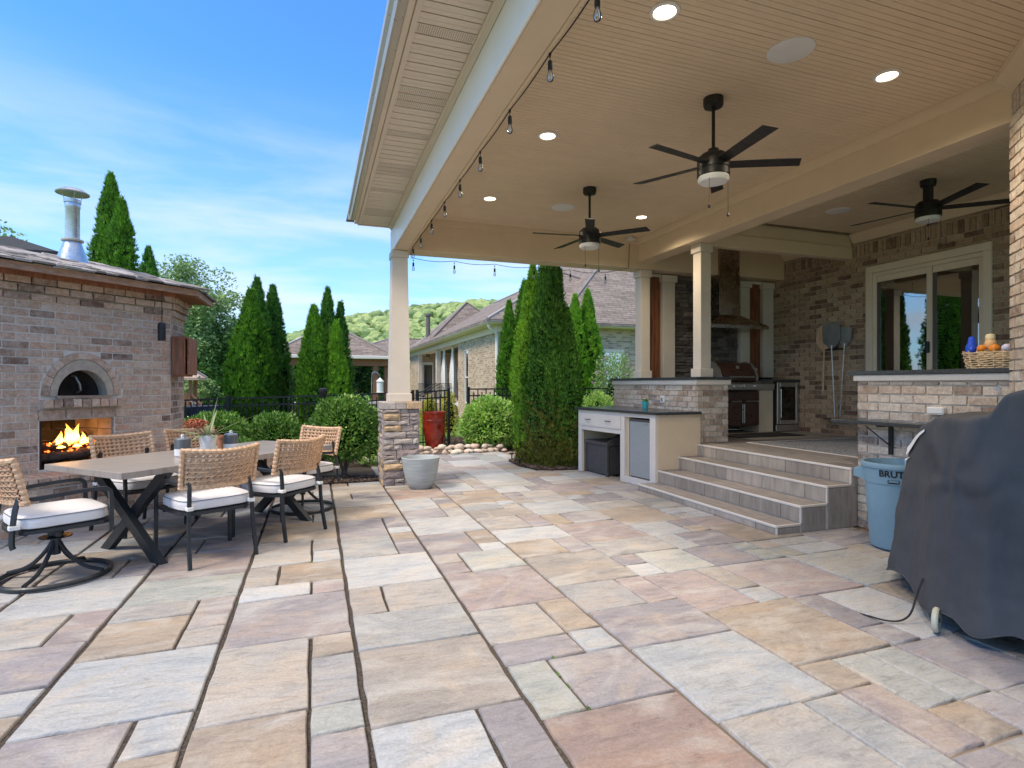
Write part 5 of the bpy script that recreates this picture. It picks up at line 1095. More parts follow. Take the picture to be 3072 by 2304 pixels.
# spandrel around the arch, render ring, reveal
SC, ZB, n = 3.655, 1.365, 24
arc = lambda r, h: [(SC - r * math.cos(math.pi * k / n), ZB + h * math.sin(math.pi * k / n)) for k in range(n + 1)]
m = MB(); m.M = FM
o_ = arc(.325, .405); i_ = arc(.255, .295)
for k in range(n):
    m.add([(o_[k][0], -.016, o_[k][1]), (o_[k + 1][0], -.016, o_[k + 1][1]), (i_[k + 1][0], -.016, i_[k + 1][1]), (i_[k][0], -.016, i_[k][1])], [(3, 2, 1, 0)])
    m.add([(i_[k][0], -.016, i_[k][1]), (i_[k + 1][0], -.016, i_[k + 1][1]), (i_[k + 1][0], .16, i_[k + 1][1]), (i_[k][0], .16, i_[k][1])], [(3, 2, 1, 0)])
    m.add([(o_[k][0], -.016, o_[k][1]), (o_[k + 1][0], -.016, o_[k + 1][1]), (o_[k + 1][0], .02, o_[k + 1][1]), (o_[k][0], .02, o_[k][1])], [(0, 1, 2, 3)])
m.M = None; m.build('oven_surround', 'oven_render', fp, fix=False)
m = MB(); m.M = FM
def edge(x, z):     # where the ray from the arch centre meets the panel border
    dx, dz = x - SC, z - ZB; t = 9
    if dx > 1e-6: t = min(t, (4.06 - SC) / dx)
    if dx < -1e-6: t = min(t, (3.24 - SC) / dx)
    if dz > 1e-6: t = min(t, (1.87 - ZB) / dz)
    return SC + dx * t, ZB + dz * t
for k in range(n): a, b = o_[k], o_[k + 1]; ea, eb = edge(*a), edge(*b); m.add([(a[0], 0, a[1]), (b[0], 0, b[1]), (eb[0], 0, eb[1]), (ea[0], 0, ea[1])], [(0, 1, 2, 3)])
m.add([(3.24, 0, 1.335), (4.06, 0, 1.335), (4.06, 0, 1.365), (3.24, 0, 1.365)], [(0, 1, 2, 3)]); m.M = None; m.build('oven_panel', 'mortar', fp, fix=False)
m = MB(); m.M = FM; d_ = arc(.27, .31)
m.add([(x, .16, z) for x, z in d_] , [tuple(range(n + 1))[::-1]]); m.M = None; od = m.build('oven_door', 'soot', fp, fix=False)
m = MB(); m.M = FM; m.tube([(3.62, .15, 1.60), (3.63, .09, 1.58), (3.655, .06, 1.50), (3.67, .07, 1.43), (3.67, .15, 1.40)], .012, 8); m.M = None; m.build('door_handle', 'peel_metal', od, True)
fbx('oven_floor', 3.39, 3.93, -.05, .16, 1.337, 1.368, 'firebrick')
fbx('thermostat', 3.405, 3.455, .10, .15, 1.37, 1.42, 'galvanised')
# ring of bricks round the arch
for k in range(13):
    a = math.pi * (k + .5) / 13; r = .365; rh = .455
    p = FW(SC - r * math.cos(a), -.018, ZB + rh * math.sin(a) )
    o = inst(BM['brick_warm'][k % 4], 'arch_brick', fp, p, 0, (.098, .05, .075)); tilt = math.atan2(rh * math.cos(a), r * math.sin(a))
    o.rotation_mode = 'XYZ'; M = Matrix.Rotation(FA, 4, 'Z') @ Matrix.Rotation(-tilt, 4, 'Y') @ Matrix.Translation((0, 0, -.0375)); o.rotation_euler = M.to_euler(); o.location = p + M.to_translation() - WL[fp.name]
# corbelled header shelf
for k in range(9): inst(BM['brick_warm'][k % 4], 'shelf_brick', fp, FW(3.285 + k * .0925, -.095, 1.243), FA, (.084, .14, .088))
for k in range(3): inst(BM['brick_warm'][k % 4], 'lintel_brick', fp, FW(3.35 + k * .26, -.02, 1.115), FA, (.245, .06, .105))
def fsk(a, b, z0, z1):
    L = [(a, b)]; 
    def cut(L, p, q):
        out = []
        for x, y in L:
            if y <= p or x >= q: out.append((x, y))
            else:
                if x < p: out.append((x, p))
                if y > q: out.append((q, y))
        return out
    s0 = .8
    if z1 > .56 and z0 < 1.235: L = cut(L, 3.225 - s0, 4.005 - s0)
    elif z0 < 1.34 and z1 > 1.2: L = cut(L, 3.235 - s0, 4.07 - s0)
    if z1 > 1.33:
        h = min(1, max(0, ((z0 + z1) / 2 - ZB) / .515)); 
        if (z0 + z1) / 2 < ZB + .505: w = .415 * math.sqrt(max(0, 1 - h * h)) + .01; L = cut(L, SC - w - s0, SC + w - s0)
    if z0 < .5: L = cut(L, 0, 5.3 - s0 if False else 9)
    return L
kf = lambda x, z: (0 if 1.9 < x < 4 else 1, abs(x - 2.9) )
brickwork(fp, FW(.8), FA, 3.88, .51, 2.39, 'brick_warm', skip=fsk, key=kf, limit=215)
brickwork(fp, FW(.8), FA, 3.895, 2.392, 2.475, 'brick_warm', proud=.032, depth=.08, key=kf, limit=14)
brickwork(fp, FW(.8), FA, 3.91, 2.478, 2.655, 'brick_warm', proud=.055, depth=.1, key=kf, limit=26, phase=1)
brickwork(fp, FW(4.68), R(90), .78, 0, 2.39, 'brick_warm', course=.0855, limit=60, key=lambda x, z: -z, phase=1)
brickwork(fp, FW(4.69) + Vector((.0, 0, 0)), R(90), .78, 2.392, 2.475, 'brick_warm', proud=.032, depth=.08); brickwork(fp, FW(4.70), R(90), .78, 2.478, 2.655, 'brick_warm', proud=.055, depth=.1, phase=1)
# firebox lining, logs, embers, flames
m = MB(); m.M = FM
m.add([(3.245, .0, .571), (3.985, .0, .571), (3.985, .60, .571), (3.245, .60, .571), (3.245, 0, 1.099), (3.985, 0, 1.099), (3.985, .60, 1.099), (3.245, .60, 1.099)], [(4, 7, 6, 5), (0, 3, 2, 1)]); m.M = None; m.build('firebox_lining', 'soot', fp, fix=False)
for row in range(4):
    for k in range(-1, 4):
        a = max(3.25, 3.25 + k * .25 + (row % 2) * .12); b = min(3.98, 3.25 + (k + 1) * .25 + (row % 2) * .12 - .008)
        if b - a > .03: fbx('fire_brick', a, b, .575, .61, .575 + row * .131, .575 + (row + 1) * .131 - .008, 'firebrick' if k > 1 else 'soot')
for sx_, mt in ((3.245, 'soot'), (3.965, 'firebrick')):
    for row in range(4):
        for k in range(2): fbx('fire_brick', sx_, sx_ + .02, .01 + k * .28, .282 + k * .28, .575 + row * .131, .575 + (row + 1) * .131 - .008, mt)
rs = random.Random(4)
for i, (s0, d0, z0, s1, d1, z1, r) in enumerate(((3.29, .12, .63, 3.80, .16, .64, .055), (3.32, .30, .64, 3.95, .26, .65, .06), (3.34, .22, .735, 3.86, .28, .76, .045), (3.45, .12, .73, 3.88, .40, .83, .032), (3.36, .40, .66, 3.90, .44, .70, .05))):
    n2 = 9; pts = []; rr = []
    for k in range(n2 + 1): f = k / n2; p = FW(s0 + (s1 - s0) * f, d0 + (d1 - d0) * f, z0 + .05 + (z1 - z0) * f + rs.uniform(-.008, .008)); pts.append(p); rr.append(r * rs.uniform(.85, 1.12))
    m = MB(); m.tube(pts, rr, 9); o = m.build('burning_log', 'char_log', None, True); tag(o, ('thick charred log at the front of the fire', 'thick charred log lying in the middle of the fire', 'glowing log resting on top of the lower two logs', 'thin charred log slanting up to the right out of the fire', 'charred log at the back of the fire')[i], 'log', 'logs burning in the firebox')
m = MB()
for _ in range(70):
    p = FW(rs.uniform(3.36, 3.86), rs.uniform(.10, .42), rs.uniform(.72, .83)); s_ = rs.uniform(.008, .022); m.add([p + Vector((s_, 0, 0)), p + Vector((-s_, 0, 0)), p + Vector((0, s_, 0)), p + Vector((0, -s_, 0)), p + Vector((0, 0, s_ * .8)), p - Vector((0, 0, s_ * .8))], [(0, 2, 4), (2, 1, 4), (1, 3, 4), (3, 0, 4), (2, 0, 5), (1, 2, 5), (3, 1, 5), (0, 3, 5)])
o = m.build('embers', 'ember', fix=False, kind='stuff'); tag(o, 'glowing orange embers among the burning logs', 'embers')
fire = root('fire', 'bright orange and yellow flames burning in the firebox', 'fire', tuple(FW(3.6, .25, .7)))
for s_, d_, h, w in ((3.60, .2, .33, .050), (3.69, .24, .30, .045), (3.645, .28, .26, .05), (3.55, .3, .22, .045), (3.74, .2, .20, .035), (3.50, .18, .14, .035), (3.42, .22, .10, .035), (3.80, .3, .12, .03), (3.86, .22, .15, .025), (3.78, .14, .09, .03), (3.63, .1, .07, .04), (3.47, .1, .06, .04), (3.90, .3, .09, .02), (3.70, .1, .06, .04)):
    prof = [(0, 0), (.8, .10), (1, .25), (.82, .45), (.5, .65), (.24, .82), (0, 1)]; n3 = 10; vs = []; zb = .765 + .05 * rs.random(); h *= .80; s_ += .015
    for r_, z in prof:
        for k in range(n3):
            a = 6.2832 * k / n3; sw = .05 * math.sin(z * 4 + s_ * 40) * z; vs.append(tuple(FW(s_ + w * r_ * math.cos(a) * (1 + .3 * math.sin(3 * a + z * 5)) + sw * h * 3, d_ + w * .6 * r_ * math.sin(a), zb + h * z)))
    m = MB(); m.add(vs, [(i * n3 + k, i * n3 + (k + 1) % n3, (i + 1) * n3 + (k + 1) % n3, (i + 1) * n3 + k) for i in range(len(prof) - 1) for k in range(n3)]); m.build('flame_tongue', 'flame', fire, 'all', fix=False)
fl = bpy.data.lights.new('fire_glow', 'POINT'); fl.energy = 3.5; fl.color = (1, .42, .12); fl.shadow_soft_size = .12; q = bpy.data.objects.new('fire_glow', fl); COL.objects.link(q); q.parent = fire; q.location = (0, 0, .14)
# hearth seat wall
he = root('hearth_wall', 'low brick seat wall running along the fireplace behind the dining set', 'seat wall', tuple(FW(3.6, -.45)))
m = MB(); m.M = FM; m.box(.8, -.445, 0, 6.2, -.002, .46); m.M = None; m.build('wall_core', 'mortar', he)
brickwork(he, FW(.8, -.445), FA, 5.4, .005, .46, 'brick_warm', limit=120, key=lambda x, z: abs(x - 3))
for k in range(58): inst(BM['brick_warm'][k % 4], 'cap_brick', he, FW(.85 + k * .0925, -.475, .463), FA, (.084, .245, .078))
for k in range(54): inst(BM['brick_warm'][(k + 1) % 4], 'cap_brick', he, FW(.97 + k * .0925 , -.226, .463), FA, (.084, .22, .078)) if True else None
# fascia and roof
ov = .32
def ring(d_, z, e=0): # eave line outside the walls
    a = FW(.5, -d_); s5 = 4.68 + d_ * math.tan(R(22.5)); b = FW(s5, -d_); c = Vector((b.x, 9.45, 0)); return [Vector((p.x, p.y, z)) for p in (a, b, c)]
outer, inner = ring(ov, ZT + .015), ring(.0, ZT + .02)
m = MB(); 
for i in range(2): m.add([inner[i], inner[i + 1], outer[i + 1], outer[i]], [(3, 2, 1, 0)])
m.build('cedar_soffit', 'cedar_dark', fp, fix=False)
m = MB(); o1, o2 = ring(ov + .02, ZT - .01), ring(ov + .02, ZT + .065); p1, p2 = ring(ov - .02, ZT - .01), ring(ov - .02, ZT + .065)
for i in range(2): m.add([o1[i], o1[i + 1], p1[i + 1], p1[i], o2[i], o2[i + 1], p2[i + 1], p2[i]], [(0, 3, 2, 1), (0, 1, 5, 4), (4, 5, 6, 7), (3, 7, 6, 2), (1, 2, 6, 5), (0, 4, 7, 3)])
m.build('cedar_fascia', 'cedar', fp)
m = MB(); o1, o2 = ring(.06, ZT - .03), ring(.06, ZT + .018); p1, p2 = ring(.0, ZT - .03), ring(.0, ZT + .018)
for i in range(2): m.add([o1[i], o1[i + 1], p1[i + 1], p1[i], o2[i], o2[i + 1], p2[i + 1], p2[i]], [(0, 3, 2, 1), (0, 1, 5, 4), (4, 5, 6, 7), (3, 7, 6, 2), (1, 2, 6, 5), (0, 4, 7, 3)])
m.build('frieze_board', 'cedar_dark', fp)
e0 = ring(ov + .04, ZT + .068); pk = .26
top1 = FW(.5, 1.0, ZT + .06 + (1.0 + ov) * pk); top2 = FW(3.45, 1.0, ZT + .06 + (1.0 + ov) * pk)
m = MB(); m.add([e0[0], e0[1], e0[2], top1, top2, Vector((-3.2, 10.6, ZT + .1))], [(0, 1, 4, 3), (1, 2, 5, 4)]); m.build('roof_deck', 'stone_core', fp, fix=False)
rs = random.Random(8); sm_ = []
for k in range(3):
    m = MB(); m.bbox(-.5, 0, 0, .5, 1, 1, .03); m.v = [(x, y, z * (1 - .5 * y)) for x, y, z in m.v]; sm_.append(m.mesh('shake', 'shake'))
N_ = Vector((1, -1, 0)).normalized()
for rowi in range(7):
    d0 = ov + .07 - rowi * .19; s_ = .6
    while s_ < 4.60 + d0 * .41:
        w = rs.uniform(.10, .24); zz = ZT + .070 + (ov + .04 - d0) * pk + rs.uniform(0, .012)
        o = inst(rs.choice(sm_), 'roof_shake', fp, FW(s_ + w / 2, -d0 - rs.uniform(0, .03), zz), FA + rs.uniform(-.02, .02), (w - .006, .34, rs.uniform(.018, .03)), rx=math.atan(pk) + rs.uniform(-.02, .07))
        s_ += w
for rowi in range(3):
    yq = 8.55
    while yq < 9.5:
        w = rs.uniform(.10, .2); d0 = .07 - rowi * .19; b = ring(ov, 0)[1]
        if b.x + .05 - rowi * .19 > -9: inst(rs.choice(sm_), 'roof_shake', fp, (b.x + .06 - rowi * .19, yq + w / 2 + rowi * .1, ZT + .07 + rowi * .19 * pk), R(90), (w - .006, .34, .024), rx=math.atan(pk)); yq += w
cp_ = FW(3.86, .62, 0); cz = ZT + .08 + (.62 + ov) * pk
ch = root('chimney_pipe', 'shiny galvanised chimney pipe with round rain cap on the fireplace roof', 'chimney', (cp_.x, cp_.y, cz))
m = MB(); m.lathe([(.24, -.08), (.215, .02), (.115, .235)], (cp_.x, cp_.y, cz), 32); m.build('flashing_cone', 'galvanised', ch, True)
m = MB(); m.lathe([(.115, .235), (.15, .238), (.152, .255), (.115, .265)], (cp_.x, cp_.y, cz), 32); m.build('storm_collar', 'gutter_metal', ch, True)
m = MB(); m.lathe([(.098, .22), (.098, .60), (.106, .61), (.106, .66), (.098, .67), (.094, .67)], (cp_.x, cp_.y, cz), 32); m.build('pipe', 'galvanised', ch, True)
m = MB(); m.lathe([(.115, .665), (.118, .70), (.10, .705)], (cp_.x, cp_.y, cz), 32); 
for k in range(4): a = k * 1.5708 + .5; m.tube([(cp_.x + .1 * math.cos(a), cp_.y + .1 * math.sin(a), cz + .68), (cp_.x + .14 * math.cos(a), cp_.y + .14 * math.sin(a), cz + .785)], .006, 4)
m.build('cap_brackets', 'galvanised', ch)
m = MB(); m.lathe([(.0, .765), (.225, .765), (.230, .775), (.15, .815), (0, .835)], (cp_.x, cp_.y, cz), 36); m.build('rain_cap', 'galvanised', ch, True); ch.scale = (.76, .76, 1.1)
# lantern-like bell on a chain, wood box on the corner
hb = FW(4.40, -.26, 0); hn = root('hanging_bell', 'black cylinder bell hanging on a chain from the fireplace eave', 'bell', (hb.x, hb.y, 2.05))
m = MB(); m.lathe([(0, 2.20), (.03, 2.195), (.043, 2.18), (.045, 2.15), (.045, 2.0), (.042, 1.97), (.0, 1.97)], (hb.x, hb.y, 0), 20); m.lathe([(.047, 2.135), (.05, 2.13), (.047, 2.125)], (hb.x, hb.y, 0), 20); m.build('cylinder', 'dark_iron', hn, True); hn.location.z += .07
m = MB()
for k in range(17): z = 2.21 + k * .027; m.M = Matrix.Translation((hb.x, hb.y, z)) @ Matrix.Rotation(R(90 * (k % 2) + 20), 4, 'Z'); m.tube([(-.006, 0, .016), (.006, 0, .016), (.006, 0, -.016), (-.006, 0, -.016), (-.006, 0, .016)], .0034, 4, False)
m.M = None; m.build('chain', 'dark_iron', hn, fix=False)
wb = root('wooden_box', 'rust brown wooden wall cupboard on the fireplace side', 'cupboard', (-1.77, 8.6, 1.7))
m = MB(); m.bbox(-1.775, 8.40, 1.60, -1.62, 8.44, 2.13, .004); m.bbox(-1.775, 8.44, 1.60, -1.60, 8.80, 1.63, .004); m.bbox(-1.775, 8.44, 2.10, -1.60, 8.80, 2.13, .004); m.bbox(-1.775, 8.77, 1.63, -1.60, 8.80, 2.10, .004); m.build('box_sides', 'cedar_dark', wb)
m = MB(); m.bbox(-1.76, 8.375, 1.62, -1.63, 8.398, 2.11, .004); m.build('box_end_panel', 'rust_wood', wb)
m = MB(); m.M = Matrix.Translation((-1.60, 8.44, 1.62)) @ Matrix.Rotation(R(-6), 4, 'Z'); m.bbox(0, 0, 0, .025, .34, .49, .004); m.M = None; m.build('box_door', 'cedar_dark', wb)
m = MB()
for k in range(4): m.tube([(-1.60, 8.44, 1.78 + k * .09), (-1.57, 8.42, 1.79 + k * .09)], .004, 4)
m.build('hinge_pegs', 'galvanised', wb)

# ---------------------------------------------------------------- dining set
TZ = .80
tA = Vector((-1.437, 5.17, 0)); tu = Vector((.7071, .7071, 0)); tv = Vector((-.7071, .7071, 0)); TL, TW = 2.30, 1.12
tb = root('dining_table', 'grey stone-look outdoor dining table on black crossed legs by the fireplace', 'table', tuple(tA + tu * TL / 2 + tv * TW / 2))
def TPt(a, b, z=0): p = tA + tu * a + tv * b; return Vector((p.x, p.y, z))
m = MB(); m.M = Matrix.Translation(tA) @ Matrix.Rotation(R(45), 4, 'Z'); m.bbox(0, 0, TZ - .055, TL, TW, TZ, .004); m.M = None; m.build('table_top', 'table_stone', tb)
for a in (.32, TL - .36):
    for b0, b1 in ((.05, TW - .22), (TW - .22, .05)):
        m = MB(); off = .0 if b0 < b1 else .062; p0, p1 = TPt(a + off, b0 - .02, 0), TPt(a + off, b1 + (.07 if b0 < b1 else 0), TZ - .06)
        dr_ = (p1 - p0).normalized(); sd_ = tu; wv = dr_.cross(sd_).normalized(); vs = []
        h = .042
        for p, z in ((p0, 0), (p1, TZ - .057)):
            for s1, s2 in ((-1, -1), (1, -1), (1, 1), (-1, 1)):
                q = p + sd_ * .030 * s1 + wv * h * s2; t_ = (z - q.z) / dr_.z; vs.append(q + dr_ * t_)
        m.add(vs, [(0, 1, 2, 3), (7, 6, 5, 4), (0, 4, 5, 1), (1, 5, 6, 2), (2, 6, 7, 3), (3, 7, 4, 0)]); m.build('crossed_leg', 'chair_metal', tb)
m = MB(); p0, p1 = TPt(.32, TW / 2 - .05, TZ - .075), TPt(TL - .36, TW / 2 - .05, TZ - .075); m.tube([p0, p1], .022, 4, sq=True); m.build('under_rail', 'chair_metal', tb)

# a chair is built once in its own frame (front is +Y), then copied
def back_panel_mesh():
    NXc, NZc = 12, 7; W2, Hh = .295, .295; m = MB()
    def P(u, v, off=0):    # u -1..1, v 0..1 ; curved round the sitter and raked
        x = W2 * u * (1 + .035 * v); y = -.315 + .085 * u * u - .075 * v; z = .645 + Hh * v + .022 * u * u * v
        nx = -.45 * u; n_ = Vector((nx, -1, -.2)).normalized(); return Vector((x, y, z)) + n_ * off
    t = .011; hx = [(.5 + .33 * math.cos(R(22.5 + 45 * k)), .5 + .33 * math.sin(R(22.5 + 45 * k))) for k in range(8)]
    sq = [(1, .5), (1, 1), (.5, 1), (0, 1), (0, .5), (0, 0), (.5, 0), (1, 0)]
    sq = [(1, .72), (.72, 1), (.28, 1), (0, .72), (0, .28), (.28, 0), (.72, 0), (1, .28)]
    for i in range(NXc):
        for j in range(NZc):
            f = lambda p, o: P(-.93 + 1.86 * (i + p[0]) / NXc, .06 + .88 * (j + p[1]) / NZc, o)
            sh = .06 * ((i + j) % 2)
            a = [f(p, t + .004 * math.sin(3.1 * k + i + j)) for k, p in enumerate(sq)]; b = [f(p, t * .75) for p in hx]; c = [f(p, -t * .75) for p in hx]; d = [f(p, -t) for p in sq]
            m.add(a + b + c + d, [(k, (k + 1) % 8, 8 + (k + 1) % 8, 8 + k) for k in range(8)] + [(8 + k, 8 + (k + 1) % 8, 16 + (k + 1) % 8, 16 + k) for k in range(8)] + [(16 + k, 16 + (k + 1) % 8, 24 + (k + 1) % 8, 24 + k) for k in range(8)])
            # corner knots where the strands cross
            kk = [f(p, t + .006) for p in ((-.28, 0), (0, -.28), (.28, 0), (0, .28))]; kb = [f(p, -t - .006) for p in ((-.28, 0), (0, .28), (.28, 0), (0, -.28))]; m.add(kk, [(0, 1, 2, 3)]); m.add(kb, [(0, 1, 2, 3)])
    # strands laid over the weave
    for s_ in (1, -1):
        for q in range(-NZc, NXc + 1, 1):
            pts = []
            for k in range(NZc * 2 + 1):
                i, j = (q + k / 2, k / 2) if s_ > 0 else (q + NZc - k / 2, k / 2)
                if 0 <= i <= NXc: pts.append(P(-.93 + 1.86 * i / NXc, .06 + .88 * j / NZc, t + .003))
            if len(pts) > 1: m.tube(pts, .0030, 4, False)
    for j in range(NZc + 1): m.tube([P(-.93 + 1.86 * k / 14, .06 + .88 * j / NZc, t + .006) for k in range(15)], .0045, 4, False); m.tube([P(-.93 + 1.86 * k / 14, .06 + .88 * j / NZc, -t - .004) for k in range(15)], .0045, 4, False)
    rim = [P(-1 + 2 * k / 14, 0) for k in range(15)] + [P(1, k / 8) for k in range(1, 9)] + [P(1 - 2 * k / 14, 1) for k in range(1, 15)] + [P(-1, 1 - k / 8) for k in range(1, 9)]
    r_ = []
    for i in range(len(rim)):
        a, b = rim[i], rim[(i + 1) % len(rim)]
        for q in range(3): r_.append(a.lerp(b, q / 3))
    m.tube(r_ + [r_[0]], [.021 * (1 + .16 * math.sin(k * 2.1)) for k in range(len(r_) + 1)], 7, False)
    return m.mesh('backrest', 'rattan', False)
BACKM = back_panel_mesh()
def make_chair(name, label, swivel):
    t = root(name, label, 'chair', (0, 0, 0)); t['group'] = 'rattan backed dining chairs round the table'
    o = bpy.data.objects.new('backrest', BACKM); COL.objects.link(o); o.parent = t
    m = MB(); sx, sy = .292, .285        # cushion with crowned top
    n = 10; vs = []
    def sup(a, e=5): c, s_ = math.cos(a), math.sin(a); r = 1 / ((abs(c) ** e + abs(s_) ** e) ** (1 / e)); return c * r, s_ * r
    K = 36
    lv = [(.96, .455), (1.0, .462), (1.01, .495), (1.0, .53), (.985, .535), (.93, .545), (.7, .553), (.35, .557)]
    for f, z in lv:
        for k in range(K): x, y = sup(6.2832 * k / K); vs.append((x * sx * f, y * sy * f + .005, z))
    vs.append((0, .005, .557)); fs = [(i * K + k, i * K + (k + 1) % K, (i + 1) * K + (k + 1) % K, (i + 1) * K + k) for i in range(len(lv) - 1) for k in range(K)] + [((len(lv) - 1) * K + k, (len(lv) - 1) * K + (k + 1) % K, len(vs) - 1) for k in range(K)] + [tuple(range(K))[::-1]]
    m.add(vs, fs); cu = m.build('seat_cushion', 'cushion', t, True, local=True)
    m = MB(); m.tube([(sup(6.2832 * k / K)[0] * sx * 1.005, sup(6.2832 * k / K)[1] * sy * 1.005 + .005, .5325) for k in range(K + 1)], .0035, 5, False); m.build('piping', 'piping', cu, local=True)
    m = MB(); 
    for x in (-.252, .252): m.bbox(x - .024, -.325, .465, x + .024, -.262, .495, .003)
    m.build('tie', 'white_ceramic', cu, local=True)
    m = MB(); m.tube(smooth([(-.30, .25, .43), (-.275, -.20, .43), (-.20, -.285, .43), (.20, -.285, .43), (.275, -.20, .43), (.30, .25, .43), (.20, .295, .43), (-.20, .295, .43), (-.30, .25, .43)], 2), .019, 4, sq=False); m.build('seat_frame', 'chair_metal', t, local=True)
    m = MB(); m.bbox(-.24, -.25, .435, .24, .26, .452, .004); m.build('seat_pan', 'chair_metal', t, local=True)
    foot = 0 if not swivel else .33
    for x in (-1, 1):
        xx = .262 * x
        m = MB(); bz = foot; m.tube(smooth([(xx * 1.03, -.36 if not swivel else -.292, bz), (xx, -.305, .26 if not swivel else .36), (xx * .97, -.290, .50), (xx * .93, -.245, .64), (xx * .92, -.10, .70)] if False else [(xx * 1.03, -.36 if not swivel else -.30, bz), (xx, -.31, .26 if not swivel else .36), (xx * .97, -.30, .50), (xx * .94, -.285, .62), (xx * .92, -.262, .68), (xx * .90, -.255, .80)], 2), .0185, 4, sq=False); m.build('rear_leg' if not swivel else 'back_post', 'chair_metal', t, local=True)
        m = MB(); m.tube(smooth([(xx * 1.20, .275, bz if not swivel else .36), (xx * 1.18, .275, .43), (xx * 1.20, .272, .62), (xx * 1.21, .265, .685), (xx * 1.21, .20, .70), (xx * 1.20, 0, .69), (xx * 1.15, -.16, .675), (xx * 1.04, -.235, .67)], 2), .0195, 4, sq=False); m.build('front_leg' if not swivel else 'arm', 'chair_metal', t, local=True)
    if swivel:
        m = MB(); m.lathe([(.0, .33), (.05, .33), (.05, .36), (.09, .365), (.09, .40), (0, .40)], n=24); m.lathe([(0, .30), (.105, .315), (.105, .322), (0, .325)], n=28); m.tube([(0, 0, .37), (.16, -.02, .37)], .012, 6); m.lathe([(0, .35), (.02, .35), (.02, .39), (0, .39)], (.17, -.02, 0), 10); m.build('swivel_plate', 'chair_metal', t, local=True)
        m = MB(); m.tube([(0, 0, .18), (0, 0, .31)], .032, 12); m.build('pedestal', 'chair_metal', t, local=True)
        for k in range(4):
            a = R(45 + 90 * k); c, s_ = math.cos(a), math.sin(a); m = MB(); m.tube(smooth([(c * .02, s_ * .02, .29), (c * .07, s_ * .07, .20), (c * .19, s_ * .19, .08), (c * .34, s_ * .34, .045)], 2), .0155, 6); m.build('spoke', 'chair_metal', t, True, local=True)
        m = MB(); m.tube([(.35 * math.cos(6.2832 * k / 44), .35 * math.sin(6.2832 * k / 44), .026) for k in range(45)], .0185, 8, False); m.build('base_ring', 'chair_metal', t, True, local=True)
    return t
def yaw(dx, dy): return math.atan2(dy, dx) - math.pi / 2
cA = make_chair('dining_chair', 'four-legged rattan chair at the near side of the table, closest to the camera', False); cA.location = (-.90, 5.56, 0); cA.rotation_euler = (0, 0, yaw(-.509, .861))
dup(cA, label='four-legged rattan chair at the near side of the table, beside the far end', loc=(-.345, 6.135, 0), rz=yaw(-.74, .67))
dup(cA, label='rattan chair on the fireplace side of the table, in front of the flames', loc=(-1.72, 6.79, 0), rz=yaw(.72, -.69))
dup(cA, label='rattan chair on the fireplace side of the table, behind the white flower pot', loc=(-1.22, 7.48, 0), rz=yaw(.70, -.71))
sA = make_chair('swivel_chair', 'swivel rattan armchair with black ring base at the left end of the table', True); sA.location = (-1.90, 5.28, 0); sA.rotation_euler = (0, 0, yaw(.84, .54))
dup(sA, label='swivel rattan armchair with ring base at the far end of the table by the shrubs', loc=(-.14, 7.16, 0), rz=yaw(-.70, -.71))

def jar(x, y, label, q=1.28):
    t = root('lidded_jar', label, 'jar', (x, y, TZ), 'grey and white jars on the table')
    m = MB(); m.lathe([(.0, .001), (.045, .001), (.052, .008), (.054, .045), (.054, .06)], (x, y, TZ), 28); m.build('jar_base', 'white_ceramic', t, True)
    m = MB(); pr = [(.0545, .06)]; 
    for k in range(10): pr += [(.056, .064 + k * .007), (.0545, .0675 + k * .007)]
    pr += [(.052, .132), (.048, .132)]; m.lathe(pr, (x, y, TZ), 28); m.build('jar_band', 'grey_ceramic', t, True)
    m = MB(); m.lathe([(.050, .132), (.050, .137), (.03, .143), (.016, .145), (.013, .152), (.017, .158), (.010, .166), (0, .168)], (x, y, TZ), 20); m.build('jar_lid', 'galvanised', t, True); t.scale = (q, q, q); return t
JJ = [jar(-1.21, 6.17, 'grey and white lidded jar on the table left of the white flower pot'), jar(-.835, 6.53, 'grey and white lidded jar on the table right of the white flower pot')]
x, y = -1.03, 6.42
fpot = root('flower_pot', 'white tapered pot on the table with a red dried flower and spiky leaves', 'potted plant', (x, y, TZ))
m = MB(); m.lathe([(0, .001), (.048, .001), (.05, .01), (.066, .135), (.068, .15), (.061, .15), (.058, .135), (0, .13)], (x, y, TZ), 28); m.build('pot', 'white_ceramic', fpot, True)
rs = random.Random(12)
m = MB()
def blade(m, base_, dirv, L, w, droop, n=7):
    side = Vector((-dirv[1], dirv[0], 0)).normalized(); p = Vector(base_); d = Vector(dirv).normalized(); prev = None; vs = []
    for k in range(n + 1):
        ww = 1.5 * w * (1 - (k / n) ** 2) + .0008; vs += [p - side * ww, p + side * ww + Vector((0, 0, 0)), p + Vector((0, 0, -ww * .35))]; d = (d + Vector((0, 0, -droop))).normalized(); p = p + d * L / n
    m.add(vs, [(k * 3, k * 3 + 3, k * 3 + 5, k * 3 + 2) for k in range(n)] + [(k * 3 + 2, k * 3 + 5, k * 3 + 4, k * 3 + 1) for k in range(n)])
for dx, dy, dz, L, w, dp in ((.9, -.1, .55, .42, .013, .03), (-.9, .25, .25, .34, .010, .02), (.2, .1, 1, .34, .010, -.0), (.1, .6, .8, .3, .010, .05), (.9, .3, .4, .26, .009, .08), (.35, -.9, .5, .16, .014, .1), (-.4, -.8, .35, .20, .014, .12), (-.8, -.5, .5, .18, .012, .1), (.5, -.6, .2, .14, .014, .1), (-.2, .4, .9, .22, .009, .03)): blade(m, (x, y, TZ + .14), (dx, dy, dz), L, w, dp)
m.build('spiky_leaves', 'blade_leaf', fpot, fix=False)
m = MB(); 
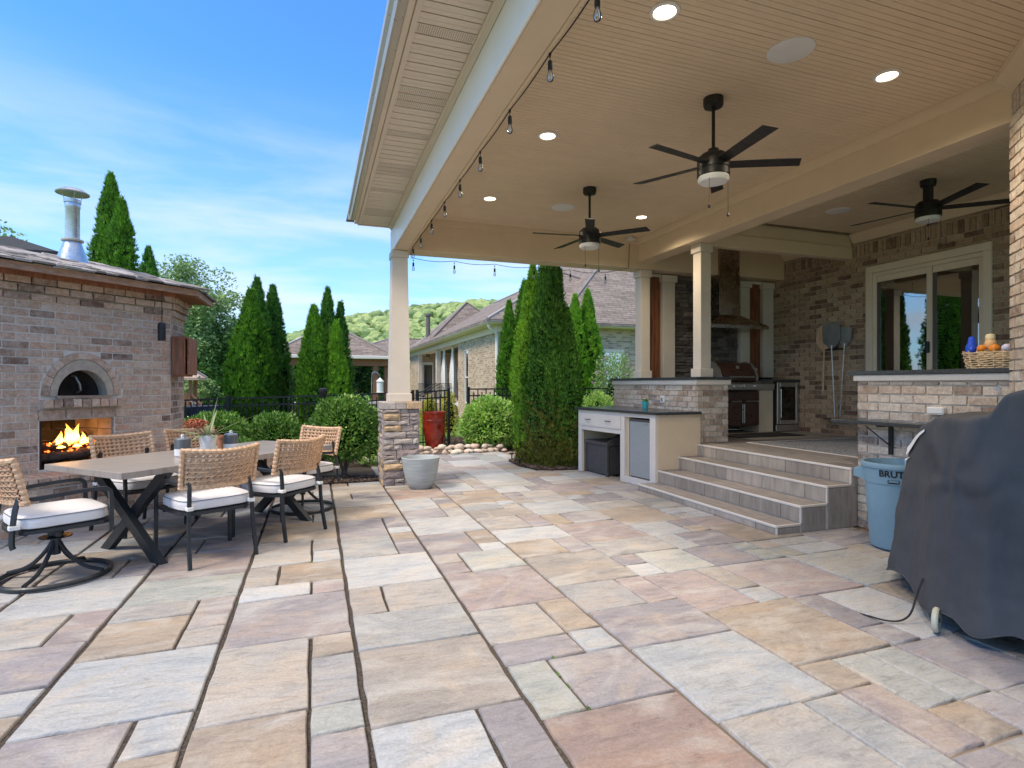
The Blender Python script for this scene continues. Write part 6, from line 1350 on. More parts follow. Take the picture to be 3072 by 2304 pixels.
for _ in range(26): a = rs.uniform(0, 6.28); blade(m, (x, y, TZ + .14), (math.cos(a), math.sin(a), rs.uniform(.3, 1)), rs.uniform(.08, .16), .003, .08, 5)
m.build('dry_stems', 'dry_leaf', fpot, fix=False)
m = MB(); blob_leaves(m, (x - .085, y - .03, TZ + .250), (.095, .06, .045), 640, .020, rs); m.build('red_flower_head', 'petal_red', fpot, fix=False)
m = MB(); 
for _ in range(9): m.tube([(x - .01, y, TZ + .14), (x - .075 + rs.uniform(-.04, .04), y - .03 + rs.uniform(-.03, .03), TZ + .24)], .002, 4)
m.build('flower_stem', 'blade_leaf', fpot, fix=False)
m = MB(); m.lathe([(0, .001), (.045, .001), (.062, .125), (.068, .127), (.070, .15), (.060, .15), (.055, .12), (0, .12)], (-.93, 6.66, TZ), 24); o = m.build('terracotta_pot', 'terracotta', None, True); tag(o, 'terracotta pot on the table half hidden behind the white flower pot', 'plant pot')

fpot.scale = (1.25, 1.25, 1.2)
# ---------------------------------------------------------------- planters, lamp post, path lights
m = MB(); m.lathe([(0, .0), (.15, .0), (.165, .01), (.205, .10), (.245, .25), (.268, .40), (.275, .445), (.262, .45), (.252, .43), (.235, .30), (0, .28)], (1.44, 8.07, 0), 48); m.M = None
o = m.build('grey_planter', 'planter_grey', None, True); tag(o, 'large empty light grey round planter in front of the stone pier', 'planter')
rp = root('red_urn', 'tall glossy dark red glazed urn fountain standing on river rocks by the fence', 'urn', (2.53, 12.45, 0))
zz = -.06
m = MB(); m.lathe([(0, 0), (.155, 0), (.165, .02), (.20, .2), (.235, .45), (.252, .62), (.255, .74), (.262, .755), (.255, .77), (.262, .785), (.262, .90), (.272, .91), (.270, .94), (.25, .94), (.245, .90), (0, .89)], (2.53, 12.45, zz - .0), 44); m.build('urn_body', 'red_glaze', rp, True)
m = MB(); m.lathe([(0, .915), (.246, .915)], (2.53, 12.45, zz), 30); m.build('water', 'clear_glass', rp)
rs = random.Random(21)
def rock(x, y, z, r, group, label):
    m = MB(); n = 12; vs = []; sx_, sy_, sz_ = r * rs.uniform(.9, 1.4), r * rs.uniform(.7, 1), r * rs.uniform(.42, .6); sd_ = rs.random() * 50
    for i in range(7):
        for k in range(n):
            a, b = 6.2832 * k / n, math.pi * i / 6; d = Vector((math.cos(a) * math.sin(b), math.sin(a) * math.sin(b), math.cos(b))); f = 1 + .25 * noise.noise(d * 1.3 + Vector((sd_, 0, 0))); vs.append((d.x * sx_ * f, d.y * sy_ * f, d.z * sz_ * f))
    m.add(vs, [(i * n + k, i * n + (k + 1) % n, (i + 1) * n + (k + 1) % n, (i + 1) * n + k) for i in range(6) for k in range(n)])
    o = m.build('river_rock', 'river_rock', None, 'all', loc=(x, y, z)); o.rotation_euler = (0, 0, rs.uniform(0, 3)); tag(o, label, 'rock', group)
for k in range(46):
    f = k / 45; rock(1.85 + 2.2 * f + rs.uniform(-.05, .05), 12.0 - .15 * math.sin(f * 3) + rs.uniform(-.12, .15) + (.1 if k % 2 else 0), .03 + (.09 if k % 3 == 0 else 0), rs.uniform(.07, .12), 'river rocks round the red urn', 'rounded tan river rock in the row at the foot of the red urn')
lp = root('torch_lamp', 'black garden torch lamp on a thin pole among the shrubs behind the table', 'garden torch', (.12, 9.25, 0))
m = MB(); m.tube([(.12, 9.25, 0), (.12, 9.25, 1.22)], .012, 8); m.build('pole', 'dark_iron', lp, True)
m = MB(); m.lathe([(.014, 1.18), (.022, 1.22), (.05, 1.33), (.066, 1.37), (.072, 1.385), (.072, 1.405), (.064, 1.41), (.066, 1.425), (.04, 1.435), (0, 1.437)], (.12, 9.25, 0), 24); m.build('torch_head', 'dark_iron', lp, True)
for x, y, l in ((3.52, 9.60, 'small black path light spike at the front of the right mulch bed'), (3.69, 10.5, 'black path light further back beside the large arborvitae')):
    m = MB(); m.tube([(x, y, 0), (x, y, .10)], .012, 6); m.lathe([(.02, .10), (.05, .115), (.05, .13), (0, .14)], (x, y, 0), 14); o = m.build('path_light', 'dark_iron'); tag(o, l, 'path light')

# ---------------------------------------------------------------- black metal fence and gate
FY = 13.5
def ftop(x):
    K = [(-9, .95), (-2.7, 1.155), (-1.78, 1.204), (-.68, 1.217), (1.6, 1.30), (2.26, 1.315), (3.57, 1.39), (9, 1.40)]
    for (a, za), (b, zb) in zip(K[:-1], K[1:]):
        if x <= b: return za + (zb - za) * (x - a) / (b - a)
    return 1.4
def fence(name, label, x0, x1, posts, cat='fence'):
    t = root(name, label, cat, (x0, FY, ftop(x0) - 1.4))
    for dz in (0, -.165, -1.22):
        xs = [x0] + [p for p in posts if x0 < p < x1] + [x1]
        for a, b in zip(xs[:-1], xs[1:]):
            m = MB(); m.prism([(a, FY - .014), (b, FY - .014), (b, FY + .014), (a, FY + .014)], [ftop(a) + dz - .034, ftop(b) + dz - .034] * 1 + [ftop(b) + dz - .034, ftop(a) + dz - .034], [ftop(a) + dz, ftop(b) + dz, ftop(b) + dz, ftop(a) + dz]); m.build('rail', 'black_metal', t)
    pm = [MB().box(-.012, -.012, -1.36, .012, .012, z).mesh('picket', 'black_metal') for z in (-.01, -.10)]
    x, k = x0 + .06, 0
    while x < x1 - .03:
        if all(abs(x - p) > .04 for p in posts): inst(pm[k % 2], 'picket', t, (x, FY, ftop(x)))
        x += .107; k += 1
    for p in posts:
        if x0 - .01 <= p <= x1 + .01: m = MB(); m.bbox(p - .032, FY - .032, ftop(p) - 1.5, p + .032, FY + .032, ftop(p) + .02, .004); m.bbox(p - .038, FY - .038, ftop(p) + .02, p + .038, FY + .038, ftop(p) + .04, .006); m.build('post', 'black_metal', t)
    return t
fence('metal_fence', 'long black metal fence behind the shrubs and arborvitae on the left', -8.0, 2.25, [-6.4, -4.1, -1.78, .2, 2.22])
fence('metal_gate', 'black metal gate behind the red urn', 2.30, 3.12, [2.32, 3.10], 'gate')
fence('metal_fence', 'black metal fence right of the gate, behind the pale flowering bush', 3.57, 9.5, [3.60, 5.9, 8.2])

# ---------------------------------------------------------------- plants
def arbor(label, x, y, zt, r, z0, seed, mat='cedar_leaf', n=4200, group='tall arborvitae', sp=.115, lobes=True, name='arborvitae', low=None, lean=0, tp=2.1):
    n = int(n * 1.9); rs = random.Random(seed); t = root(name, label, 'arborvitae', (x, y, z0), group); h = zt - z0
    def rad(f, a):
        p = min(1, (1 - f) * tp) ** .72 * (.80 + .20 * min(1, f * 6)) * (1 - .10 * f)
        q = noise.noise((math.cos(a) * 1.6 + seed, math.sin(a) * 1.6, f * h * .9)); q2 = noise.noise((math.cos(a) * 4.5 + seed, math.sin(a) * 4.5, f * h * 2.2)); q3 = noise.noise((math.cos(a) * 9 + seed, math.sin(a) * 9, f * h * 5))
        return r * max(.03, p * (1 + .20 * q + .24 * q2 + .12 * q3))
    m = MB(); n2 = 14; vs = []
    for i in range(17):
        f = i / 16 * .985
        for k in range(n2): a = 6.2832 * k / n2; rr = rad(f, a) * .80; vs.append((x + rr * math.cos(a) + lean * f, y + rr * math.sin(a), z0 + .05 + f * h))
    m.add(vs, [(i * n2 + k, i * n2 + (k + 1) % n2, (i + 1) * n2 + (k + 1) % n2, (i + 1) * n2 + k) for i in range(16) for k in range(n2)]); m.build('shade_core', 'crown_core', t, fix=False)  # dark filler hull blocks see-through; its colour stands for shade between sprays
    m = MB(); m.tube([(x, y, z0 - .05), (x + lean * .5, y, z0 + h * .6)], [.06, .03], 7); m.build('trunk', 'bark', t)
    m = MB(); ml = MB(); V_, F_ = m.v, m.f
    CL = []; nc = max(60, n // 9)
    for _ in range(nc):
        f = min(.99, rs.random() ** 1.2); a = rs.uniform(0, 6.2832); CL.append((f, a, rs.uniform(.86, 1.10), rs.uniform(.7, 1.3)))
    for q_ in range(n):
        f0, a0, q0, k0 = CL[q_ % nc]; cs = sp * 1.15 * k0
        f = max(0, min(.995, f0 + rs.gauss(0, .5) * cs / h * 1.5)); R0 = rad(f0, a0); a = a0 + rs.gauss(0, .45) * cs / max(.06, R0); rr = rad(f, a) * (q0 + rs.uniform(-.10, .03))
        px, py, pz = x + rr * math.cos(a) + lean * f, y + rr * math.sin(a), z0 + .03 + f * h
        ox, oy = math.cos(a), math.sin(a); tw = rs.uniform(-.9, .9); sx_, sy_ = -math.sin(a + tw), math.cos(a + tw); s_ = sp * .62 * rs.uniform(.6, 1.35); T = (low is not None and f < low * rs.uniform(.3, 1.5)); M_ = ml if T else m
        o = len(M_.v); up = rs.uniform(.5, 1.25); outw = rs.uniform(.2, 1.0)
        for q, (l, w_) in enumerate(((-.60, .70), (-.28, .95), (.05, 1.1), (.36, .9), (.62, .62))):
            tx, ty, tz = px + sx_ * l * s_ + ox * outw * s_ * w_ * .8, py + sy_ * l * s_ + oy * outw * s_ * w_ * .8, pz + up * s_ * w_
            bx, by, bz = px + sx_ * l * s_ * .4, py + sy_ * l * s_ * .4, pz - .15 * s_
            hw = .15 * s_; M_.v += [(bx - sx_ * hw, by - sy_ * hw, bz), (bx + sx_ * hw, by + sy_ * hw, bz), (tx + rs.uniform(-.1, .1) * s_, ty, tz)]; M_.f.append((o + q * 3, o + q * 3 + 1, o + q * 3 + 2))
    for _ in range(10 if lobes else 0):        # a few loose shoots at the tip
        pz = zt - .12 + rs.uniform(-.05, .22); px, py = x + lean + rs.uniform(-.05, .05), y + rs.uniform(-.04, .04)
        for q in range(5): o = len(m.v); s_ = sp * .8; d_ = (rs.uniform(-.6, .6) * s_, rs.uniform(-.6, .6) * s_, rs.uniform(.3, 1) * s_); m.v += [(px - .012, py, pz), (px + .012, py, pz), (px + d_[0], py + d_[1], pz + d_[2])]; m.f.append((o, o + 1, o + 2))
    m.build('crown', mat, t, fix=False)
    if ml.v: ml.build('crown_foot', 'olive_cedar_leaf', t, fix=False, label='browner olive foliage near the ground')
    return t
arbor('front arborvitae of the left group behind the table, its tip just below the tallest', -1.40, 14.2, 3.62, .50, -.2, 31, n=5200)
arbor('tallest arborvitae of the left group, standing behind the front one', -1.33, 14.9, 4.02, .46, -.2, 32, 'deep_cedar_leaf', n=3600)
arbor('right arborvitae of the left group with a small wispy shoot at its tip', -1.0, 15.25, 3.92, .40, -.2, 33, 'deep_cedar_leaf', n=3400)
arbor('front left arborvitae of the pair left of the stone pier, thin wispy shoot above it', -.02, 14.1, 3.30, .40, -.2, 34, n=4600)
arbor('tallest arborvitae of the pair left of the stone pier, standing behind', .30, 14.85, 3.84, .36, -.2, 35, 'deep_cedar_leaf', n=3400)
arbor('lower brighter arborvitae at the right front of the pair left of the pier', .47, 14.0, 2.92, .30, -.2, 36, 'bright_cedar_leaf', n=3200)
arbor('narrow dark arborvitae at the right back of the pair left of the pier', .62, 15.1, 3.55, .30, -.2, 37, 'deep_cedar_leaf', n=2600)
arbor('leftmost narrow arborvitae beside the brick corner of the far house', 5.02, 14.5, 3.72, .34, -.1, 38, n=3600)
arbor('tall pointed arborvitae left of the big dark one', 5.58, 14.8, 4.36, .44, -.1, 39, n=4600)
arbor('lower front arborvitae between the leftmost one and the big dark one', 5.20, 13.9, 3.34, .34, -.1, 40, 'bright_cedar_leaf', n=3400)
arbor('big dark arborvitae reaching the porch beam left of the cabinet', 4.12, 9.62, 4.75, .46, 0, 41, 'deep_cedar_leaf', tp=1.25, n=11000, sp=.085, low=.20)
arbor('lower dark arborvitae lobe at the right front of the big one', 4.36, 9.36, 2.85, .26, 0, 42, 'deep_cedar_leaf', n=4500, sp=.078, low=.25)
arbor('bright yellow green narrow arborvitae edge left behind the big dark one', 3.93, 9.98, 3.75, .36, 0, 43, 'bright_cedar_leaf', n=5500, sp=.08, low=.08)
arbor('left bright arborvitae between the big dark one and the porch column', 7.50, 15.5, 4.18, .40, 0, 44, 'bright_cedar_leaf', n=3800)
arbor('right bright pointed arborvitae nearest the porch column', 8.02, 15.7, 4.38, .50, 0, 45, 'bright_cedar_leaf', n=4600)
arbor('tall arborvitae rising left behind the fireplace roof', -4.05, 13.9, 5.85, .56, -.2, 46, n=5200, sp=.11)
arbor('slightly lower brighter arborvitae in front of the tall one behind the fireplace', -3.66, 13.2, 5.15, .52, -.2, 47, n=5600, sp=.10)
arbor('small dark pointed conifer right of the two tall ones behind the fireplace', -4.60, 19, 5.45, .55, -.3, 48, 'deep_cedar_leaf', n=3000, sp=.13)

def shrub(name, label, x, y, z0, rx, ry, h, mat, seed, n=3000, sz=.06, group=None, cat='shrub', stem=0, up=.25, core=.72, flowers=None):
    rs = random.Random(seed); t = root(name, label, cat, (x, y, z0), group); zc = z0 + stem + (h - stem) / 2; rz_ = (h - stem) / 2
    def shp(d):
        q = 1 + .16 * noise.noise(d * 1.7 + Vector((seed, 0, 0))) + .14 * noise.noise(d * 4 + Vector((0, seed, 0))); return Vector((d.x * rx * q, d.y * ry * q, d.z * rz_ * q))
    m = MB(); vs = []; n2 = 12
    for i in range(9):
        for k in range(n2): a, b = 6.2832 * k / n2, math.pi * i / 8; d = Vector((math.cos(a) * math.sin(b), math.sin(a) * math.sin(b), math.cos(b))); p = shp(d) * core; vs.append((x + p.x, y + p.y, zc + p.z))
    m.add(vs, [(i * n2 + k, i * n2 + (k + 1) % n2, (i + 1) * n2 + (k + 1) % n2, (i + 1) * n2 + k) for i in range(8) for k in range(n2)]); m.build('shade_core', 'crown_core', t, fix=False)  # dark hull under the leaves, inner shade put into its colour
    m = MB()
    for k in range(5 if stem else 3): a = k * 1.3 + seed; m.tube([(x + .06 * math.cos(a), y + .05 * math.sin(a), z0 - .02), (x + .03 * math.cos(a), y, z0 + .12), (x + rx * .45 * math.cos(a), y + ry * .4 * math.sin(a), zc)], [.025, .018, .008], 6)
    m.build('stem', 'bark', t)
    m = MB()
    for _ in range(n):
        d = Vector((rs.gauss(0, 1), rs.gauss(0, 1), rs.gauss(0, 1) + up)).normalized(); p = Vector((x, y, zc)) + shp(d) * (core + (1.08 - core) * rs.random() ** .6)
        u = (d + Vector((rs.gauss(0, .6), rs.gauss(0, .6), rs.gauss(0, .5) + .2))).normalized(); w_ = u.cross(Vector((rs.gauss(0, 1), rs.gauss(0, 1), rs.gauss(0, 1)))).normalized(); l = sz * rs.uniform(.6, 1.35); nn_ = u.cross(w_) * l * .12
        m.add([p, p + u * l * .5 + w_ * l * .24 - nn_, p + u * l, p + u * l * .5 - w_ * l * .24 - nn_], [(0, 1, 2), (0, 2, 3)])
    m.build('leaves', mat, t, fix=False)
    if flowers:
        m = MB(); fm_, fn, fs_ = flowers
        for _ in range(fn):
            d = Vector((rs.gauss(0, 1), rs.gauss(0, 1), abs(rs.gauss(0, 1)) + .1)).normalized(); p = Vector((x, y, zc)) + shp(d) * 1.05; blob_leaves(m, p, (fs_, fs_, fs_ * .9), 14, fs_ * .8, rs)
        m.build('flowers', fm_, t, fix=False)
    return t
shrub('shrub', 'round green shrub behind the left end of the table, left of centre', -1.70, 11.3, -.05, .58, .5, 1.02, 'shrub_leaf', 51, 5200, .062)
shrub('shrub', 'low spreading shrub between the fireplace corner and the red dried flower', -2.35, 10.9, -.05, .42, .4, .72, 'shrub_leaf', 52, 2600, .06)
shrub('shrub', 'green shrub with a yellow bloom below the narrow gap between the arborvitae groups', -.70, 11.2, -.05, .46, .45, .98, 'shrub_leaf', 53, 4600, .062)
shrub('shrub', 'low lime green leafy plant between the two round shrubs behind the table', -1.22, 10.6, -.05, .25, .25, .55, 'lime_leaf', 54, 1100, .09)
shrub('shrub', 'largest round shrub on bare brown stems next to the stone pier and torch lamp', .44, 9.32, 0, .50, .48, 1.24, 'shrub_leaf', 55, 6800, .062, stem=.30)
shrub('shrub', 'bright green shrub squeezed between the big round shrub and the stone pier', .98, 10.7, -.02, .30, .4, 1.02, 'lime_leaf', 56, 2600, .06)
shrub('shrub', 'light green foliage right of the stone pier in front of the fence', 1.75, 12.2, -.05, .24, .3, .95, 'lime_leaf', 57, 1900, .06)
shrub('shrub', 'green plants at the foot of the fence behind the largest round shrub', -.0, 12.2, -.1, .8, .4, .75, 'shrub_leaf', 58, 3000, .06)
shrub('hydrangea', 'pale flowering light green bush in front of the fence, left of the big arborvitae', 3.88, 12.45, 0, .66, .55, 1.12, 'lime_leaf', 59, 6800, .085, flowers=('yellow_leaf', 70, .028))
shrub('hedge_shrub', 'bright clipped shrub between the far arborvitae and the low cabinet', 6.15, 11.5, 0, .42, .42, 1.30, 'lime_leaf', 60, 4200, .05)
shrub('flowering_tree', 'airy shrub with pink blossom left of the porch column on the bar', 7.75, 13.6, 0, .55, .5, 2.35, 'pale_tree_leaf', 61, 3600, .07, flowers=('petal_pink', 9, .05), stem=.4, core=.35)
shrub('shrub', 'small yellow green conifer beyond the gate, left one', 3.03, 15.6, -.1, .22, .22, 1.22, 'yellow_leaf', 62, 1500, .06)
shrub('shrub', 'small yellow green conifer beyond the gate, right one', 3.60, 15.7, -.1, .24, .24, 1.32, 'yellow_leaf', 63, 1600, .06)
shrub('shrub', 'low green plants behind the right mulch bed beside the hydrangea', 5.3, 12.3, 0, .5, .4, .62, 'shrub_leaf', 64, 2400, .06)

def tree(label, x, y, z0, h, r, mat, seed, n=9000, sz=.2, group='trees beyond the fence', trunk=.3, clump=46, name='leafy_tree', hang=.62):
    rs = random.Random(seed); t = root(name, label, 'tree', (x, y, z0), group); m = MB(); zc = z0 + h * (1 - hang / 2) ; cl = []
    m.tube([(x, y, z0 - .2), (x + .05 * r, y, z0 + h * .35), (x, y, z0 + h * .8)], [trunk * .5, trunk * .38, trunk * .1], 8)
    for k in range(clump):
        d = Vector((rs.gauss(0, 1), rs.gauss(0, 1), rs.gauss(0, 1))).normalized() * rs.random() ** .45
        p = Vector((x + d.x * r * .86, y + d.y * r * .86, zc + d.z * h * hang * .46)); cl.append((p, r * rs.uniform(.20, .38)))
        if k < 16: b0 = Vector((x, y, z0 + h * rs.uniform(.25, .6))); mid = b0.lerp(p, .5) + Vector((0, 0, .06 * h)); m.tube([b0, mid, p], [trunk * .16, trunk * .1, trunk * .03], 5)
    m.build('trunk', 'bark', t); m = MB()
    for _ in range(n):
        c, cr_ = rs.choice(cl); d = Vector((rs.gauss(0, 1), rs.gauss(0, 1), rs.gauss(0, 1))).normalized(); p = c + d * cr_ * rs.random() ** .35
        u = Vector((rs.gauss(0, 1), rs.gauss(0, 1), rs.gauss(0, .6))).normalized(); w_ = u.cross(Vector((rs.gauss(0, 1), rs.gauss(0, 1), rs.gauss(0, 1)))).normalized(); l = sz * rs.uniform(.6, 1.3)
        m.add([p - u * l * .5, p + w_ * l * .28, p + u * l * .5, p - w_ * l * .28], [(0, 1, 2), (0, 2, 3)])
    m.build('crown', mat, t, fix=False); return t
tree('airy light green deciduous tree rising above the fireplace corner', -6.0, 33, -1.2, 9.4, 2.5, 'pale_tree_leaf', 71, 17000, .17, trunk=.4, clump=70, hang=.62)
tree('dark green tree behind the play tower', -6.4, 36, -1.2, 5.6, 2.6, 'dark_tree_leaf', 72, 9000, .22)
tree('dark rounded tree beside the front arborvitae group', -3.9, 33, -1.2, 5.9, 2.0, 'tree_leaf', 73, 9000, .2)
tree('pale feathery bush tree right of the play tower', -4.9, 27, -1.0, 3.1, 1.1, 'pale_tree_leaf', 74, 6000, .13, hang=.8)
tree('low bright round tree above the trampoline', -3.9, 27.5, -1.0, 2.4, .95, 'tree_leaf', 75, 5000, .12, hang=.85)
tree('dark tree at the far left between the fireplace and the pale tree', -8.6, 30, -1.0, 5.2, 1.9, 'tree_leaf', 76, 7000, .2, hang=.85)
tree('tall tree whose top shows left behind the fireplace roof', -9.6, 22, -.6, 7.3, 1.6, 'pale_tree_leaf', 77, 6000, .16)
tree('light tree top showing right of the chimney pipe', -6.7, 18.5, -.4, 5.6, 1.0, 'pale_tree_leaf', 78, 5000, .13)
tree('blue green conifer-like tree seen in the gap between the arborvitae groups', -1.9, 33, -1.2, 4.5, .9, 'tree_leaf', 79, 5000, .16, hang=.9)
tree('green tree under the left part of the gazebo roof', .8, 40, -1.2, 5.2, 1.5, 'tree_leaf', 80, 6000, .2, hang=.85)
tree('green tree under the gazebo roof beside the wooden post', 2.9, 42, -1.0, 5.2, 1.6, 'dark_tree_leaf', 81, 7000, .2, hang=.85)
tree('pale tree seen through the gazebo near the stone pier', 4.6, 44, -1.0, 5.0, 1.6, 'pale_tree_leaf', 82, 7000, .2, hang=.85)
for k, (x, y, h, r, mt) in enumerate(((-13, 46, 8, 4, 'tree_leaf'), (-9, 50, 8, 4, 'dark_tree_leaf'), (-4.5, 52, 7.2, 3.2, 'tree_leaf'), (-1, 56, 6, 3.2, 'dark_tree_leaf'), (3, 60, 6, 3.5, 'tree_leaf'), (-20, 40, 9, 5, 'dark_tree_leaf'))):
    tree(('broad tree far left in the tree line', 'dark broad tree of the tree line behind the airy tree', 'tree of the tree line behind the left arborvitae group', 'dark far tree between the arborvitae groups', 'far tree under the gazebo roof', 'outer dark tree of the tree line hidden by the fireplace')[k], x, y, -1.3, h, r, mt, 90 + k, 7000, .36, hang=.9)

# ---------------------------------------------------------------- wooded hill
m = MB(); nx, ny = 60, 22
def hz(x, y):
    f = max(0, min(1, (y - 250) / 170)); f = f * f * (3 - 2 * f)
    r = 36 + 14 * math.tanh((x + 10) / 60) * 1.2 + (x - 20) * .085; r = max(2, r if x > -70 else r * max(.1, 1 + (x + 70) / 70)); return -3 + f * (r + 3) * (1 + .03 * noise.noise((x * .03, 0, 0)))
vs = [(-160 + 560 * i / nx, 235 + 330 * j / ny, hz(-160 + 560 * i / nx, 235 + 330 * j / ny)) for j in range(ny + 1) for i in range(nx + 1)]
m.add(vs, [(j * (nx + 1) + i, j * (nx + 1) + i + 1, (j + 1) * (nx + 1) + i + 1, (j + 1) * (nx + 1) + i) for j in range(ny) for i in range(nx)]); hill = m.build('hill', 'lawn', kind='structure', fix=False)
ico = bmesh.new(); bmesh.ops.create_icosphere(ico, subdivisions=2, radius=1); IV = [v.co.copy() for v in ico.verts]; IF = [tuple(v.index for v in f.verts) for f in ico.faces]; ico.free()
m = MB(); rs = random.Random(5)
for _ in range(2100):
    x = rs.uniform(-90, 230); y = rs.uniform(300, 440); z = hz(x, y)
    if math.atan2(x, y) > R(36) : continue
    r = rs.uniform(3.0, 5.2); sd_ = rs.random() * 90; o = len(m.v)
    m.v += [(x + v.x * r * q, y + v.y * r * q, z + 1.2 + v.z * r * .85 * q) for v in IV for q in (1 + .42 * noise.noise((v.x * 2.4 + sd_, v.y * 2.4, v.z * 2.4)),)]
    m.f += [(a + o, b + o, c + o) for a, b, c in IF]
fo = m.build('wooded_hillside', 'hill_leaf', None, False, fix=False, kind='stuff'); tag(fo, 'dense pale green woodland covering the distant hill', 'woodland')

# ---------------------------------------------------------------- the far wing of the house, gazebo, distant things
nh = root('brick_house', 'large brick house wing with brown hip roof and curtained porch beyond the fence', 'house', (6.4, 19.8, 0))
def hb_(name, mat, *a, uv=False, label=None, par=None, b=None):
    m = MB(); m.box(*a) if b is None else m.bbox(*a, b); o = m.build(name, mat, par or nh, label=label)
    if uv: boxuv(o)
    return o
hb_('brick_wall', 'far_brick', 6.4, 19.8, -.6, 7.0, 24.05, 3.42, uv=True); hb_('brick_wall', 'far_brick', 6.4, 24.75, -.6, 7.0, 25.9, 3.42, uv=True)
hb_('brick_wall', 'far_brick', 6.4, 24.05, -.6, 7.0, 24.75, .62, uv=True); hb_('brick_wall', 'far_brick', 6.4, 24.05, 3.06, 7.0, 24.75, 3.42, uv=True)
hb_('brick_wall', 'far_brick', 7.02, 19.8, -.6, 24, 20.1, 3.70, uv=True); hb_('brick_wall', 'far_brick', 8.9, 25.9, .6, 9.1, 37, 3.6, uv=True); hb_('brick_wall', 'far_brick', 6.4, 37, -.6, 6.66, 40, 3.42, uv=True); hb_('brick_wall', 'far_brick', 7.5, 37, .6, 8.9, 37.3, 3.6, uv=True); hb_('brick_wall', 'far_brick', 6.66, 37, 2.95, 7.5, 37.3, 3.6, uv=True)
hb_('porch_floor', 'white_trim', 6.4, 25.9, .45, 8.9, 37, .62); hb_('foundation', 'far_brick', 6.42, 25.9, -.6, 8.9, 37, .448, uv=True)
hb_('header_board', 'trim_paint', 6.34, 19.7, 3.42, 6.99, 40.3, 3.70); hb_('soffit', 'trim_paint', 5.98, 19.4, 3.702, 6.5, 40.3, 3.73)
m = MB(); m.extr([(5.98, 3.70), (5.86, 3.72), (5.84, 3.84), (5.98, 3.84)], 19.28, 40.6, 'y'); m.build('gutter', 'white_trim', nh)
m = MB(); m.extr([(19.40, 3.70), (19.28, 3.72), (19.26, 3.84), (19.40, 3.84)], 5.86, 24, 'x'); m.build('gutter', 'white_trim', nh)
hb_('soffit', 'trim_paint', 6.52, 19.42, 3.702, 24, 19.9, 3.73)
m = MB(); m.tube(smooth([(5.95, 19.5, 3.70), (6.0, 19.55, 3.52), (6.33, 19.70, 3.38), (6.35, 19.76, 3.2), (6.35, 19.76, -.2)], 2), .055, 8); m.build('downspout', 'white_trim', nh, True)
wn = MB(); wn.box(6.45, 24.06, .63, 6.50, 24.74, 3.05); wn = wn.build('window', 'far_glass', nh)
for z in (.66, 1.80, 3.02): hb_('window_rail', 'white_trim', 6.41, 24.07, z - .03, 6.448, 24.73, z + .03, par=wn)
for y in (24.09, 24.71): hb_('window_stile', 'white_trim', 6.41, y - .02, .70, 6.448, y + .02, 2.98, par=wn)
pd = hb_('porch_door', 'white_trim', 6.70, 36.94, .63, 7.46, 36.99, 2.93); hb_('door_glass', 'far_glass', 6.82, 36.90, .85, 7.34, 36.935, 2.75, par=pd)
hb_('back_window', 'far_glass', 8.85, 29, 1.2, 8.89, 30.6, 2.9); hb_('back_window', 'far_glass', 8.85, 32, 1.2, 8.89, 33.4, 2.9)
w2 = hb_('window', 'far_glass', 10.6, 19.74, 1.4, 11.6, 19.79, 2.75); hb_('window_lintel', 'trim_paint', 10.5, 19.70, 2.76, 11.7, 19.79, 2.88, par=w2)
for y in (31.0, 37.0 - .2): hb_('porch_post', 'column_paint', 6.42, y, .62, 6.68, y + .26, 3.42, b=.01)
for y in (26.1, 27.9, 29.9):
    m = MB(); n = 18; vs = []
    for i in range(7):
        z = .63 + 2.75 * i / 6; w_ = (.16, .22, .28, .30, .24, .14, .10)[i]
        for k in range(n): a = 6.2832 * k / n; rr = w_ * (1 + .18 * math.sin(a * 6)); vs.append((6.62 + rr * .5 * math.cos(a), y + rr * math.sin(a), z))
    m.add(vs, [(i * n + k, i * n + (k + 1) % n, (i + 1) * n + (k + 1) % n, (i + 1) * n + k) for i in range(6) for k in range(n)]); o = m.build('porch_curtain', 'clear_curtain', None, True, fix=False)
    tag(o, {26.1: 'pale tied curtain nearest the solid brick wall of the far porch', 27.9: 'pale tied curtain in the middle of the far porch', 29.9: 'pale tied curtain nearest the porch post of the far porch'}[y], 'curtain')
m = MB(); m.bbox(6.75, 26.5, .63, 7.4, 27.6, 1.75, .05); o = m.build('covered_porch_grill', 'canopy_fabric'); tag(o, 'dark covered grill on the far porch beside the brick wall', 'covered grill')
rl = root('porch_railing', 'black railing of the far porch and its stairs', 'railing', (6.2, 30, .2))
for y0, y1 in ((27.2, 31.0), (31.3, 36.7)):
    for z in (.72, 1.52): m = MB(); m.tube([(6.38, y0, z), (6.38, y1, z)], .02, 4); m.build('rail', 'black_metal', rl)
    k = y0
    while k < y1: m = MB(); m.tube([(6.38, k, .66), (6.38, k, 1.52)], .011, 4); m.build('baluster', 'black_metal', rl); k += .28
for yq in (29.6, 30.8): m = MB(); m.tube([(6.35, yq, 1.55), (4.6, yq, .55)], .022, 5); m.tube([(6.30, yq, 1.35), (4.6, yq, .38)], .016, 5); m.build('stair_rail', 'black_metal', rl)
for x, z in ((4.65, .55), (5.5, 1.05), (6.3, 1.55)): 
    for yq in (29.6, 30.8): m = MB(); m.tube([(x, yq, -.4), (x, yq, z)], .02, 5); m.build('stair_post', 'black_metal', rl)
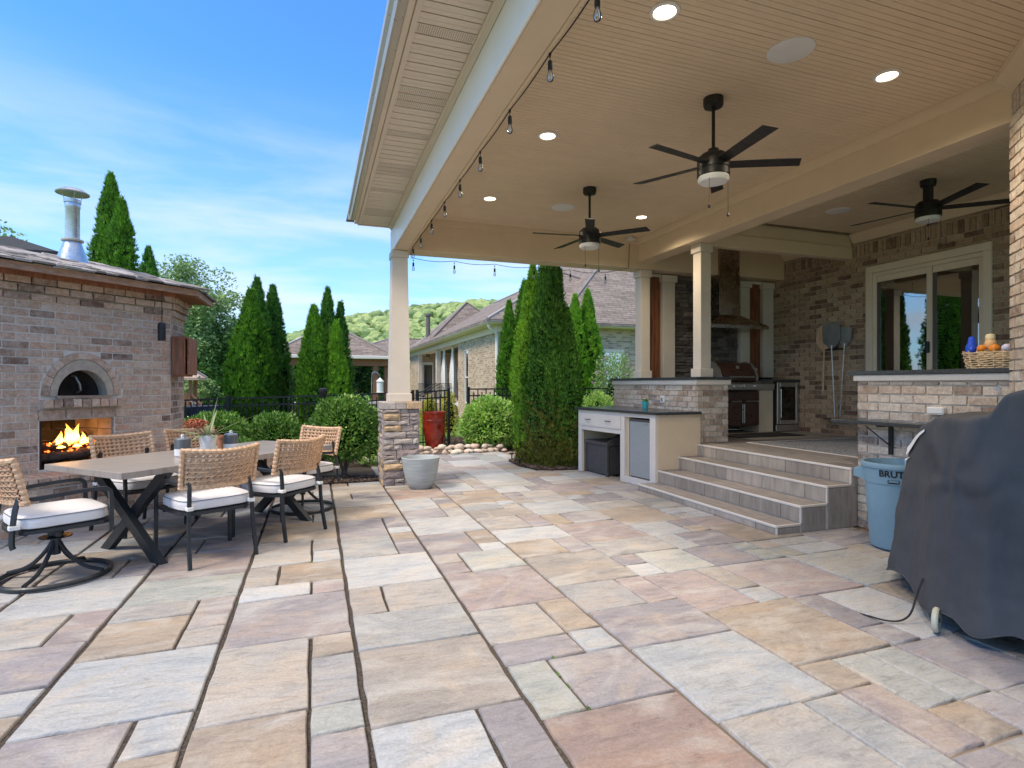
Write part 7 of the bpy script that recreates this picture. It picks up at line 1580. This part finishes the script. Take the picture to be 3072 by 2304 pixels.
def hip(name, x0, y0, x1, y1, ze, p, mat='shingles', ridge='y', par=None):
    w_ = min(x1 - x0, y1 - y0) / 2; zr = ze + p * w_; th = .1
    if (x1 - x0) <= (y1 - y0): R_ = [((x0 + x1) / 2, y0 + w_, zr), ((x0 + x1) / 2, y1 - w_, zr)]; F = [(0, 1, 4), (1, 2, 5, 4), (2, 3, 5), (3, 0, 4, 5)]
    else: R_ = [(x0 + w_, (y0 + y1) / 2, zr), (x1 - w_, (y0 + y1) / 2, zr)]; F = [(0, 1, 5, 4), (1, 2, 5), (2, 3, 4, 5), (3, 0, 4)]
    m = MB(); m.add([(x0, y0, ze), (x1, y0, ze), (x1, y1, ze), (x0, y1, ze)] + R_ + [(x0, y0, ze - th), (x1, y0, ze - th), (x1, y1, ze - th), (x0, y1, ze - th)], F + [(9, 8, 7, 6), (0, 6, 7, 1), (1, 7, 8, 2), (2, 8, 9, 3), (3, 9, 6, 0)]); o = m.build(name, mat, par or nh); boxuv(o)
    c = [Vector(v) for v in m.v[:6]]; q = MB()
    prs = ((0, 4), (1, 4), (2, 5), (3, 5), (4, 5)) if (x1 - x0) <= (y1 - y0) else ((0, 4), (3, 4), (1, 5), (2, 5), (4, 5))
    for a, b in prs: q.tube([c[a] + Vector((0, 0, .01)), c[b] + Vector((0, 0, .02))], .06, 5)
    q.build('ridge_cap', 'shake', o); return o
hip('roof', 5.84, 19.24, 16.5, 40.6, 3.845, .56); hip('roof', 8.6, 19.22, 27, 38, 3.85, .82); hip('roof', 6.3, 32.0, 12.1, 37.8, 4.05, .92); hip('roof', 1.6, 41, 13, 49, 3.65, .36)
m = MB(); m.lathe([(.14, -1.5), (.14, 1.1), (.20, 1.12), (.20, 1.25), (0, 1.3)], (6.85, 35.75, 4.75), 14); m.build('flue_pipe', 'stone_core', nh, True)
for x, y, z in ((11.3, 27.2, 6.9),): m = MB(); m.lathe([(.05, -.4), (.05, .25)], (x, y, z), 8); m.build('vent_pipe', 'galvanised', nh)
gz = root('gazebo', 'brown hip roofed pool gazebo on timber posts beyond the arborvitae', 'gazebo', (.8, 31, -.5))
hip('roof', -2.05, 28.2, 3.7, 34.2, 2.92, .60, par=gz); m = MB(); m.bbox(-2.0, 28.15, 2.73, 3.68, 28.27, 2.89, .02); m.build('fascia', 'white_trim', gz); m = MB(); m.bbox(-1.75, 28.5, 2.40, 3.45, 28.8, 2.73, .01); m.build('beam', 'cedar_dark', gz)
for x, y in ((2.85, 28.65), (3.42, 28.9), (-1.6, 28.65), (-1.6, 33.6)): m = MB(); m.bbox(x - .13, y - .13, -.6, x + .13, y + .13, 2.39, .01); m.build('post', 'post_wood', gz)
m = MB(); m.bbox(-1.6, 16.4, -.5, 2.55, 16.75, .92, .01); gw = m.build('garden_wall', 'far_brick'); boxuv(gw); tag(gw, 'low pinkish brick garden wall with pale cap beyond the fence', 'wall'); WL[gw.name] = Vector((0, 0, 0))
m = MB(); m.bbox(-1.65, 16.35, .922, 2.6, 16.8, 1.0, .01); m.build('wall_cap', 'white_trim', gw)
bf = root('bird_feeder', 'white lantern shaped bird feeder hanging on a shepherd hook near the gazebo post', 'bird feeder', (2.95, 27.5, 0))
m = MB(); m.tube(smooth([(2.55, 27.5, -.4), (2.55, 27.5, 1.9), (2.62, 27.5, 2.1), (2.85, 27.5, 2.05), (2.95, 27.5, 1.85)], 2), .015, 5); m.build('hook', 'galvanised', bf)
m = MB(); m.lathe([(0, 1.82), (.2, 1.62), (.16, 1.62), (.16, 1.12), (.2, 1.1), (0, 1.08)], (2.95, 27.5, 0), 12); m.build('feeder', 'white_plastic', bf)
dh = root('distant_house', 'small pale two storey house far away between the arborvitae groups', 'house', (-1.8, 75, -1))
m = MB(); m.bbox(-4.5, 75, -1, .2, 82, 3.0, .02); m.build('wall', 'white_trim', dh); hip('roof', -5.2, 74.4, .9, 82.6, 3.0, .7, par=dh)
for x in (-2.9, -2.0): m = MB(); m.box(x, 74.94, 1.3, x + .5, 74.99, 2.5); m.build('window', 'far_glass', dh)
tp = root('trampoline', 'trampoline with dark blue net behind the fence left of the arborvitae', 'trampoline', (-2.95, 20.5, -.5))
m = MB(); m.lathe([(1.15, .12), (1.15, .98)], (-2.95, 20.5, -.2), 28); m.build('net', 'navy_net', tp, fix=False)
m = MB(); m.lathe([(1.2, .05), (1.2, .12), (0, .10)], (-2.95, 20.5, -.2), 28); m.build('bed', 'canopy_fabric', tp, fix=False)
m = MB(); 
for k in range(8): a = k * .785; m.tube([(-2.95 + 1.2 * math.cos(a), 20.5 + 1.2 * math.sin(a), -.6), (-2.95 + 1.2 * math.cos(a), 20.5 + 1.2 * math.sin(a), .82)], .02, 5)
m.build('frame_poles', 'black_metal', tp)
m = MB(); m.add([(-1.3, 22, -.4), (.1, 22, -.4), (.1, 23.4, -.4), (-1.3, 23.4, -.4), (-.35, 22.6, 1.42), (-.2, 22.9, 1.42)], [(0, 1, 4), (1, 2, 5, 4), (2, 3, 5), (3, 0, 4, 5)]); o = m.build('dark_tent', 'canopy_fabric', fix=False); tag(o, 'dark pointed fabric tent seen in the gap between the arborvitae groups', 'tent')
ps = root('play_tower', 'reddish wooden play tower with slide and shingled roof beside the fireplace corner', 'play set', (-4.8, 25, -.6))
for x, y in ((-5.35, 24.6), (-4.55, 24.6), (-5.35, 25.5), (-4.55, 25.5)): m = MB(); m.bbox(x - .06, y - .06, -.8, x + .06, y + .06, 1.75, .01); m.build('post', 'playset_wood', ps)
hip('roof', -5.75, 24.3, -4.2, 25.8, 1.75, .75, 'brick_warm', par=ps)
m = MB(); m.bbox(-5.4, 24.5, .35, -4.5, 25.6, .42, .01); m.build('platform', 'playset_wood', ps)
for k in range(7): m = MB(); m.bbox(-5.35 + k * .12, 24.50, .43, -5.26 + k * .12, 24.53, 1.15, .004); m.build('guard_slat', 'playset_wood', ps)
for dx in (0, .35): m = MB(); m.tube([(-4.5 + dx * .2, 24.55 + dx, .85), (-3.6 + dx * .2, 24.4 + dx, -.55)], .05, 4); m.build('slide_rail', 'playset_wood', ps)
m = MB(); m.quad((-4.5, 24.6, .8), (-4.43, 24.85, .8), (-3.53, 24.7, -.6), (-3.6, 24.45, -.6)); m.build('slide', 'white_plastic', ps, fix=False)
m = MB(); m.tube([(-4.5, 24.5, 1.1), (-3.1, 24.5, -.5)], .04, 5); m.tube([(-4.6, 24.5, .1), (-4.6, 24.4, .9)], .05, 5); m.build('brace_beam', 'playset_wood', ps)
for k in range(2): m = MB(); m.tube([(-4.75 + .22 * k + .07 * math.cos(q * .7), 24.47, .72 + .12 * math.sin(q * .7)) for q in range(10)], .014, 5); m.build('grab_handle', 'white_plastic', ps)
cn = root('black_canopy', 'black fabric canopy top showing above the fireplace roof at the far left', 'canopy', (-5.2, 13, 3.9))
ax, ay = -5.25, 13.2
m = MB(); c_ = [(ax - 1.5, ay - .8, 3.92), (ax + .72, ay - .5, 3.98), (ax + .9, ay + 1.0, 3.98), (ax - 1.5, ay + 1.2, 3.92)]; m.add(c_ + [(ax - .25, ay + .1, 4.33)] + [(x, y, z - .10) for x, y, z in c_], [(0, 1, 4), (1, 2, 4), (2, 3, 4), (3, 0, 4), (0, 5, 6, 1), (1, 6, 7, 2), (2, 7, 8, 3), (3, 8, 5, 0)]); m.build('canopy_top', 'canopy_fabric', cn, fix=False)
m = MB(); m.tube([(ax - .25, ay + .1, -.4), (ax - .25, ay + .1, 4.3)], .04, 8); m.build('canopy_pole', 'black_metal', cn)
# small things: moss tufts in the joints, dead leaves at the wall foot
m = MB(); rs = random.Random(77)
for (x, y, s_) in ((-.50, 6.32, .05), (-.48, 5.2, .04), (-.52, 5.75, .07), (1.19, 2.55, .03), (1.18, 2.40, .025), (1.24, 2.83, .03), (1.19, 2.66, .025), (-1.22, 6.1, .06), (-.02, 5.05, .025), (1.2, 2.34, .02)):
    blob_leaves(m, (x, y, -.006), (s_ * .18, s_ * 1.3, .006), 34, .011, rs)
o = m.build('moss', 'shrub_leaf', None, fix=False, kind='stuff'); tag(o, 'small green moss tufts growing in the slab joints', 'moss')
m = MB()
for _ in range(70): x, y = 5.36 - abs(rs.gauss(0, .10)), 4.30 - abs(rs.gauss(0, .08)); m.M = Matrix.Translation((x, y, .008)) @ Matrix.Rotation(rs.uniform(0, 6), 4, 'Z'); m.add([(-.012, 0, 0), (0, -.007, .004), (.014, 0, .002), (0, .007, .006)], [(0, 1, 2, 3)])
m.M = None; o = m.build('dead_leaves', 'dry_leaf', None, fix=False, kind='stuff'); tag(o, 'dry brown leaf litter where the steps meet the low brick wall', 'dead leaves')
